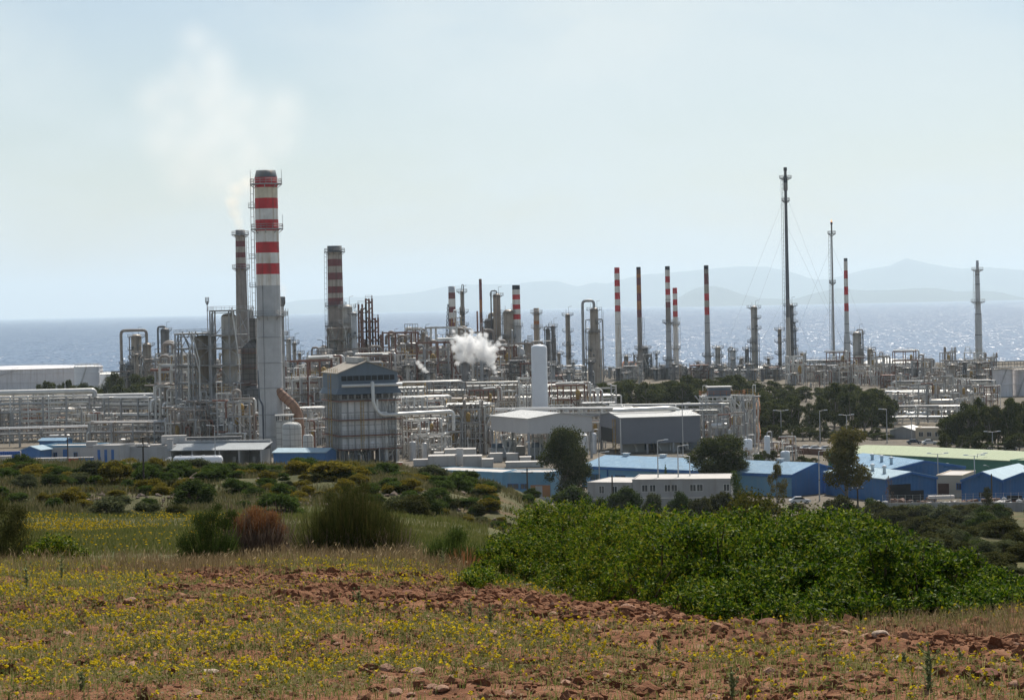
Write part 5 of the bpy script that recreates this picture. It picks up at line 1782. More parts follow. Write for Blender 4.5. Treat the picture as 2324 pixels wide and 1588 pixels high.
def unit(label, px0, px1, ytop, D, dep, z0=None, ybot=None, m='unit', name='plant_unit', cat='equipment box', group=None, ribs=False, rz=0.0):
    a, b = at(px0, ytop, D), at(px1, ytop, D)
    if z0 is None: z0 = 0.0 if ybot is None else max(0, zof((px0 + px1) / 2, ybot, D))
    W, Hh = b.x - a.x, a.z - z0
    r_ = thing(name, label, cat, ((a.x + b.x) / 2, D, z0), rz, group)
    q = MB()
    q.box(-W / 2, W / 2, 0, dep, .12, Hh)
    if ribs:
        for k in range(int(W / .5) + 1): q.box(-W / 2 + k * .5 - .06, -W / 2 + k * .5 + .06, -.06, -.001, .2, Hh - .1)
    q.build('casing', K[m], r_)
    q = MB(); q.box(-W / 2 - .1, W / 2 + .1, -.1, dep + .1, Hh + .003, Hh + .14); q.build('lid', K['flatroof' if m != 'blue' else 'bluewroof'], r_)
    q = MB(); q.box(-W / 2 + .2, W / 2 - .2, .2, dep - .2, 0, .119); q.build('skid', K['dsteel'], r_)
    return r_
for lb, a, b, y, D, dp, mm, rb in (('two storey grey cabin row, rearmost of the yard units', 1009, 1079, 1021, 640, 6, 'unit', False), ('flat wide grey unit at the left of the yard', 972, 1034, 1036, 628, 7, 'unit', False),
        ('ribbed grey unit in the middle of the yard', 1051, 1093, 1036, 622, 6, 'unit', True), ('plain grey block just right of the ribbed unit', 1094, 1119, 1043, 620, 5, 'unit', False),
        ('narrow upright bluish cabinet beside the ribbed unit', 1036, 1050, 1019, 630, 4, 'vesselg', False), ('long low grey duct unit near the tall dark tree', 1148, 1234, 1050, 617, 5, 'unit', False),
        ('small stacked units right of the two squat tanks', 985, 1006, 1028, 640, 4, 'unit', False), ('low unit behind the plain grey block', 1112, 1140, 1030, 640, 4, 'unit', False),
        ('cube unit on the long duct unit row', 1180, 1205, 1038, 625, 4, 'unit', False), ('low white unit by the red box', 938, 975, 1044, 630, 4, 'wall', False),
        ('half hidden unit under the pale shed legs', 1150, 1176, 1030, 638, 4, 'unit', True)):
    unit(lb, a, b, y, D, dp, m=mm, ribs=rb)
unit('small red box at the foot of the dark utility pole', 901, 913, 1050, 612, 2, m='redbox', name='fire_box', cat='box')
for k in range(26):
    px, D = rg.uniform(900, 1240), rg.uniform(575, 612)
    p = gp(px, D)
    q = MB(); a = rg.uniform(1, 3); b = rg.uniform(.6, 1.4); h_ = rg.uniform(.3, 1.0)
    q.box(-a / 2, a / 2, -b / 2, b / 2, 0, h_); q.box(-a / 2 + .1, a / 2 - .1, -b / 2 + .1, b / 2 - .1, h_ + .002, h_ + .15)
    o = q.build('crate', K[rg.choice(['unit', 'wall', 'junk3', 'rsteel'])], None, (p.x, D, 0), rg.uniform(0, 3)); tag(o, 'low crate lying on the sunlit yard before the grey units', 'crate', 'crates on the sunlit yard')
# boxes on the roof of the white block
for lb, a, b, y, z0, mm in (('white roof duct box on the left office', 195, 217, 1003, 5.2, 'wall'), ('pale roof plant box above the arched door block', 300, 332, 1008, 5.2, 'unit'), ('open louvred roof plant on the white block', 340, 372, 1010, 5.2, 'unit'), ('long pale roof duct behind the white chimney box', 366, 420, 990, 5.6, 'wall')):
    unit(lb, a, b, y, 658, 3, z0=z0, m=mm, name='roof_unit')
unit('white ventilation chimney box with bluish cap at the left end of the tin canopy', 379, 391, 997, 649, 2, z0=0, m='wall', name='vent_box', cat='vent')
# canopy shed
A, B = corner(388, 649), corner(597, 645)
u, ln = uvec(A, B)
cn = thing('canopy_shed', 'grey tin canopy over concrete bays, behind the white tanker truck', 'shed', (A[0], A[1], 0), math.atan2(u[1], u[0]))
q = MB(); q.add([(-.5, -1.5, 4.4), (ln + .5, -1.5, 4.4), (ln + .5, 9, 5.9), (-.5, 9, 5.9), (-.5, -1.5, 4.55), (ln + .5, -1.5, 4.55), (ln + .5, 9, 6.05), (-.5, 9, 6.05)], [(0, 3, 2, 1), (4, 5, 6, 7), (0, 1, 5, 4), (1, 2, 6, 5), (2, 3, 7, 6), (3, 0, 4, 7)]); q.build('roof', K['tin'], cn)
q = MB(); q.box(0, ln, 8.6, 8.9, 0, 5.7); q.build('back_wall', K['concrete'], cn)
q = MB(); q.box(0, ln, 8.3, 9.3, 6.06, 6.6); q.build('parapet', K['wall'], cn)
for k in (.2, 6.2, 13.8, 19.2, ln - .3):
    q = MB(); q.box(k - .18, k + .18, -1, 8.55, 0, 4.3); q.build('bay_wall', K['wall'], cn)
for k in (16.3, 21.8):
    q = MB(); q.box(k, k + .9, 3, 3.4, 1.2, 2.4); q.box(k + .35, k + .55, 3.1, 3.3, 0, 1.2); q.build('pump_cabinet', K['unit'], cn)
q = MB(); q.box(.6, 5.8, 3, 3.3, 0, 3); q.build('infill_wall', K['wall'], cn)
cv = thing('conveyor_roof', 'long dark flat canopy above the tin shed, below the reactor frames', 'canopy', (at(410, 995, 700).x, 700, 0))
zc = zof(470, 994, 700)
q = MB(); q.box(0, 17.5, 0, 4, zc - .4, zc + .3); q.build('roof', K['dsteel'], cv)
for xx in (.5, 6, 12, 17):
    q = MB(); q.box(xx - .15, xx + .15, .3, .6, 0, zc - .4); q.build('leg', K['dsteel'], cv)
# small blue things at left
A, B = corner(49, 662), corner(92, 660)
u, ln = uvec(A, B)
gable('small bright blue hut right of the stacked drums', A, u, ln, 6, 4.6, 5.6, 'blue', 'bluewroof', ridge_along='v', name='hut', cat='hut')
A, B = corner(90, 690), corner(148, 688)
u, ln = uvec(A, B)
gable('low blue roofed shelter behind the white office', A, u, ln, 5, 5.6, 6.2, 'blue', 'blueroof', name='shelter', cat='shelter')
dm = bpy.data.meshes
q = MB()
q.lathe([(.28, 0), (.29, .02), (.29, .28), (.305, .30), (.29, .32), (.29, .58), (.305, .6), (.29, .62), (.29, .87), (.28, .88)], 14)
drum0 = None
for i in range(13):
    for j in range(4):
        for kk in range(1):
            p = gp(-8 + i * 4.4, 655)
            loc = (p.x, 655 + kk * .6 + .1 * (i % 2), .12 + j * .9)
            loc = (p.x, 655, 1.2 + j * .9)
            if drum0 is None:
                drum0 = q.build('drum', K['drum'], None, loc)
                tag(drum0, 'blue plastic drum in the stacked rows at the left edge', 'drum', 'blue drums stacked at the left edge')
            else:
                d = drum0.copy(); COL.objects.link(d); d.location = loc
pl = thing('loading_dock', 'low concrete dock carrying the stacked blue drums', 'dock', (gp(20, 655).x, 655, 0))
q = MB(); q.box(-6, 5, -1, 3, 0, 1.2); q.build('slab', K['concrete'], pl)
A, B = corner(621, 643), corner(739, 639)
u, ln = uvec(A, B)
bs = gable('bright blue shed with pale roof and turquoise left end, below the boiler house', A, u, ln, 8.5, 3.6, 4.5, 'blue', 'bluewroof', name='shed', trimm=None)
q = MB(); q.add([(-.012, .02, 0), (-.012, .02, 3.58), (-.012, 4.25, 4.48), (-.012, 8.48, 3.58), (-.012, 8.48, 0)], [(0, 1, 2, 3, 4)]); q.build('end_wall', K['bluel'], bs)
# containers
def container(label, px0, px1, ytop, D, m):
    return unit(label, px0, px1, ytop, D, 2.5, m=m, ribs=True, name='shipping_container', cat='container')
container('white shipping container before the left office', 78, 152, 1041, 640, 'wall')
container('dull red shipping container between white container and blue-windowed block', 153, 177, 1040, 640, 'redbox')
container('dark blue shipping container beside the dull red one', 179, 209, 1039, 640, 'trim')
container('pale container at the far left edge below the drums', -20, 22, 1036, 640, 'junk3')

# ------------------------------------------------------------------ vehicles
def wheel(root, x, y, r, w_=.3):
    q = MB(); q.tube([(x, y - w_ / 2, r), (x, y + w_ / 2, r)], r, 16); a = q.build('wheel', K['tyre'], root)
    q = MB(); q.tube([(x, y - w_ / 2 - .01, r), (x, y + w_ / 2 + .01, r)], r * .55, 12); q.build('rim', K['lamp'], a)
tp = gp(368, 632)
tt = thing('tanker_truck', 'white road tanker truck parked below the tin canopy, cab to the left', 'truck', (tp.x, 632, gz(tp.x, 632)), R(-3))
q = MB()
prof = [(0, .9), (0, 1.7), (.35, 2.0), (.75, 3.0), (2.4, 3.1), (2.4, .9)]
n = len(prof)
q.add([(a, -1.2, b) for a, b in prof] + [(a, 1.2, b) for a, b in prof], [tuple(range(n)), tuple(range(n, 2 * n))[::-1]] + [(i, i + n, (i + 1) % n + n, (i + 1) % n) for i in range(n)])
q.add([(.8, -1.1, 3.1), (2.4, -1.1, 3.1), (2.4, 1.1, 3.1), (.8, 1.1, 3.1), (1.7, -1.1, 3.6), (2.4, -1.1, 3.6), (2.4, 1.1, 3.6), (1.7, 1.1, 3.6)], [(0, 1, 5, 4), (1, 2, 6, 5), (2, 3, 7, 6), (3, 0, 4, 7), (4, 5, 6, 7)])
cabo = q.build('cab', K['carwhite'], tt)
q = MB(); q.add([(.37, -1.0, 2.05), (.72, -1.0, 2.95), (.72, 1.0, 2.95), (.37, 1.0, 2.05)], [(0, 1, 2, 3)]); q.v = [(a - .03, b, c + .01) for a, b, c in q.v]; q.box(.95, 1.7, -1.22, -1.2, 2.05, 2.85); q.build('window', K['glass'], cabo)
q = MB()
q.lathe([(.05, 3.0), (.9, 3.1), (1.35, 3.5), (1.38, 4.0), (1.38, 15.2), (1.3, 15.7), (.8, 16.0), (.05, 16.1)], 26)
q.v = [(c, b, 2.55 + a) for a, b, c in q.v]; q.f = [f_[::-1] for f_ in q.f]
tko = q.build('tank', K['carwhite'], tt)
q = MB()
for xx in (5, 8, 11, 14): q.lathe([(.35, 3.9), (.35, 4.1)], 12, xx, 0)
q.box(3.6, 15.5, -.25, .25, 3.93, 3.96); q.build('hatch', K['lamp'], tko)
q = MB(); q.lathe([(.01, 0), (.3, 0)], 14, caps=False); q.v = [(7.6 + a, -1.40 , 2.75 + b) for a, b, c in q.v]; q.build('emblem', K['trim'], tko)
q = MB()
q.box(8.1, 9.6, -1.41, -1.395, 2.72, 2.85); q.build('lettering', K['oldred'], tko)
q = MB(); q.box(1.8, 15.6, -.5, .5, .8, 1.15); q.build('chassis', K['dsteel'], tt)
for xx in (1.1, 4.2, 11.6, 12.9, 14.2):
    for yy in (-1.05, 1.05): wheel(tt, xx, yy, .52)
q = MB(); q.box(.0, .05, -1.1, -.7, 1.05, 1.3); q.build('headlight', K['glass'], tt)
q = MB(); q.box(.0, .05, .7, 1.1, 1.05, 1.3); q.build('headlight', K['glass'], tt)

def car(label, px, D, m, rz, group=None, first=[None, {}], z=None):
    p = gp(px, D)
    loc = (p.x, D, gz(p.x, D) if z is None else z)
    if m in first[1]:
        return dup(first[1][m], loc, rz, label, group=group)
    r_ = thing('parked_car', label, 'car', loc, rz, group)
    prof = [(-2.1, .35), (-2.15, .75), (-1.95, .95), (-1.3, 1.0), (1.05, .98), (2.0, .82), (2.15, .6), (2.1, .35)]
    n = len(prof)
    q = MB(); q.add([(a, -.85, b) for a, b in prof] + [(a, .85, b) for a, b in prof], [tuple(range(n))[::-1], tuple(range(n, 2 * n))] + [(i, (i + 1) % n, (i + 1) % n + n, i + n) for i in range(n)])
    q.add([(-1.0, -.68, 1.42), (.35, -.68, 1.42), (.35, .68, 1.42), (-1.0, .68, 1.42), (-1.0, -.68, 1.46), (.35, -.68, 1.46), (.35, .68, 1.46), (-1.0, .68, 1.46)], [(0, 3, 2, 1), (4, 5, 6, 7), (0, 1, 5, 4), (1, 2, 6, 5), (2, 3, 7, 6), (3, 0, 4, 7)])
    q.build('body', K[m], r_)
    q = MB(); q.add([(-1.6, -.8, .985), (1.0, -.8, .985), (1.0, .8, .985), (-1.6, .8, .985), (-1.0, -.66, 1.419), (.35, -.66, 1.419), (.35, .66, 1.419), (-1.0, .66, 1.419)], [(0, 1, 5, 4), (1, 2, 6, 5), (2, 3, 7, 6), (3, 0, 4, 7)]); q.build('window', K['glass'], r_)
    for xx in (-1.35, 1.35):
        for yy in (-.8, .8): wheel(r_, xx, yy, .32, .2)
    for yy in (-.6, .6):
        q = MB(); q.box(2.08, 2.16, yy - .18, yy + .18, .62, .76); q.build('headlight', K['lamp'], r_)
    first[1][m] = r_
    return r_
car('dark parked car left of the white ones beside the green warehouse', 1800, 668, 'cardark', .3)
car('white parked car in the row beside the green warehouse, nearest the dark car', 1832, 664, 'carwhite', .35)
car('white parked car in the row beside the green warehouse, middle', 1852, 662, 'carwhite', .25)
car('white parked car in the row beside the green warehouse, next to the yellowish tree', 1876, 660, 'carwhite', .3)
car('silver white car under the right eucalyptus clump', 2232, 652, 'carwhite', .1)
car('white car at the right edge behind the green warehouse', 2292, 648, 'carwhite', 0)
car('white van-like car peeking at the pole below the bank', 1200, 478, 'carwhite', .4)
car('white car by the wall left of the blue gable', 1815, 490, 'carwhite', .1)
car('pale car in the row behind the beige office', 2110, 680, 'carwhite', 0)
car('dark car in the row behind the beige office', 2150, 676, 'cardark', 0)
car('dark car at the left end of the row behind the beige office', 2075, 684, 'cardark', 0)

# ------------------------------------------------------------------ beige office and cottage behind
A, B = corner(2078, 705), corner(2190, 700)
u, ln = uvec(A, B)
bo = flat_building('beige flat roofed office with a row of square windows under the right eucalyptus', A, u, ln, 10, 3.2, 'creamwall', 'flatroof', .3, name='office_block')
for k in np.arange(1, ln - 2, 2.4): window(bo, k, 1.0, 1.2, 1.2, frame='wsteel')
A, B = corner(2020, 712), corner(2078, 708)
u, ln = uvec(A, B)
gable('small grey cottage with white roof left of the beige office', A, u, ln, 8, 2.4, 3.6, 'concrete', 'roofwhite', ridge_along='v', name='cottage', cat='house')
A, B = corner(1412, 1385), corner(1442, 1383)
u, ln = uvec(A, B)
gable('tiny house with terracotta roof at the foot of the clean white stack', A, u, ln, 8, 5.5, 8.5, 'creamwall', 'terracotta', name='house', cat='house')

# ------------------------------------------------------------------ walls
def wall_run(label, pts, h, t_=.25, m='concrete', name='boundary_wall', cat='wall', z=None):
    r_ = thing(name, label, cat, (pts[0][0], pts[0][1], 0))
    q = MB()
    c = MB()
    for a, b in zip(pts[:-1], pts[1:]):
        n = max(1, int((Vector(b) - Vector(a)).length / 4))
        for i in range(n):
            p0, p1 = Vector(a).lerp(Vector(b), i / n), Vector(a).lerp(Vector(b), (i + 1) / n)
            z0 = min(gz(*p0), gz(*p1)) if z is None else z
            o = Vector((pts[0][0], pts[0][1]))
            p0, p1 = p0 - o, p1 - o
            d = (p1 - p0).normalized()
            nr = Vector((-d.y, d.x)) * t_ / 2
            V = [(p0.x - nr.x, p0.y - nr.y, z0 - .8), (p1.x - nr.x, p1.y - nr.y, z0 - .8), (p1.x + nr.x, p1.y + nr.y, z0 - .8), (p0.x + nr.x, p0.y + nr.y, z0 - .8)]
            V += [(x, y, z0 + h) for x, y, _ in V]
            q.add(V, [(0, 1, 5, 4), (2, 3, 7, 6), (4, 5, 6, 7), (1, 2, 6, 5), (3, 0, 4, 7)])
            e = p0
            c.box(e.x - .2, e.x + .2, e.y - .2, e.y + .2, z0 - .8, z0 + h + .1)
    q.build('wall_panels', K[m], r_)
    c.build('pier', K[m], r_)
    return r_
wall_run('long grey concrete wall between the junk yard and the dark scrub', [corner(2008, 461), corner(2200, 457), corner(2420, 450)], 1.8)
wall_run('low concrete wall below the white hut', [corner(1290, 480), corner(1480, 478), corner(1700, 474)], 2.7)
wall_run('low concrete wall below the light blue building', [corner(1000, 510), corner(1150, 505), corner(1262, 500)], 1.2)
wall_run('brown field wall beside the parked cars', [corner(1790, 655), corner(1880, 640)], 1.6, m='junk1')
# chain fence on the wall
fnc = thing('mesh_fence', 'thin wire fence posts along the concrete wall by the junk yard', 'fence', (0, 0, 0))
q = MB()
prev = None
for px in np.linspace(2012, 2410, 24):
    p = gp(px, 455)
    z = gz(p.x, 459) + 1.8
    q.bar((p.x, 459.5, z - 1), (p.x, 459.5, z + 1.5), .07)
    if prev: 
        for h_ in (.4, .9, 1.4): q.bar((prev[0], 459.5, prev[1] + h_), (p.x, 459.5, z + h_), .025)
    prev = (p.x, z)
q.build('wire_and_posts', K['post'], fnc)

# ------------------------------------------------------------------ junk yard
jk = {}
def jmesh(kind):
    q = MB()
    g = random.Random(hash(kind) % 1000 if False else len(kind) * 7)
    if kind == 'scrap_beam': q.box(-2, 2, -.12, .12, 0, .04); q.box(-2, 2, -.02, .02, .041, .3); q.box(-2, 2, -.12, .12, .301, .34)
    if kind == 'scrap_pallet':
        for k in range(6): q.box(-.6, .6, -.5 + k * .18, -.4 + k * .18, .12, .15)
        for k in (-.5, 0, .5): q.box(k - .05, k + .05, -.5, .5, 0, .119)
        for k in range(6): q.box(-.6, .6, -.5 + k * .18, -.4 + k * .18, .30, .33)
        for k in (-.5, 0, .5): q.box(k - .05, k + .05, -.5, .5, .151, .299)
    if kind == 'scrap_pipe': q.tube([(-2.4, 0, .2), (2.4, .3, .3)], .2, 10)
    if kind == 'scrap_tank': q.tube([(-.9, 0, .5), (.9, 0, .5)], .5, 12); q.tube([(0, 0, .9), (0, 0, 1.15)], .15, 8)
    if kind == 'scrap_sheet': q.add([(-1, -.7, .05), (1, -.6, .1), (1.1, .7, .7), (-.9, .6, .55), (-1, -.7, .08), (1, -.6, .13), (1.1, .7, .73), (-.9, .6, .58)], [(0, 3, 2, 1), (4, 5, 6, 7), (0, 1, 5, 4), (1, 2, 6, 5), (2, 3, 7, 6), (3, 0, 4, 7)])
    if kind == 'white_sack': q.lathe([(.1, 0), (.5, .1), (.55, .45), (.4, .75), (.12, .85)], 10)
    return q
lab = {'scrap_beam': 'rusty steel beam dumped in the junk yard', 'scrap_pallet': 'worn wooden pallet pair in the junk yard', 'scrap_pipe': 'length of scrap pipe lying in the junk yard',
       'scrap_tank': 'rusty scrap tank drum in the junk yard', 'scrap_sheet': 'bent pale sheet leaning in the junk yard', 'white_sack': 'white bulk sack on the junk yard ground'}
jmats = {'scrap_beam': 'junk1', 'scrap_pallet': 'junk2', 'scrap_pipe': 'junk2', 'scrap_tank': 'junk1', 'scrap_sheet': 'junk3', 'white_sack': 'wall'}
for i in range(210):
    kd = rg.choice(list(lab))
    if i < 12: kd = 'white_sack'
    px, D = (rg.uniform(1975, 2015), rg.uniform(470, 474)) if i < 12 else (rg.uniform(2030, 2400), rg.uniform(462, 476))
    p = gp(px, D)
    z = gz(p.x, D) + (rg.uniform(0, .9) if rg.random() < .5 else 0)
    if kd not in jk:
        o = jmesh(kd).build(kd, K[jmats[kd]])
        jk[kd] = o
    else:
        o = jk[kd].copy(); COL.objects.link(o)
    o.location = (p.x, D, z)
    o.rotation_euler = (rg.uniform(-.15, .15), rg.uniform(-.15, .15), rg.uniform(0, 6))
    o.scale = (rg.uniform(.7, 1.3),) * 3
    tag(o, lab[kd], kd.replace('_', ' '), kd.replace('_', ' ') + 's in the junk yard')
st8 = unit('stack of long white roofing sheets in the junk yard', 2110, 2166, 1127, 470, 1.5, z0=2.0, m='roofwhite', name='sheet_stack', cat='sheet stack')

# ------------------------------------------------------------------ poles and lamps
def lamp_post(label, px, ytop, D, kind, arm=1, group=None):
    p = at(px, ytop, D)
    z0 = gz(p.x, D)
    H = p.z - z0
    r_ = thing('lamp_post', label, 'street lamp', (p.x, D, z0), 0, group)
    q = MB(); q.tube([(0, 0, 0), (0, 0, H)], [.16, .09], 8); q.build('post', K['post'], r_)
    for sg in ((-1, 1) if kind == 2 else (arm,)):
        q = MB(); q.pipe([(0, 0, H - .2), (0, 0, H), (sg * 1.5, 0, H + .15)], .06, 6); a = q.build('arm', K['post'], r_)
        q = MB(); q.add([(sg * 1.3, -.2, H + .08), (sg * 2.3, -.2, H + .14), (sg * 2.3, .2, H + .14), (sg * 1.3, .2, H + .08), (sg * 1.4, -.14, H + .3), (sg * 2.2, -.14, H + .32), (sg * 2.2, .14, H + .32), (sg * 1.4, .14, H + .3)], [(0, 3, 2, 1), (4, 5, 6, 7), (0, 1, 5, 4), (1, 2, 6, 5), (2, 3, 7, 6), (3, 0, 4, 7)])
        q.build('lamp_head', K['lamp'], r_)
    return r_
for a in (('double armed lamp left of the three gas bottle tanks row end, before the eucalyptus', 1772, 932, 710, 2), ('single armed lamp above the parked cars', 1860, 932, 695, 1, 1), ('double armed lamp behind the yellowish tree', 1921, 942, 714, 2),
          ('plain lamp at the right edge of the middle eucalyptus clump', 2012, 929, 690, 1, -1), ('lamp in front of the pale pipe rack by the cottage', 2068, 936, 705, 1, -1), ('double armed lamp in front of the green warehouse wall', 2128, 1030, 515, 2),
          ('double armed lamp between the twin gables and the green wall', 2211, 1034, 500, 2), ('thin lamp standing against the pale green roof', 2218, 1030, 540, 1, 1), ('double armed lamp under the right eucalyptus clump', 2252, 980, 650, 2),
          ('lamp right of the tall dark tree trunk', 1269, 999, 520, 1, -1), ('lamp rising before the left end of the long blue shed', 1359, 1027, 520, 1, 1), ('lamp with hooded head before the white hut, left of its middle', 1492, 1000, 497, 1, 1),
          ('lamp before the white hut, right of its middle', 1538, 1012, 497, 1, 1), ('thin lamp before the white hut near the round dark tree', 1565, 1035, 500, 1, -1), ('tall white mast lamp against the dark shed wall', 1548, 915, 649, 1, 1),
          ('small hooded lamp under the pale shed corner', 1213, 1004, 640, 1, -1), ('lamp post before the boiler house legs', 861, 1005, 640, 1, -1), ('twin floodlight mast in front of the tin canopy', 487, 966, 641, 2),
          ('bare lamp pole against the dark blue gable end', 1858, 1024, 495, 1, 1)):
    lamp_post(*a)
def pole(label, px, ytop, D, cross=True, zb=None, k=1.0):
    p = at(px, ytop, D)
    z0 = gz(p.x, D) if zb is None else zb
    H = p.z - z0
    r_ = thing('utility_pole', label, 'utility pole', (p.x, D, z0))
    q = MB(); q.tube([(0, 0, -.5), (0, 0, H)], [.2 * k, .13 * k], 8); q.build('post', K['wood'], r_)
    if cross:
        q = MB(); q.box(-1.1 * k, 1.1 * k, -.3, -.16, H - .9, H - .9 + .16 * k); c_ = q.build('crossarm', K['wood'], r_)
        for xx in (-.95 * k, 0, .95 * k):
            q = MB(); q.lathe([(.05 * k, H - .898 + .16 * k), (.09 * k, H - .82 + .16 * k), (.05 * k, H - .7 + .16 * k)], 8, xx, -.23); q.build('insulator', K['lamp'], c_)
    return r_
pole('dark wooden pole before the white container at left', 153, 992, 560, False)
pb = on_ground(323, 1106, 190, 290)
pole('tallest dark wooden pole rooted in the scrub bank', 324, 992, pb.y, True, pb.z, .5)
pole('dark wooden pole right of the boiler house stair', 896, 983, 600, True)
pole('dark pole below the light blue building, above the bank end', 1196, 1062, 455, True)
pole('dark pole beside the beige office', 2142, 941, 690, False)
pole('short pole with white insulators at the junk yard corner', 1946, 1098, 442, True)
pole('slender pole before the lower hut wing', 1389, 1078, 480, False)
pole('thin pole behind the junk yard tree', 2250, 1075, 470, False)

for g_, n_ in ((lb_, 5), (g1, 2), (g2, 3), (g4, 2)):
    for k in range(n_):
        q = MB()
        if g_ is lb_:
            x_, y_ = 6 + k * 11, 8.4
            q.box(x_ - .6, x_ + .6, y_ - .5, y_ + .5, 6.3, 7.2); q.box(x_ - .8, x_ + .8, y_ - .7, y_ + .7, 7.201, 7.3)
        else:
            q.lathe([(.35, 4.9), (.35, 6.7), (.6, 6.75), (.3, 7.1), (.02, 7.15)], 10, 3 + k * .6, 6 + k * 6)
        q.build('roof_vent', K['lamp'], g_)
# ------------------------------------------------------------------ the crowded rear of the works
rgc = random.Random(2024)
_rear = [(640, 740, 900, 990, 812, 862, 'behind the tallest stack and the trussed bridge'), (890, 1060, 900, 1010, 812, 880, 'between boiler house roof and the steam'),
         (1060, 1200, 950, 1100, 800, 865, 'in the brown thicket behind the steam'), (1185, 1340, 900, 1150, 815, 885, 'behind the white silo'),
         (1380, 1640, 1250, 1380, 815, 850, 'at the feet of the right hand stacks'), (1640, 1800, 1250, 1340, 810, 850, 'under the guy wires of the tallest flare'),
         (1800, 1990, 1180, 1260, 815, 870, 'around the foot of the second flare'), (1985, 2250, 1100, 1300, 818, 862, 'before the right hand shoreline'),
         (265, 395, 1150, 1230, 800, 850, 'around the goose-neck columns'), (735, 800, 930, 980, 790, 840, 'at the foot of the squat brown stack')]
_kinds = []
for i, mm in enumerate(('vesselb', 'vessel', 'vesseld', 'gpipe')):
    o = tower('seed', 1000, 830, 1000, [9, 7, 10, 6][i], mm, 200 + i, 2, pipes=3, reach=1.5, name='process_tower')
    _kinds.append(o)
_used = [False] * 4
for (a, b, D0, D1, y0, y1, where) in _rear:
    n = int((b - a) / 9)
    for k in range(n):
        px, D = rgc.uniform(a, b), rgc.uniform(D0, D1)
        ytop = rgc.uniform(y0, y1)
        ki = rgc.randrange(4)
        x, Hh = base_of(px, ytop, D)
        _, H0 = base_of(1000, 830, 1000)
        f = max(.35, Hh / H0)
        lb = 'small ' + ['brown', 'beige', 'dark', 'grey'][ki] + ' process column ' + where
        if not _used[ki]:
            o = _kinds[ki]; _used[ki] = True
            o.location = (x, D, 0); o.scale = (1, 1, f); o['label'] = lb
        else:
            o = dup(_kinds[ki], (x, D, 0), rgc.uniform(0, 6), lb, (rgc.uniform(.8, 1.6),) * 2 + (f,))
        o['group'] = ['brown', 'beige', 'dark', 'grey'][ki] + ' small columns ' + where
    for k in range(max(1, int((b - a) / 45))):
        px = rgc.uniform(a, b - 20)
        D = rgc.uniform(D0, D1)
        y = rgc.uniform(y0 + 12, y1)
        fr = steel_frame('brown-grey pipe frame ' + where, px, px + rgc.uniform(18, 40), D, 9, [y, y + 13, y + 26], rgc.choice(['rsteel', 'dsteel', 'steel', 'oldconc']), seed=300 + int(px), brace=.7, th=.42, pipes=5, vert=5,
                         pipem=('bpipe', 'gpipe', 'pipe'), stair=False, name='steel_structure', group='pipe frames ' + where)

# ------------------------------------------------------------------ modules of pipework copied through the works
def module(seed):
    g = random.Random(seed)
    r_ = thing('pipework_module', 'x', 'pipework', (0, 0, 0))
    H, W, Dp = g.uniform(7, 11), g.uniform(5, 9), 4
    q = MB()
    for xx in (-W / 2, 0, W / 2):
        for yy in (-Dp / 2, Dp / 2): q.bar((xx, yy, 0), (xx, yy, H), .26)
    for z in (H * .35, H * .7, H - .15):
        for yy in (-Dp / 2, Dp / 2): q.bar((-W / 2, yy, z), (W / 2, yy, z), .24)
        for xx in (-W / 2, 0, W / 2): q.bar((xx, -Dp / 2, z), (xx, Dp / 2, z), .22)
    q.bar((-W / 2, -Dp / 2, 0), (0, -Dp / 2, H * .35), .16); q.bar((0, -Dp / 2, H * .7), (W / 2, -Dp / 2, H * .35), .16)
    q.build('frame', K[['wsteel', 'steel', 'rsteel', 'wsteel', 'oldconc', 'steel'][seed % 6]], r_)
    for k in range(13):
        z = H * g.choice([.35, .7, 1.0]) + g.uniform(.1, .5)
        yy = g.uniform(-Dp / 2 - .8, Dp / 2)
        x0, x1 = sorted((g.uniform(-W / 2 - 2, W / 2), g.uniform(-W / 2, W / 2 + 2)))
        if x1 - x0 < 1.5: x1 = x0 + 3
        q = MB()
        ty = g.randrange(4)
        if ty == 0: pts = [(x0, yy, z), (x1, yy, z), (x1, yy, .3)]
        elif ty == 1: pts = [(x0, yy, .3), (x0, yy, z), (x1, yy, z), (x1, yy, z - 2)]
        elif ty == 2: pts = [(x0, yy, z), (x0, yy, z + 1.6), (x0 + 1.4, yy, z + 1.6), (x0 + 1.4, yy, .3)]
        else: pts = [(x0, yy, z), (x1, yy, z), (x1, yy - 1.5, z), (x1, yy - 1.5, z - 3)]
        q.pipe(pts, g.choice([.1, .14, .18, .26]), 6)
        q.build('pipe', K[g.choice(['pipe', 'pipe', 'gpipe', 'bpipe', 'wsteel', 'rsteel'])], r_)
    for k in range(4):
        q = MB(); xx, yy, z = g.uniform(-W / 2, W / 2), g.uniform(-1.5, 1), g.choice([0, H * .35, H * .7])
        q.lathe([(.02, z), (.5, z + .2), (.55, z + 1.6), (.3, z + 2.1), (.02, z + 2.2)], 10, xx, yy); q.build('small_vessel', K[g.choice(['vessel', 'vesselb', 'vesselg', 'yellow'])], r_)
    q = MB(); q.rail([(-W / 2, -Dp / 2, H * .7), (W / 2, -Dp / 2, H * .7)], 1.1, .06, 1.5); q.rail([(-W / 2, -Dp / 2, H), (W / 2, -Dp / 2, H)], 1.1, .06, 1.5)
    q.build('railing', K[['yellow', 'steel', 'bpipe'][seed % 3]], r_)
    return r_
_mods = [module(900 + i) for i in range(7)]
_mu = [False] * 7
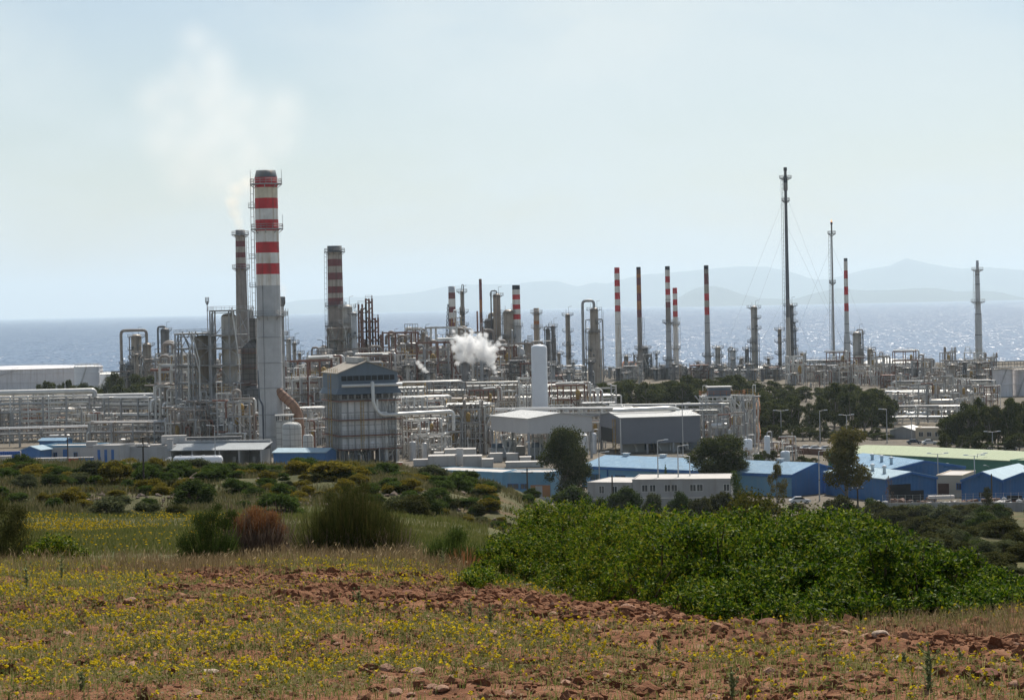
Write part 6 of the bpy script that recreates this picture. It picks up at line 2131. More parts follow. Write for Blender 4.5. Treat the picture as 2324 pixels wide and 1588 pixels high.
for (a, b, D0, D1, n, sc, where) in [(640, 735, 690, 800, 11, 1.0, 'between tallest stack and boiler house'), (900, 1112, 668, 800, 30, 1.0, 'right of the boiler house'), (960, 1200, 800, 1000, 26, 1.15, 'below the steam cloud'),
        (1240, 1400, 690, 860, 20, 1.0, 'between white silo and dark shed'), (395, 575, 735, 800, 20, 1.15, 'at the feet of the reactor frames'), (520, 600, 712, 745, 9, 1.25, 'clinging to the left foot of the tallest stack'), (640, 720, 790, 880, 9, 1.7, 'rising behind the tallest stack'), (400, 580, 780, 840, 14, 2.1, 'rising behind the reactor frames'), (745, 870, 940, 1030, 14, 2.0, 'around the squat brown stack'), (885, 1015, 960, 1060, 12, 2.1, 'left of the steam cloud'), (1060, 1200, 1000, 1120, 12, 2.1, 'under the columns behind the steam'), (0, 400, 770, 900, 22, .85, 'among the left pipe racks'),
        (1590, 1720, 670, 760, 9, .9, 'right of the dark shed'), (2020, 2250, 790, 1000, 22, .9, 'among the right white pipe racks'), (1800, 2250, 1120, 1280, 24, 1.3, 'before the right hand shore'), (1120, 1330, 672, 700, 8, .6, 'in the shade behind the pale shed'),
        (1690, 1800, 600, 660, 9, .45, 'around the gas bottle tanks'), (1400, 1600, 690, 720, 9, .55, 'behind the legs of the dark shed'), (740, 900, 870, 960, 12, 1.3, 'behind the boiler house roof')]:
    for k in range(n):
        i = rgc.randrange(7)
        px, D = rgc.uniform(a, b), rgc.uniform(D0, D1)
        p = gp(px, D)
        lb = ['pale', 'grey', 'rusty', 'white', 'brown', 'steel grey', 'off-white'][i] + ' framed tangle of pipes ' + where
        s_ = sc * rgc.uniform(.75, 1.3)
        if not _mu[i]:
            o = _mods[i]; _mu[i] = True
            o.location = (p.x, D, 0); o['label'] = lb; o.rotation_euler = (0, 0, rgc.uniform(-.6, .6)); o.scale = (s_, s_, s_ * rgc.uniform(.8, 1.2))
        else:
            o = dup(_mods[i], (p.x, D, 0), rgc.uniform(-.6, .6) + rgc.choice([0, 0, 1.57]), lb, (s_, s_, s_ * rgc.uniform(.8, 1.2)))
        o['group'] = 'pipework ' + where
# ------------------------------------------------------------------ foliage
K['euc'] = leafmat('eucalyptus leaves', [(.026, .036, .013), (.05, .062, .021), (.082, .094, .03), (.15, .145, .05)], trans=.3)
K['olive'] = leafmat('golden olive leaves', [(.06, .06, .012), (.12, .11, .02), (.20, .16, .025), (.30, .22, .03)], trans=.35)
K['greenleaf'] = leafmat('green shrub leaves', [(.032, .055, .012), (.06, .09, .02), (.10, .14, .035)], trans=.35)
K['darkleaf'] = leafmat('dark shrub leaves', [(.028, .045, .012), (.052, .075, .02), (.095, .12, .034)], trans=.25)
K['sage'] = leafmat('sage grey leaves', [(.05, .062, .032), (.085, .098, .045), (.14, .145, .07)], trans=.3)
K['scrubd'] = leafmat('dry dark scrub', [(.032, .038, .014), (.060, .064, .022), (.11, .10, .035)], trans=.25)
K['yellowtree'] = leafmat('yellowish tree leaves', [(.06, .065, .018), (.11, .10, .03), (.17, .14, .04)], trans=.4)
K['broom'] = leafmat('broom stems', [(.025, .035, .010), (.05, .065, .018), (.10, .10, .03), (.15, .10, .045)], trans=.3)
K['dead'] = leafmat('dead orange twigs', [(.15, .07, .03), (.25, .115, .05), (.36, .19, .09)], trans=.35)
K['deadgrey'] = leafmat('dead grey twigs', [(.10, .07, .05), (.18, .13, .10), (.26, .20, .16)], trans=.2)
K['lentisc'] = leafmat('glossy lentisc leaves', [(.006, .019, .001), (.015, .046, .002), (.055, .108, .004), (.16, .215, .010), (.28, .24, .022)], rough=.5, trans=.36, spec=.014)
K['lentiscdry'] = leafmat('bronzed lentisc leaves', [(.035, .050, .012), (.07, .075, .02), (.12, .10, .035)], rough=.55, trans=.4)
K['twig'] = mat('twig bark', (.09, .065, .045), .9, var=.3)

def unit_dirs(rng, n):
    d = rng.normal(size=(n, 3))
    return d / np.linalg.norm(d, axis=1, keepdims=True)

def quads_at(pos, nrm, tan, ln, wd):
    """diamond leaves: pos (n,3), facing nrm, long axis tan"""
    b = np.cross(nrm, tan)
    b /= np.maximum(np.linalg.norm(b, axis=1, keepdims=True), 1e-6)
    t = np.cross(b, nrm)
    t /= np.maximum(np.linalg.norm(t, axis=1, keepdims=True), 1e-6)
    ln = np.asarray(ln).reshape(-1, 1)
    wd = np.asarray(wd).reshape(-1, 1)
    V = np.stack([pos - t * ln * .5, pos + b * wd * .5, pos + t * ln * .5, pos - b * wd * .5], 1).reshape(-1, 3)
    Q = np.arange(len(V)).reshape(-1, 4)
    return V, Q

def blob_crown(seed, blobs, n, size, shell=.55, upb=.35, asp=.6, jitter=1.0, upright=0.0):
    rng = np.random.default_rng(seed)
    B = np.array(blobs, float)
    wgt = B[:, 3] ** 2
    k = rng.choice(len(B), n, p=wgt / wgt.sum())
    d = unit_dirs(rng, n)
    r = B[k, 3] * (shell + (1 - shell) * rng.random(n) ** .7) * (1 + .18 * rng.normal(size=n) * jitter)
    pos = B[k, :3] + d * r[:, None] * np.array([1, 1, .85])
    nrm = d * .5 + unit_dirs(rng, n) * .75 + np.array([0, 0, upb])
    nrm /= np.linalg.norm(nrm, axis=1, keepdims=True)
    s = size * rng.uniform(.6, 1.35, n)
    tn = unit_dirs(rng, n)
    if upright:
        tn = tn * (1 - upright) + np.array([0, 0, 1.0]) + d * .4
        nrm[:, 2] *= .3
    return quads_at(pos, nrm, tn, s, s * asp)

def euc_blobs(seed, slim=1.0):
    g = random.Random(seed)
    out = []
    for i in range(16):
        z = .34 + .56 * (i + g.random()) / 16
        rr = .26 * slim * math.sin(min(1, max(.05, (z - .22) / .75)) * math.pi) ** .6
        a = g.uniform(0, 6.28)
        q = rr * g.uniform(.35, 1.0)
        out.append((math.cos(a) * q, math.sin(a) * q, z, g.uniform(.07, .145)))
    out.append((0, 0, .88, .10))
    return out

def dome_blobs(seed, n=18, flat=1.0):
    g = random.Random(seed)
    out = []
    for i in range(n):
        a = g.uniform(0, 6.28)
        r = .36 * math.sqrt(g.random())
        z = (.22 + .55 * math.sqrt(max(0, 1 - (r / .42) ** 2)) * g.uniform(.45, 1)) * flat
        out.append((math.cos(a) * r, math.sin(a) * r, z, g.uniform(.12, .2)))
    for i in range(7):
        a = i * .9
        out.append((math.cos(a) * .33, math.sin(a) * .33, .16, .15))
    return out

def trunk_mesh(seed, blobs, r0=.022, top=.8):
    g = random.Random(seed)
    q = MB()
    pts = [(0, 0, -.03)]
    x = y = 0
    for k in range(1, 6):
        x += g.uniform(-.02, .02); y += g.uniform(-.02, .02)
        pts.append((x, y, top * k / 5))
    q.tube(pts, [r0 * (1.25 - .19 * k) for k in range(6)], 7)
    for b in blobs[::2]:
        k = g.randrange(1, 4)
        p = Vector(pts[k])
        e = Vector(b[:3])
        if e.z < p.z + .05: continue
        m_ = p.lerp(e, .5) + Vector((0, 0, -.02))
        q.tube([p, m_, e], [r0 * .5, r0 * .35, r0 * .15], 5)
    me = bpy.data.meshes.new('trunk')
    me.from_pydata(q.v, [], q.f)
    me.materials.append(K['bark'])
    return me

def low_blobs(seed, lo=.12, slim=1.15):
    return [(x, y, lo + (z - .3) * (1 - lo) / .7, r * (.8 + .5 * ((i * 7 + seed * 3) % 5) / 5)) for i, (x, y, z, r) in enumerate(euc_blobs(seed, slim))]
TV = []
for sd in range(7):
    bl = low_blobs(sd, .10 + .05 * (sd % 3), 1.0 + .25 * (sd % 3))
    TV.append((np_mesh('crown', *blob_crown(sd, bl, 4800, .044), K['euc']), trunk_mesh(sd, bl)))
def tree(name, label, cat, px, ytop, D, wpx, var, group=None, rnd=None, z0=None):
    """a tree standing at distance D whose top shows at ytop and crown is about wpx wide"""
    p = at(px, ytop, D)
    z0 = gz(p.x, D) if z0 is None else z0
    H = (p.z - z0) / .97
    wd = wpx / pm(D) / .62
    r_ = thing(name, label, cat, (p.x, D, z0), (hash((px, D)) % 628) / 100 if rnd is None else rnd, group, (wd, wd, H))
    obj('trunk', var[1], r_)
    obj('crown', var[0], r_)
    return r_
rg = random.Random(5)
def belt(label, group, pts, D0, D1, step, wpx, rows=1):
    xs = [p[0] for p in pts]
    x = xs[0]
    k = 0
    while x < xs[-1]:
        y = float(np.interp(x, xs, [p[1] for p in pts]))
        for r_ in range(rows):
            if rg.random() < .14: continue
            tree('eucalyptus_tree', label, 'tree', x + rg.uniform(-6, 6), y + rg.choice([-7, -3, 0, 4, 9, 16]) + rg.uniform(-3, 3) + r_ * 12, D0 + (D1 - D0) * (1 - (r_ + .5 + rg.uniform(-.3, .3)) / rows), wpx * rg.uniform(.8, 1.3), rg.choice(TV), group, rg.uniform(0, 6))
        x += step * rg.uniform(.75, 1.25)
        k += 1
belt('dark eucalyptus in the long belt behind the compressor sheds', 'eucalyptus belt behind the sheds', [(1262, 884), (1290, 872), (1330, 876), (1380, 868), (1440, 858), (1500, 868), (1560, 850), (1620, 862), (1680, 852), (1745, 868), (1800, 880)], 860, 990, 19, 44, 2)
belt('dark eucalyptus in the middle clump left of the pale pipe racks', 'middle eucalyptus clump', [(1722, 885), (1760, 905), (1800, 893), (1840, 886), (1880, 876), (1945, 872), (1985, 880), (2015, 896), (2035, 925)], 725, 800, 20, 46, 2)
belt('dark eucalyptus in the right clump above the green warehouse', 'right eucalyptus clump', [(2150, 932), (2185, 906), (2222, 902), (2250, 912), (2290, 900), (2350, 905)], 655, 690, 19, 46, 2)
belt('low dark pine in the row before the huge left tank', 'tree row before the huge left tank', [(92, 872), (120, 866), (160, 870), (200, 872)], 980, 1010, 19, 34)
belt('rounded dark tree in the clump below the goose-neck columns', 'tree clump below the goose-neck columns', [(205, 868), (240, 852), (300, 850), (345, 856), (385, 860), (400, 870)], 960, 1040, 17, 38, 2)
belt('dark tree behind the white silo and steam', 'trees behind the silo', [(1070, 845), (1100, 852), (1180, 850), (1235, 858)], 1000, 1040, 30, 40)
belt('dark tree on the rise behind the middle clump, below the flares', 'trees below the flares', [(1795, 882), (1850, 876), (1900, 880), (1980, 878), (2050, 886)], 960, 1050, 20, 40)
belt('low tree filling the foot of the middle clump', 'low trees at the middle clump', [(1716, 965), (1800, 972), (1880, 966), (1960, 972), (2030, 978)], 702, 722, 17, 34)
belt('low tree at the foot of the right clump', 'low trees at the right clump', [(2148, 990), (2200, 984), (2260, 990), (2340, 986)], 640, 652, 20, 34)
belt('low tree between gas bottle tanks and parked cars', 'low trees by the gas bottle tanks', [(1690, 1022), (1740, 1028), (1800, 1030), (1850, 1034)], 575, 610, 22, 30)
belt('low tree hiding the feet of the right hand stacks', 'trees at the feet of the right hand stacks', [(1330, 872), (1450, 868), (1580, 866), (1700, 862), (1800, 876)], 1100, 1220, 26, 36)
# single trees nearer to us
def big_tree(label, px, ytop, D, wpx, leaf, seed, slim, n=11000, size=.02, name='eucalyptus_tree', blobs=None, trunk=.018):
    bl = blobs or euc_blobs(seed, slim)
    me = np_mesh('crown', *blob_crown(seed, bl, n, size), K[leaf])
    return tree(name, label, 'tree', px, ytop, D, wpx, (me, trunk_mesh(seed, bl, trunk)), None, .3 * seed)
big_tree('tall dark ragged tree left of the white hut, overlapping the pale shed', 1283, 968, 512, 92, 'euc', 21, 1.0, blobs=low_blobs(21) + low_blobs(22, .2) + low_blobs(35, .1, 1.5), n=24000, size=.026)
big_tree('broad dark tree in front of the long blue shed, behind the white hut', 1632, 993, 520, 122, 'euc', 23, 1.2, blobs=low_blobs(23, .3) + low_blobs(24, .35) + [(.22, 0, .5, .14), (-.22, 0, .5, .14)], n=24000, size=.026)
big_tree('airy yellowish tree before the blue gable, with sky gaps in its crown', 1922, 966, 472, 118, 'yellowtree', 25, 1.1, n=15000, size=.024, blobs=low_blobs(25, .25) + [(-.24, .0, .66, .10), (-.2, 0, .5, .1), (.26, 0, .56, .09)])
big_tree('small golden tree just left of the airy yellowish tree', 1898, 982, 600, 34, 'olive', 26, 1.2, n=2500, size=.05)
big_tree('small olive green tree standing before the left side of the blue gable', 1762, 1046, 470, 40, 'yellowtree', 27, 1.0, n=4000, size=.035, blobs=low_blobs(27))
big_tree('pointed little conifer on the line between hut roof and long blue shed', 1510, 1047, 512, 24, 'greenleaf', 28, 1, n=2500, size=.04, name='conifer_tree', blobs=[(0, 0, z, .24 * (1.04 - z)) for z in np.linspace(.1, .95, 12)])
big_tree('thin pale green tree at the right end of the white hut', 1668, 1068, 462, 34, 'greenleaf', 29, 1, n=2200, size=.04)
big_tree('dead twiggy thin tree before the loading shed', 2016, 1078, 462, 22, 'deadgrey', 30, 1, n=300, size=.05)
big_tree('slim dark tree standing in front of the junk yard wall', 2242, 1104, 440, 28, 'scrubd', 31, 1, n=2600, size=.04)
big_tree('round headed tree behind the thin gas bottle tank', 1722, 1030, 580, 30, 'greenleaf', 32, 1.2, n=2500, size=.05)

# shrubs
def shrub_mesh(seed, leaf, n=6500, size=.06, flat=1.0, asp=.6):
    return np_mesh('foliage', *blob_crown(seed, dome_blobs(seed, 18, flat), n, size, shell=.5, asp=asp), K[leaf])
SH = {}
for code, leaf in (('o', 'olive'), ('g', 'greenleaf'), ('d', 'darkleaf'), ('s', 'sage'), ('k', 'scrubd')):
    SH[code] = [shrub_mesh(100 + i + ord(code), leaf) for i in range(3)]
def stem_mesh(seed):
    g = random.Random(seed)
    q = MB()
    for k in range(5):
        a = g.uniform(0, 6.28)
        q.tube([(0, 0, -.05), (math.cos(a) * .1, math.sin(a) * .1, .25), (math.cos(a) * .22, math.sin(a) * .22, .55)], [.025, .018, .008], 5)
    me = bpy.data.meshes.new('stem')
    me.from_pydata(q.v, [], q.f)
    me.materials.append(K['twig'])
    return me
STEM = [stem_mesh(i) for i in range(3)]
def shrub(label, p, wm, hm, code, group=None, name='shrub'):
    r_ = thing(name, label, 'shrub' if name == 'shrub' else 'scrub bush', (p.x, p.y, p.z - .05 * hm), rg.uniform(0, 6), group, (wm / .98, wm / .98, hm / .95))
    obj('stem', rg.choice(STEM), r_)
    obj('foliage', rg.choice(SH[code]), r_)
    return r_
desc = {'o': 'golden olive', 'g': 'fresh green', 'd': 'dark green', 's': 'sage grey', 'k': 'dusky brown-green'}
bank = [(46, 1070, 80, 40, 'd', 'leftmost dark rounded bush before the pale container'), (55, 1122, 62, 50, 's', 'big sage bush at the left of the bank'), (116, 1112, 46, 42, 'd', 'upright dark bush left of the golden one'),
        (262, 1106, 76, 66, 'o', 'largest golden bush rising before the white blocks'), (330, 1098, 70, 44, 'g', 'green bush at the tallest wooden pole'), (165, 1146, 60, 42, 'o', 'golden ball on the lower bank'),
        (122, 1158, 42, 32, 'g', 'low green bush above the yellow meadow'), (255, 1174, 92, 54, 's', 'broad sage mound at the bank foot'), (335, 1178, 62, 44, 's', 'second sage mound at the bank foot'), (402, 1182, 56, 34, 'k', 'dusky mound at the bank foot'),
        (440, 1146, 92, 68, 'd', 'big dark bush above the red earth scar'), (760, 1088, 112, 44, 'o', 'golden mound below the boiler house legs'), (640, 1172, 96, 58, 'g', 'large green bush behind the orange dead shrub'),
        (975, 1178, 62, 66, 'd', 'tall dark bush in the gully right of the broom'), (905, 1166, 66, 46, 's', 'sage bush in the gully'), (1055, 1098, 60, 36, 'd', 'dark bush on the bank crest near the blue walls'), (1105, 1118, 62, 32, 's', 'sage bush at the bank end'),
        (895, 1096, 36, 26, 'd', 'small dark bush at the utility pole foot'), (352, 1070, 46, 34, 'o', 'golden bush left of the tanker cab'), (200, 1080, 54, 30, 'o', 'golden bush before the red container'), (940, 1210, 80, 60, 'k', 'dusky bush low in the gully'),
        (1015, 1150, 34, 26, 'd', 'little dark bush on the grassy bank end'), (1080, 1165, 40, 30, 'k', 'dusky low bush on the grassy bank end')]
for px, y, wpx, hpx, c, lb in bank:
    p = on_ground(px, y, 165, 285)
    shrub(lb, p, 1.15 * wpx / pm(p.y), 1.12 * hpx / pm(p.y), c)
xs = 8
while xs < 1120:
    yr = float(np.interp(xs, _PT[:11], _RIDGE))
    c = rg.choice('ooogggds')
    p = on_ground(xs, yr + rg.uniform(8, 30), 232, 285)
    wpx = rg.uniform(34, 78)
    shrub({'o': 'golden olive shrub in the row along the bank crest', 'g': 'fresh green shrub in the row along the bank crest', 'd': 'dark green shrub in the row along the bank crest', 's': 'sage grey shrub in the row along the bank crest'}[c],
          p, wpx / pm(p.y), wpx * rg.uniform(.42, .62) / pm(p.y), c, desc[c] + ' shrubs on the bank crest')
    xs += rg.uniform(9, 22)
for k in range(150):
    px = rg.uniform(-20, 1150)
    yr = float(np.interp(px, _PT[:11], _RIDGE))
    c = rg.choice('sggooooggk')
    p = on_ground(px, yr + rg.uniform(14, 95), 185, 270)
    wpx = rg.uniform(24, 66)
    shrub(desc[c] + ' low shrub scattered over the bank face', p, wpx / pm(p.y), wpx * rg.uniform(.45, .75) / pm(p.y), c, desc[c] + ' shrubs on the bank face')
# gully and right hand slope, dark scrub
for k in range(120):
    px = rg.uniform(1980, 2380)
    y = rg.uniform(1176, 1330)
    p = on_ground(px, y, 60, 440)
    c = rg.choice('kkkkdsk')
    wpx = rg.uniform(40, 95)
    shrub(desc[c] + ' scrub bush on the slope below the concrete wall', p, wpx / pm(p.y), wpx * rg.uniform(.5, .75) / pm(p.y), c, desc[c] + ' scrub on the right hand slope', 'scrub_bush')
for k in range(55):
    px = rg.uniform(1180, 2000)
    p = on_ground(px, rg.uniform(1128, 1200), 200, 470)
    c = rg.choice('kkdsg')
    wpx = rg.uniform(22, 55)
    shrub(desc[c] + ' bush between the white hut and the glossy bush', p, wpx / pm(p.y), wpx * rg.uniform(.5, .8) / pm(p.y), c, desc[c] + ' bushes behind the glossy bush')
for px, y, wpx, hpx, D, c, lb in ((1420, 1137, 76, 52, 470, 'd', 'dense round dark bush in front of the white hut'), (1300, 1134, 88, 50, 480, 'd', 'dense round dark bush at the foot of the tall ragged tree'), (1590, 1150, 60, 45, 430, 'k', 'dusky bush under the hut wall'),
        (1905, 1152, 80, 40, 430, 'k', 'wide dusky bush under the airy tree'), (1985, 1165, 66, 50, 425, 'd', 'dark bush at the left end of the concrete wall'), (2270, 1172, 60, 36, 420, 'd', 'dark bush before the wall in front of the twin gables'), (1545, 1146, 58, 40, 445, 'd', 'dark bush under the middle windows of the white hut'), (1640, 1148, 66, 48, 445, 'k', 'dusky bush at the right corner of the white hut'), (1365, 1146, 44, 34, 445, 'd', 'small dark bush under the lower hut wing'), (1480, 1140, 50, 40, 440, 's', 'grey bush right of the dense round bush')):
    p = gp(px, D, 0)
    p.z = gz(p.x, D)
    zt = zof(px, y - hpx, D)
    shrub(lb, p, wpx / pm(D), max(1.0, zt - p.z), c)
# ------------------------------------------------------------------ near shrubs behind the crest of the field
def strands(seed, n, h, spread, w_, curve=.25, base=.12, tip=.4):
    """upright thin stems fanning out from the ground"""
    rng = np.random.default_rng(seed)
    a = rng.uniform(0, 2 * np.pi, n)
    r0 = base * np.sqrt(rng.random(n))
    out = spread * rng.random(n) ** .7
    hh = h * rng.uniform(.45, 1.0, n) * (1 - .35 * (out / max(spread, 1e-6)) ** 2)
    az = a + rng.normal(0, .4, n)
    V, Q = [], []
    P0 = np.stack([r0 * np.cos(a), r0 * np.sin(a), np.zeros(n)], 1)
    P2 = np.stack([r0 * np.cos(a) + out * np.cos(az), r0 * np.sin(a) + out * np.sin(az), hh], 1)
    P1 = P0 * .55 + P2 * .45 + np.stack([np.zeros(n)] * 2 + [hh * curve * .4], 1)
    side = rng.uniform(0, 2 * np.pi, n)
    S = np.stack([np.cos(side), np.sin(side), np.zeros(n)], 1) * w_ * .5
    V = np.stack([P0 - S, P0 + S, P1 + S * .8, P1 - S * .8, P2 + S * tip, P2 - S * tip], 1).reshape(-1, 3)
    i = np.arange(n)[:, None] * 6
    Q = np.concatenate([i + np.array([[0, 1, 2, 3]]), i + np.array([[3, 2, 4, 5]])], 0)
    return V, Q
def join(*parts):
    Vs, Qs, n = [], [], 0
    for V, Q in parts:
        Vs.append(V); Qs.append(Q + n); n += len(V)
    return np.concatenate(Vs), np.concatenate(Qs)
def shift(part, dx=0, dy=0, dz=0): return part[0] + np.array([dx, dy, dz]), part[1]

def near(px, D): 
    p = gp(px, D, 37)
    p.z = gz(p.x, D)
    p = gp(px, D, p.z)
    return p
p = near(805, 38)
r_ = thing('broom_bush', 'big dark green broom bush of upright stems in the middle', 'shrub', p)
obj('stem', np_mesh('stem', *join(*[shift(strands(300 + k, 900, [1.15, 1.42, 1.5, 1.62, 1.45, 1.3, 1.05][k], .42, .007, base=.2), -.54 + k * .18, (k % 2) * .35) for k in range(7)], blob_crown(380, [(-.68, 0, .5, .22), (-.5, .1, .9, .2), (-.25, .2, 1.12, .26), (.05, .1, 1.28, .24), (.3, .1, 1.02, .26), (.52, .1, .85, .22), (.7, 0, .45, .2), (-.36, 0, 1.3, .12), (.2, 0, 1.45, .1), (-.1, 0, 1.42, .1), (-.3, -.2, .6, .34), (.3, -.2, .6, .36), (.0, -.3, .4, .35)], 20000, .055, shell=.3, asp=.12, upright=.6)), K['broom']), r_)
obj('dry_stem', np_mesh('dry_stem', *join(*[shift(strands(320 + k, 160, .85, .5, .012, base=.2), -.7 + k * .23, -.15) for k in range(7)]), K['deadgrey']), r_)
p = near(578, 38.5)
r_ = thing('dead_shrub', 'rust orange dead shrub between dark shrub and broom', 'shrub', p)
obj('twigs', np_mesh('twigs', *join(*[shift(strands(340 + k, 420, 1.25, .42, .010, base=.12), -.26 + k * .2, (k % 2) * .2) for k in range(4)]), K['deadgrey']), r_)
rngd = np.random.default_rng(9)
obj('foliage', np_mesh('foliage', *blob_crown(44, [(-.32, 0, .95, .17), (0, .1, 1.02, .2), (.28, 0, .98, .18), (.4, .1, .8, .14), (.12, -.1, .9, .18), (-.15, 0, .82, .16)], 12000, .034, shell=.15, asp=.2, upright=.4), K['dead']), r_)
p = near(468, 37.5)
r_ = thing('conical_shrub', 'dense dark green shrub with upswept tips left of the orange dead shrub', 'shrub', p)
obj('foliage', np_mesh('foliage', *blob_crown(45, [(-.22, 0, .35, .3), (.12, 0, .4, .32), (.3, .1, .55, .24), (.02, 0, .75, .25), (.3, 0, .92, .16), (.1, 0, 1.0, .17), (-.1, .1, .95, .15), (.42, 0, 1.05, .1), (-.3, 0, .62, .18), (.2, 0, 1.16, .09)], 17000, .032, shell=.25, asp=.35, upright=.3), K['darkleaf']), r_)
obj('tips', np_mesh('tips', *shift(strands(360, 260, 1.25, .4, .010, base=.25), .1, 0), K['greenleaf']), r_)
p = near(1030, 36)
r_ = thing('wild_shrub', 'green broom-like shrub with red-brown dry twigs beside the glossy bush', 'shrub', p)
obj('foliage', np_mesh('foliage', *join(shift(strands(370, 500, .85, .4, .008, base=.2), -.05), shift(strands(371, 400, .62, .35, .008, base=.2), .3), blob_crown(46, [(-.35, 0, .3, .22), (-.1, 0, .5, .25), (.05, .1, .7, .18), (.3, 0, .4, .2), (-.25, 0, .45, .2)], 11000, .034, shell=.25, asp=.3, upright=.4)), K['greenleaf']), r_)
obj('dry_twigs', np_mesh('dry_twigs', *shift(strands(372, 420, .62, .35, .010, base=.12), .18, -.35), K['dead']), r_)
K['olivedrab'] = leafmat('olive drab leaves', [(.035, .045, .014), (.07, .075, .025), (.12, .11, .04)], trans=.3)
p = near(30, 38)
r_ = thing('wild_shrub', 'large olive drab shrub cut by the left edge', 'shrub', p)
obj('foliage', np_mesh('foliage', *join(blob_crown(47, [(-.3, 0, .6, .35), (0, 0, .9, .3), (-.25, 0, 1.25, .25), (.2, 0, .5, .3), (.1, 0, 1.15, .18), (.3, 0, .25, .25)], 15000, .036, shell=.25, asp=.35, upright=.3), strands(373, 260, 1.3, .5, .008, base=.25)), K['olivedrab']), r_)
p = near(120, 33)
r_ = thing('lentisc_bush', 'low bright green glossy bush at left in front of the yellow meadow', 'shrub', p)
obj('foliage', np_mesh('foliage', *blob_crown(48, [(-.36, 0, .33, .16), (-.2, 0, .48, .18), (0, 0, .58, .19), (.2, 0, .56, .17), (.38, 0, .42, .15), (.5, 0, .25, .13), (-.45, 0, .15, .15), (.1, -.1, .3, .25)], 5200, .036, shell=.5), K['lentisc']), r_)

# ------------------------------------------------------------------ the glossy lentisc bushes
SIL = [(1040, 1330), (1077, 1271), (1116, 1210), (1182, 1161), (1226, 1128), (1292, 1122), (1374, 1133), (1457, 1148), (1540, 1156), (1595, 1172), (1650, 1152), (1750, 1150), (1859, 1148), (1903, 1142), (1969, 1166), (2013, 1199), (2063, 1209), (2123, 1226),
       (2178, 1234), (2228, 1265), (2283, 1291), (2324, 1308), (2420, 1350)]
BAS = [(1040, 1334), (1099, 1348), (1209, 1359), (1300, 1368), (1385, 1381), (1430, 1398), (1595, 1414), (1815, 1425), (2035, 1420), (2324, 1403), (2420, 1395)]
def ground_D(px, y):
    return on_ground(px, y, 11, 30).y
_bx = np.linspace(1040, 2420, 50)
_bD = np.array([ground_D(x_, float(np.interp(x_, *zip(*BAS)))) for x_ in _bx])
_bD = np.convolve(np.pad(_bD, 3, mode='edge'), np.ones(7) / 7, mode='valid')
def bush(label, x0, x1, ntips, seed, leaf='lentisc', dpth=3.6, xoff=0, lift=0.0, leafsz=.028, nl=13):
    rng = np.random.default_rng(seed)
    nc_ = ntips // 76                                # leafy clumps, each carrying its own twigs
    P = rng.uniform(x0, x1, nc_)
    ys = np.interp(P, [a for a, _ in SIL], [b for _, b in SIL]) - lift
    D0 = np.interp(P, _bx, _bD)
    t = rng.random(nc_) ** .75
    e = np.clip(np.minimum(P - x0, x1 - P) / 70.0, 0, 1)
    D1 = D0 + dpth * (.35 + .65 * np.sqrt(e))
    D = D0 + .12 + (D1 - D0) * t
    ztop = np.array([_z_at(a, b + 6, d) for a, b, d in zip(P, ys, D1)])
    X = (P - CX) / F * D
    zb = ground_z(X, D)
    prof = np.sin(t * np.pi / 2) ** .62 * (.84 + .30 * vnoise(X, D * 1.4, .75, 91))
    prof = np.clip(prof, 0, 1.0)
    cr = rng.uniform(.15, .34, nc_) * np.clip((ztop - zb) / .8, .45, 1)
    Zc = zb + np.maximum(.02, (ztop - zb) * prof - cr * .75) - (rng.random(nc_) < .45) * rng.uniform(.1, .4, nc_) * (ztop - zb)
    Zc = np.maximum(Zc, zb + .02)
    k_ = np.repeat(np.arange(nc_), 76)
    ntips = len(k_)
    axis = unit_dirs(rng, ntips)
    bias = np.stack([np.zeros(ntips), np.full(ntips, -.55), .45 + .35 * t[k_]], 1)
    axis = axis + bias
    axis /= np.linalg.norm(axis, axis=1, keepdims=True)
    tip = np.stack([X[k_], D[k_], Zc[k_]], 1) + axis * (cr[k_] * rng.uniform(.55, 1.08, ntips))[:, None] * np.array([1.25, 1.1, .9])
    zb = zb[k_]
    low_ = tip[:, 2] < zb + .01
    tip[low_, 2] = zb[low_] + .03
    N_ = ntips * nl
    ax = np.repeat(axis, nl, 0)
    tp = np.repeat(tip, nl, 0)
    q = unit_dirs(rng, N_)
    perp = q - ax * (q * ax).sum(1, keepdims=True)
    perp /= np.linalg.norm(perp, axis=1, keepdims=True)
    ldir = perp * rng.uniform(.5, 1.0, (N_, 1)) + ax * rng.uniform(.05, .9, (N_, 1))
    ldir /= np.linalg.norm(ldir, axis=1, keepdims=True)
    ln = leafsz * rng.uniform(.5, 1.5, N_)
    along = rng.uniform(-.075, .01, N_)
    pos = tp + ax * along[:, None] + ldir * (ln * .6)[:, None]
    nrm = ax * .6 + perp * -.3 + unit_dirs(rng, N_) * .6 + np.array([0, 0, .15])
    nrm /= np.linalg.norm(nrm, axis=1, keepdims=True)
    V, Q = quads_at(pos, nrm, ldir, ln, ln * .42)
    c = tip.mean(0)
    zc = float(ground_z(np.array([c[0]]), np.array([c[1]]))[0])
    V = V - np.array([c[0], c[1], zc])
    r_ = thing('lentisc_bush', label, 'bush', (c[0], c[1], zc))
    obj('foliage', np_mesh('foliage', V, Q, K[leaf]), r_)
    # branches that carry the twigs
    g = MB()
    for k in rng.choice(ntips, min(260, ntips), replace=False):
        a = Vector(tip[k] - np.array([c[0], c[1], zc]))
        b = Vector((a.x * .9 + rng.normal(0, .1), a.y + .35 + rng.random() * .5, max(-.1, float(zb[k]) - zc - .05)))
        m_ = a.lerp(b, .5) + Vector((rng.normal(0, .05), rng.normal(0, .05), -.03))
        g.tube([b, m_, a], [.016, .010, .004], 4)
    g.build('branches', K['twig'], r_)
    return r_
bush('biggest glossy dark green bush, left dome of the mound in front of the hut', 1050, 1600, 17500, 401)
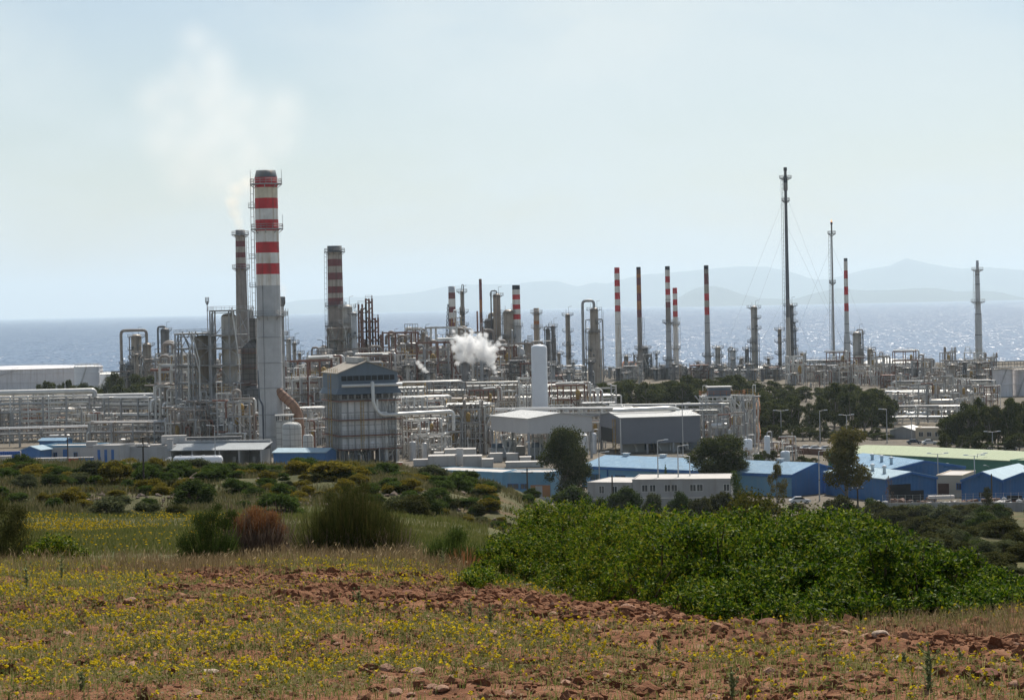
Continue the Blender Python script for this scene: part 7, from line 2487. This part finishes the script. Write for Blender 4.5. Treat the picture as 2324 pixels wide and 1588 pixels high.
bush('middle glossy green bush of the mound, between left dome and low right end', 1550, 2030, 13500, 402)
bush('low glossy green bush sloping down to the right edge', 1990, 2420, 7400, 403, dpth=3.0)
# bronzed bush behind, taller
def back_bush(label, px, ytop, D, wpx, seed, leaf, n=9000, size=.04):
    p = at(px, ytop, D)
    z0 = gz(p.x, D)
    H, wd = p.z - z0, wpx / pm(D)
    bl = [(x * wd, y * wd, z * H, r * wd * .9) for x, y, z, r in dome_blobs(seed, 22)]
    r_ = thing('bronzed_bush', label, 'bush', (p.x, D, z0))
    obj('foliage', np_mesh('foliage', *blob_crown(seed, bl, n, size, shell=.45), K[leaf]), r_)
    g = MB()
    rr = random.Random(seed)
    for b in bl[::2]:
        g.tube([(rr.uniform(-.2, .2), rr.uniform(-.2, .2), 0), (b[0] * .5, b[1] * .5, b[2] * .5), b[:3]], [.03, .02, .01], 5)
    g.build('branches', K['twig'], r_)
back_bush('bronzed olive bush topping the mound from behind, centre right', 1745, 1028, 30, 320, 51, 'lentiscdry', 16000, .035)
back_bush('bronzed olive bush peeking behind the left of that crown', 1640, 1068, 29, 170, 52, 'lentiscdry', 6000, .035)
back_bush('green bush shoulder behind the middle bush, right of the bronzed one', 1870, 1088, 27, 160, 53, 'lentisc', 7000, .034)

# ------------------------------------------------------------------ field: clods, stones, grass, flowers
rngf = np.random.default_rng(77)
def field_points(n, d0, d1, p0=-120, p1=2450, pw=1.0):
    u_ = rngf.random(n)
    D = np.sqrt(d0 ** 2 + (d1 ** 2 - d0 ** 2) * u_ ** pw)
    P = rngf.uniform(p0, p1, n)
    return (P - CX) / F * D, D, P
def fproj_y(X, D, Z):
    return CY - F * ((Z - 41) * UP.z + X * UP.x + D * UP.y) / (X * fw.x + D * fw.y + (Z - 41) * fw.z)
def bare(X, D, Z, P):
    """1 where the red soil lies open, 0 where the weeds close over it"""
    y = fproj_y(X, D, Z)
    band = np.exp(-((y - (1325 + (P - 600) * .085)) / 48.0) ** 2) * np.clip((P - 120) / 300, 0, 1)
    low = np.clip((y - 1470) / 120, 0, 1) * .38
    return np.clip(band * 1.0 + low + .04 * np.clip((P - 800) / 500, 0, 1) + (vnoise(X, D, .9, 31) - .5) * .9 + (vnoise(X, D, .3, 32) - .5) * .4, 0, 1)
def lumps(X, Y, Z, S, seed, squash=.85, sub=1):
    """rough clods: dented icosahedra"""
    b = bmesh_ico(sub)
    rng = np.random.default_rng(seed)
    n = len(X)
    base, faces = b
    V = base[None] * (1 + rng.normal(0, .22, (n, len(base), 1))) * S[:, None, None] * rng.uniform(.7, 1.3, (n, 1, 3))
    V[..., 2] *= squash
    V += np.stack([X, Y, Z], 1)[:, None]
    Q = faces[None] + (np.arange(n) * len(base))[:, None, None]
    return V.reshape(-1, 3), Q.reshape(-1, 3)
def bmesh_ico(sub=1):
    import bmesh
    bm = bmesh.new()
    bmesh.ops.create_icosphere(bm, subdivisions=sub, radius=1)
    v = np.array([q.co[:] for q in bm.verts])
    f = np.array([[q.index for q in fc.verts] for fc in bm.faces])
    bm.free()
    return v, f
X, Y, P = field_points(90000, 8.5, 28)
Z = field_z(X, Y)
B = bare(X, Y, Z, P)
k = rngf.random(len(X)) < .08 + .7 * B
X, Y, Z = X[k], Y[k], Z[k]
S = .011 * np.exp(rngf.normal(0, .65, len(X))) * (1 + .5 * (Y > 15))
big_ = S > .022
tag(obj('soil_clods', np_mesh('soil_clods', *join(lumps(X[~big_], Y[~big_], Z[~big_] + S[~big_] * .2, S[~big_], 5), lumps(X[big_], Y[big_], Z[big_], np.minimum(S[big_], .05), 6, .75, 2)), K['soil'])), 'crumbled red soil clods strewn over the field', 'soil', kind='stuff')
K['stone'] = mat('pinkish field stone', (.44, .25, .16), .9, var=.35, scale=9, bump=.01, bscale=25)
K['stonepale'] = mat('pale field stone', (.50, .37, .28), .9, var=.3, scale=9, bump=.01, bscale=25)
K['redrock'] = mat('dark red rock', (.22, .085, .05), .95, var=.4, scale=9, bump=.012, bscale=25)
SM = []
import bmesh as _bm
for i in range(6):
    bm = _bm.new()
    _bm.ops.create_icosphere(bm, subdivisions=3, radius=1)
    rr = np.random.default_rng(60 + i)
    cut = [Vector(d) for d in unit_dirs(rr, 9)]
    for v_ in bm.verts:
        for c_ in cut:
            d = v_.co.dot(c_) - .72
            if d > 0: v_.co -= c_ * d * .9
        v_.co *= 1 + rr.normal(0, .02)
        v_.co.z *= .62
    me = bpy.data.meshes.new('stone')
    bm.to_mesh(me)
    bm.free()
    me.materials.append(K[['stonepale', 'stone', 'redrock'][i % 3]])
    SM.append(me)
def stone(px, y, spx, lab, grp, i):
    w0 = set(lab.replace('-', ' ').split())
    i = 3 * (i % 2) + (1 if 'small' in w0 and 'reddish' in w0 else 0 if w0 & {'pale', 'cream', 'grey', 'white'} and 'leaning' not in w0 else 2 if w0 & {'red', 'dark', 'ruddy', 'brown'} else 1)
    p = on_ground(px, y, 8, 32)
    s_ = spx / 2 / pm(p.y)
    o = obj('stone', SM[i % 6], None, (p.x, p.y, float(field_z(np.array([p.x]), np.array([p.y]))[0]) + s_ * .25), rg.uniform(0, 6), (s_ * rg.uniform(.9, 1.3), s_, s_ * rg.uniform(.7, 1.1)))
    tag(o, lab, 'stone', grp)
for i, (px, y, spx, lb) in enumerate([(680, 1315, 34, 'largest reddish rock on the far edge of the ploughed strip'), (645, 1322, 24, 'round reddish rock left of the largest one'), (1182, 1366, 36, 'pinkish rock at the left foot of the glossy bush'), (1276, 1372, 34, 'reddish rock under the left dome of the bush'),
        (1425, 1393, 40, 'flat pink rock below the bush notch'), (1620, 1414, 58, 'big pale pink rock at the foot of the middle bush'), (1668, 1412, 40, 'ruddy rock leaning on the big pale one'), (1745, 1420, 52, 'dark topped red rock under the middle bush'), (1850, 1430, 36, 'red clod-like rock right of the dark topped one'),
        (1905, 1446, 62, 'long flat pink rock pointing right'), (1978, 1450, 56, 'humped reddish rock at the right of the field'), (2000, 1472, 40, 'pale rock below the humped one'), (2040, 1494, 44, 'grey-pink slab right of the thistle'), (1335, 1410, 26, 'small pink stone below the bush'), (1205, 1444, 26, 'cream stone lying alone in the field middle'),
        (340, 1342, 36, 'pale flat stone on the left ploughed strip'), (205, 1398, 26, 'grey white stone among the left weeds'), (480, 1540, 50, 'pale half buried stone near the bottom, left of centre'), (300, 1500, 36, 'pink stone among the left flowers'), (1110, 1505, 36, 'broad flat pink stone right of centre'),
        (2290, 1530, 60, 'dark red clod rock near the right edge'), (2240, 1560, 66, 'big dark red clod rock at the lower right'), (880, 1530, 40, 'reddish stone near the bottom centre'), (20, 1480, 44, 'flat pale stone at the left edge'), (560, 1430, 30, 'brown stone in the middle weeds'), (925, 1350, 30, 'red rock on the ploughed strip right of the thistle'),
        (985, 1362, 34, 'upright dark red rock on the ploughed strip'), (1060, 1345, 26, 'dark rock on the far edge of the ploughed strip'), (430, 1310, 28, 'pale rock at the grass edge, upper left')]):
    stone(px, y, spx, lb, None, i)
for i in range(230):
    px, y = rg.uniform(-10, 2340), rg.uniform(1290, 1588)
    if px > 1050 and y < 1380 + (px - 1050) * .06: continue
    stone(px, y, rg.choice([9, 11, 14, 18, 24]) * (1 + (y - 1290) / 500), 'small reddish stone lying in the weedy field', 'small stones in the field', i)

K['grass'] = leafmat('field grass', [(.07, .10, .02), (.12, .15, .035), (.20, .20, .06), (.36, .30, .15)], trans=.45)
K['hay'] = leafmat('dry grass', [(.11, .085, .04), (.19, .14, .075), (.30, .235, .14)], trans=.4)
K['ear'] = leafmat('pale seed heads', [(.30, .23, .12), (.42, .34, .21)], trans=.4)
K['flower'] = leafmat('yellow petals', [(.48, .35, .01), (.58, .45, .02), (.66, .54, .04)], trans=.3)
K['weed'] = leafmat('weed leaves', [(.06, .085, .02), (.105, .13, .035), (.17, .17, .06), (.27, .22, .12), (.36, .29, .2)], trans=.35)
K['thistle'] = leafmat('thistle leaves', [(.17, .20, .09), (.26, .29, .14), (.36, .37, .22)], trans=.5)
def blades(X, Y, Z, H, W_, seed, bend=.45):
    rng = np.random.default_rng(seed)
    n = len(X)
    a, s_ = rng.uniform(0, 6.283, n), rng.uniform(0, 6.283, n)
    S = np.stack([np.cos(s_), np.sin(s_), np.zeros(n)], 1) * (W_ * .5)[:, None]
    d = np.stack([np.cos(a), np.sin(a), np.zeros(n)], 1) * (H * bend * rng.random(n))[:, None]
    P0 = np.stack([X, Y, Z - .01], 1)
    P1 = P0 + d * .35 + np.stack([0 * H, 0 * H, H * .6], 1)
    P2 = P0 + d + np.stack([0 * H, 0 * H, H], 1)
    V = np.stack([P0 - S, P0 + S, P1 + S * .7, P1 - S * .7, P2 + S * .15, P2 - S * .15], 1).reshape(-1, 3)
    i = np.arange(n)[:, None] * 6
    return V, np.concatenate([i + np.array([[0, 1, 2, 3]]), i + np.array([[3, 2, 4, 5]])], 0), P2
X, Y, P = field_points(420000, 8.5, 31)
Z = field_z(X, Y)
B = bare(X, Y, Z, P)
cl = vnoise(X, Y, .25, 41) * .6 + vnoise(X, Y, .08, 42) * .4
k = (rngf.random(len(X)) < (1 - B) * np.clip((cl - .2) * 2.6, 0, 1)) & (P > -150)
X, Y, Z, P = X[k], Y[k], Z[k], P[k]
H = rngf.uniform(.015, .065, len(X)) * (1 + .7 * np.clip((Y - 17) / 8, 0, 1))
V, Q, _ = blades(X, Y, Z, H, rngf.uniform(.003, .0055, len(X)) * (1 + Y / 40), 42)
tag(obj('field_grass', np_mesh('field_grass', V, Q, K['grass'])), 'thin green and straw grass growing through the red soil', 'grass', kind='stuff')
# broad weeds close to the soil
X, Y, P = field_points(330000, 8.5, 28)
Z = field_z(X, Y)
B = bare(X, Y, Z, P)
k = rngf.random(len(X)) < (1 - B) * np.clip((vnoise(X, Y, .4, 43) - .2) * 2.2, 0, 1)
X, Y, Z = X[k], Y[k], Z[k]
n = len(X)
rngw = np.random.default_rng(8)
nn = unit_dirs(rngw, n) * .6 + np.array([0, 0, 1])
nn /= np.linalg.norm(nn, axis=1, keepdims=True)
sz = rngw.uniform(.008, .024, n)
tag(obj('field_weeds', np_mesh('field_weeds', *quads_at(np.stack([X, Y, Z + rngw.uniform(.005, .045, n)], 1), nn, unit_dirs(rngw, n), sz, sz * .5), K['weed'])), 'small broad weed leaves low on the field', 'weeds', kind='stuff')
# tall dry grass along the crest
X, Y, P = field_points(60000, 21, 34, -100, 1180)
Z = field_z(X, Y)
yy = fproj_y(X, Y, Z)
k = (rngf.random(len(X)) < np.clip((Y - 22) / 4, 0, 1) * (.3 + .7 * np.clip((vnoise(X, Y, .6, 44) - .25) * 2, 0, 1)) * np.where(P < 250, .5, 1))
X, Y, Z, P = X[k], Y[k], Z[k], P[k]
H = rngf.uniform(.06, .22, len(X))
V, Q, T2 = blades(X, Y, Z, H, rngf.uniform(.004, .008, len(X)), 45, .5)
tag(obj('dry_grass', np_mesh('dry_grass', V, Q, K['hay'])), 'tall dry straw grass along the crest of the field', 'grass', kind='stuff')
k = rngf.random(len(X)) < .05
T2 = T2[k]
n = len(T2)
up = np.tile(np.array([[.25, 0, 1.0]]), (n, 1)) + unit_dirs(rngw, n) * .5
tag(obj('grass_ears', np_mesh('grass_ears', *quads_at(T2, unit_dirs(rngw, n), up, np.full(n, .055), np.full(n, .010)), K['ear'])), 'pale nodding seed heads above the dry grass', 'grass', kind='stuff')
# the same grasses along the right shoulder under the bush
X, Y, P = field_points(9000, 13.5, 17.0, 1650, 2420)
Z = field_z(X, Y)
k = rngf.random(len(X)) < np.clip((P - 1750) / 400, .1, 1)
X, Y, Z = X[k], Y[k], Z[k]
V, Q, _ = blades(X, Y, Z, rngf.uniform(.04, .12, len(X)), rngf.uniform(.003, .005, len(X)), 46, .6)
tag(obj('shoulder_grass', np_mesh('shoulder_grass', V, Q, K['hay'])), 'longer straw grass at the foot of the low right bush', 'grass', kind='stuff')

# yellow flowers: three little plants, the nearest ones single, the rest a carpet
def flower_plant(seed):
    g = np.random.default_rng(seed)
    V, Q, M_ = [], [], []
    n0 = 0
    def put(v, q, m_):
        nonlocal n0
        V.append(v); Q.append(q + n0); M_.append(np.full(len(q), m_)); n0 += len(v)
    nst = int(g.integers(1, 4))
    for s_ in range(nst):
        a = g.uniform(0, 6.28)
        h = g.uniform(.03, .075)
        top = np.array([[math.cos(a) * h * .3, math.sin(a) * h * .3, h]])
        v, q, _ = blades(np.array([0.0]), np.array([0.0]), np.array([0.0]), np.array([h]), np.array([.0035]), seed * 10 + s_, 0)
        v = v.reshape(-1, 3); sh = v[:, 2:3] / h * top[:, :2]
        v[:, :2] += sh
        put(v, q, 0)
        m_ = 5
        d = unit_dirs(g, m_) * .6 + np.array([0, -.3, .8])
        d /= np.linalg.norm(d, axis=1, keepdims=True)
        pos = top + unit_dirs(g, m_) * .0045
        sz = g.uniform(.009, .015, m_)
        v, q = quads_at(pos, d, unit_dirs(g, m_), sz, sz * .85)
        put(v, q, 1)
    m_ = 9
    pos = np.stack([g.normal(0, .018, m_), g.normal(0, .018, m_), g.uniform(.005, .06, m_)], 1)
    d = unit_dirs(g, m_) * .6 + np.array([0, 0, .8])
    d /= np.linalg.norm(d, axis=1, keepdims=True)
    v, q = quads_at(pos, d, unit_dirs(g, m_), np.full(m_, .024), np.full(m_, .008))
    put(v, q, 0)
    return np.concatenate(V), np.concatenate(Q), np.concatenate(M_)
FP = [flower_plant(500 + i) for i in range(7)]
FM = [np_mesh('flower_plant', v, q, [K['weed'], K['flower']], m_) for v, q, m_ in FP]
def flower_spots(n, d0, d1):
    X, Y, P = field_points(n, d0, d1)
    Z = field_z(X, Y)
    B = bare(X, Y, Z, P)
    dens = (1 - B) * np.clip((vnoise(X, Y, 1.1, 51) * .55 + vnoise(X, Y, .35, 52) * .45 - .25) * 2.2, 0, 1) * np.where(P > 1300, .55, 1.0)
    k = rngf.random(n) < dens
    return X[k], Y[k], Z[k]
X, Y, Z = flower_spots(1500, 8.6, 11.5)
o_ = np.argsort(Y)[:300]
for j in o_:
    o = obj('flowering_weed', FM[j % 7], None, (X[j], Y[j], Z[j] - .004), rg.uniform(0, 6), (rg.uniform(.8, 1.3),) * 3)
    tag(o, 'little weed with small clear yellow flowers in the nearest strip', 'wildflower', 'nearest yellow flowering weeds')
far = Y[o_[-1]]
X, Y, Z = flower_spots(24000, far, 27)
Vs, Qs, Ms, n0 = [], [], [], 0
for j in range(len(X)):
    v, q, m_ = FP[j % 7]
    a = rg.uniform(0, 6.28)
    s_ = rg.uniform(.8, 1.35)
    c_, sn = math.cos(a) * s_, math.sin(a) * s_
    w_ = np.stack([v[:, 0] * c_ - v[:, 1] * sn + X[j], v[:, 0] * sn + v[:, 1] * c_ + Y[j], v[:, 2] * s_ + Z[j]], 1)
    Vs.append(w_); Qs.append(q + n0); Ms.append(m_); n0 += len(v)
tag(obj('yellow_flowers', np_mesh('yellow_flowers', np.concatenate(Vs), np.concatenate(Qs), [K['weed'], K['flower']], np.concatenate(Ms))), 'carpet of small yellow wildflowers over the field', 'flowers', kind='stuff')
# yellow meadow in the dip and grass on the bank
def land_points(n, d0, d1, p0, p1):
    D = np.exp(rngf.uniform(math.log(d0), math.log(d1), n))
    P = rngf.uniform(p0, p1, n)
    X = (P - CX) / F * D
    return X, D, ground_z(X, D), P
X, Y, Z, P = land_points(110000, 95, 182, -60, 1100)
k = rngf.random(len(X)) < .35 + .65 * vnoise(X, Y, 3, 61)
X, Y, Z, P = X[k], Y[k], Z[k], P[k]
V, Q, T2 = blades(X, Y, Z, rngf.uniform(.12, .4, len(X)), rngf.uniform(.02, .05, len(X)), 62, .6)
K['meadow'] = leafmat('meadow grass', [(.06, .08, .02), (.11, .125, .03), (.16, .16, .05), (.20, .18, .08)], trans=.35)
tag(obj('meadow_grass', np_mesh('meadow_grass', V, Q, K['meadow'])), 'pale green grass in the dip below the bank', 'grass', kind='stuff')
k = (rngf.random(len(X)) < np.clip((vnoise(X, Y, 16, 63) * .5 + vnoise(X, Y, 3, 64) * .5 - .47) * 3.5, 0, .7) * np.clip((560 - P) / 200, 0, 1) * np.clip((Y - 128) / 20, .04, 1)) & (P > 30)
T2 = T2[k] + np.array([0, 0, .03])
n = len(T2)
K['goldflower'] = leafmat('golden petals', [(.40, .26, .008), (.50, .36, .015)], trans=.3)
nn = unit_dirs(rngw, n) * .5 + np.array([0, -.5, .8])
tag(obj('meadow_flowers', np_mesh('meadow_flowers', *quads_at(T2, nn / np.linalg.norm(nn, axis=1, keepdims=True), unit_dirs(rngw, n), np.full(n, .13), np.full(n, .10)), K['goldflower'])), 'drifts of yellow flowers in the dip below the bank', 'flowers', kind='stuff')
X, Y, Z, P = land_points(120000, 182, 300, -60, 1330)
k = rngf.random(len(X)) < np.clip((vnoise(X, Y, 6, 65) - .28) * 2.2, 0, 1)
X, Y, Z = X[k], Y[k], Z[k]
V, Q, _ = blades(X, Y, Z, rngf.uniform(.2, .8, len(X)), rngf.uniform(.06, .14, len(X)), 66, .6)
K['bankgrass'] = leafmat('bank grass', [(.07, .08, .03), (.13, .12, .05), (.20, .17, .09)], rough=.7, trans=.3)
tag(obj('bank_grass', np_mesh('bank_grass', V, Q, K['bankgrass'])), 'dull green and straw grass over the scrubby bank', 'grass', kind='stuff')
# rubble scars on the bank
X, Y, Z, P = land_points(4000, 190, 262, 100, 1140)
k = vnoise(X, Y, 11, 67) * .6 + vnoise(X, Y, 4, 68) * .4 > .57
X, Y, Z = X[k], Y[k], Z[k]
K['rubble'] = mat('pinkish rubble', (.16, .115, .085), .9, var=.4, scale=.4)
tag(obj('bank_rubble', np_mesh('bank_rubble', *lumps(X, Y, Z, .12 * np.exp(rngf.normal(0, .6, len(X))), 69, .8), K['rubble'])), 'loose pinkish rubble in the eroded scars of the bank', 'rubble', kind='stuff')
# thistles and tall weeds
def thistle(label, px, y, hpx, seed):
    p = on_ground(px, y, 8.5, 32)
    H = .68 * hpx / pm(p.y)
    g = np.random.default_rng(seed)
    z0 = float(field_z(np.array([p.x]), np.array([p.y]))[0])
    r_ = thing('thistle', label, 'thistle', (p.x, p.y, z0), 0)
    q = MB()
    tips = []
    q.tube([(0, 0, 0), (.01, 0, H * .5), (0, .01, H)], [.006, .005, .003], 5)
    tips.append((0, .01, H))
    for k in range(4):
        a = g.uniform(0, 6.28)
        z = H * (.35 + .14 * k)
        e = (math.cos(a) * H * .22, math.sin(a) * H * .12, z + H * .2)
        q.tube([(0, 0, z), (e[0] * .6, e[1] * .6, z + H * .07), e], [.004, .003, .002], 4)
        tips.append(e)
    q.build('stem', K['thistle'], r_)
    n = 46
    z = g.uniform(.03, .85, n) * H
    a = g.uniform(0, 6.28, n)
    rr = H * .12 * (1.25 - z / H)
    d = np.stack([np.cos(a), np.sin(a), g.uniform(.2, .9, n)], 1)
    pos = np.stack([np.cos(a) * rr * .5, np.sin(a) * rr * .5, z], 1)
    obj('leaves', np_mesh('leaves', *quads_at(pos, np.stack([-np.cos(a) * .6, -np.sin(a) * .6, np.ones(n)], 1), d, rr * 2.4 + .025, np.full(n, H * .05 + .004)), K['thistle']), r_)
    for e in tips:
        m_ = MB()
        s_ = .006 + H * .008
        m_.lathe([(.001, e[2] - s_), (s_ * .8, e[2] - s_ * .4), (s_, e[2] + s_ * .2), (s_ * .5, e[2] + s_ * .9), (.001, e[2] + s_)], 8, e[0], e[1])
        m_.build('flower_head', K['thistle'], r_)
for i, (px, y, h, lb) in enumerate([(2108, 1585, 155, 'tallest branched thistle at the lower right'), (1660, 1560, 100, 'upright thistle right of centre near the bottom'), (1112, 1430, 85, 'thistle in front of the left foot of the bush'), (1066, 1410, 70, 'slender thistle just left of that one'), (140, 1330, 95, 'branching pale weed in front of the left edge shrub'),
        (60, 1350, 110, 'tall leaning pale weed at the left edge'), (815, 1385, 95, 'bushy green thistle on the ploughed strip'), (1005, 1300, 70, 'pale thistle in the dry grass right of the broom'), (420, 1370, 40, 'small thistle left on the ploughed strip'), (1080, 1360, 55, 'small thistle at the ploughed edge near the bush'),
        (2178, 1500, 60, 'lone small thistle at the right'), (1495, 1470, 55, 'small thistle in the right middle of the field'), (185, 1590, 55, 'round headed thistle at the bottom left'), (610, 1290, 45, 'grey thistle on the far grass edge'), (2050, 1520, 50, 'small thistle left of the tallest one'), (330, 1330, 50, 'grey green thistle at the left grass edge')]):
    thistle(lb, px, y, h, 700 + i)
# ------------------------------------------------------------------ steam and smoke
def plume(name, label, cat, D, blobs, dens, col, nscale, namt, gain, aniso=.4, step=.25, depth=.6, soft=False):
    """blobs: (px, py, r in picture units[, depth offset])"""
    s = pm(D)
    o0 = at(blobs[0][0], blobs[0][1], D)
    g = random.Random(len(blobs) * 11 + int(D))
    bl = []
    for b in blobs:
        p = at(b[0], b[1], D) - o0
        r = b[2] / s
        bl.append((Vector((p.x, g.uniform(-depth, depth) * r, p.z)), r))
    m, t, b_ = newmat(name)
    t.nodes.remove(b_)
    N, L = t.nodes.new, t.links.new
    tc = N('ShaderNodeTexCoord')
    acc = None
    for c, r in bl:
        d = N('ShaderNodeVectorMath'); d.operation = 'DISTANCE'
        L(tc.outputs['Object'], d.inputs[0]); d.inputs[1].default_value = c
        q = N('ShaderNodeMath'); q.operation = 'MULTIPLY_ADD'
        L(d.outputs['Value'], q.inputs[0]); q.inputs[1].default_value = -1 / r; q.inputs[2].default_value = 1.0
        if acc is None: acc = q.outputs[0]
        else:
            x = N('ShaderNodeMath'); x.operation = 'SMOOTH_MAX'
            L(acc, x.inputs[0]); L(q.outputs[0], x.inputs[1]); x.inputs[2].default_value = .6 if soft else .25
            acc = x.outputs[0]
    n = N('ShaderNodeTexNoise')
    n.inputs['Scale'].default_value = nscale
    n.inputs['Detail'].default_value = 5
    n.inputs['Roughness'].default_value = .68
    L(tc.outputs['Object'], n.inputs['Vector'])
    a = N('ShaderNodeMath'); a.operation = 'MULTIPLY_ADD'
    L(n.outputs['Fac'], a.inputs[0]); a.inputs[1].default_value = namt; a.inputs[2].default_value = -namt * .52
    e = N('ShaderNodeMath'); e.operation = 'ADD'
    L(acc, e.inputs[0]); L(a.outputs[0], e.inputs[1])
    f = N('ShaderNodeMath'); f.operation = 'MULTIPLY'; f.use_clamp = True
    L(e.outputs[0], f.inputs[0]); f.inputs[1].default_value = gain
    if soft:
        g2_ = N('ShaderNodeMath'); g2_.operation = 'POWER'
        L(f.outputs[0], g2_.inputs[0]); g2_.inputs[1].default_value = 1.8
        f = g2_
    h = N('ShaderNodeMath'); h.operation = 'MULTIPLY'
    L(f.outputs[0], h.inputs[0]); h.inputs[1].default_value = dens
    v = N('ShaderNodeVolumePrincipled')
    v.inputs['Color'].default_value = tuple(col) + (1,)
    v.inputs['Anisotropy'].default_value = aniso
    L(h.outputs[0], v.inputs['Density'])
    L(v.outputs['Volume'], t.nodes['Material Output'].inputs['Volume'])
    m.cycles.volume_step_rate = step
    x0 = min(c.x - r for c, r in bl); x1 = max(c.x + r for c, r in bl)
    y0 = min(c.y - r for c, r in bl); y1 = max(c.y + r for c, r in bl)
    z0 = min(c.z - r for c, r in bl); z1 = max(c.z + r for c, r in bl)
    q = MB()
    q.box(x0, x1, y0, y1, z0, z1)
    o = q.build(name, m, None, o0)
    return tag(o, label, cat, kind='stuff')
plume('steam_cloud', 'dense white steam cloud billowing up left of the white silo', 'steam', 905,
      [(1126, 854, 5), (1124, 844, 7), (1120, 832, 10), (1114, 820, 13), (1108, 806, 22), (1122, 792, 11), (1132, 780, 9), (1136, 768, 7), (1140, 790, 6), (1092, 794, 27), (1066, 786, 27), (1048, 780, 20), (1036, 764, 9), (1030, 752, 6), (1034, 790, 13), (1046, 808, 16), (1070, 816, 15),
       (1068, 768, 13), (1072, 754, 8), (1094, 774, 13), (1102, 760, 8), (1090, 762, 9), (1026, 776, 8), (1120, 806, 9), (1040, 824, 8), (1056, 760, 8)],
      .75, (1, 1, 1), .33, 2.5, 1.9, .2, .08)
plume('smoke_plume', 'broad thin white smoke drifting up and left from the tallest stack', 'smoke', 702,
      [(603, 388, 30), (600, 376, 46), (588, 362, 56), (570, 350, 66), (572, 335, 70), (548, 300, 74), (508, 268, 92), (462, 235, 84), (432, 195, 66), (415, 155, 52), (622, 340, 50), (610, 290, 70), (470, 310, 100), (400, 270, 80), (560, 240, 80), (390, 200, 70), (550, 375, 66), (440, 350, 90), (500, 210, 90), (370, 320, 90), (640, 320, 70), (420, 400, 90), (500, 400, 90), (350, 230, 80), (640, 250, 90), (480, 140, 80), (560, 430, 60), (440, 90, 70)],
      .075, (1, .99, .97), .028, .5, .8, .55, .25, .6, True)
plume('smoke_plume', 'small tan tinted smoke rising from the slim brown stack', 'smoke', 980,
      [(545, 520, 12), (540, 505, 17), (534, 484, 22), (528, 458, 24), (538, 432, 26), (560, 415, 24)], .14, (1, .95, .86), .09, 1.1, 1.5, .5, .25)
plume('steam_puff', 'faint pinkish steam puff right of the tallest stack', 'steam', 720, [(644, 672, 9), (644, 662, 12), (640, 652, 12)], .10, (1, .96, .92), .2, .6, 1.6, .5, .25)
plume('steam_puff', 'little white steam leak beside the crane-armed column', 'steam', 900, [(968, 843, 5), (962, 838, 7), (955, 831, 8), (949, 823, 7)], .6, (1, 1, 1), .5, .9, 2.0, .35, .15)
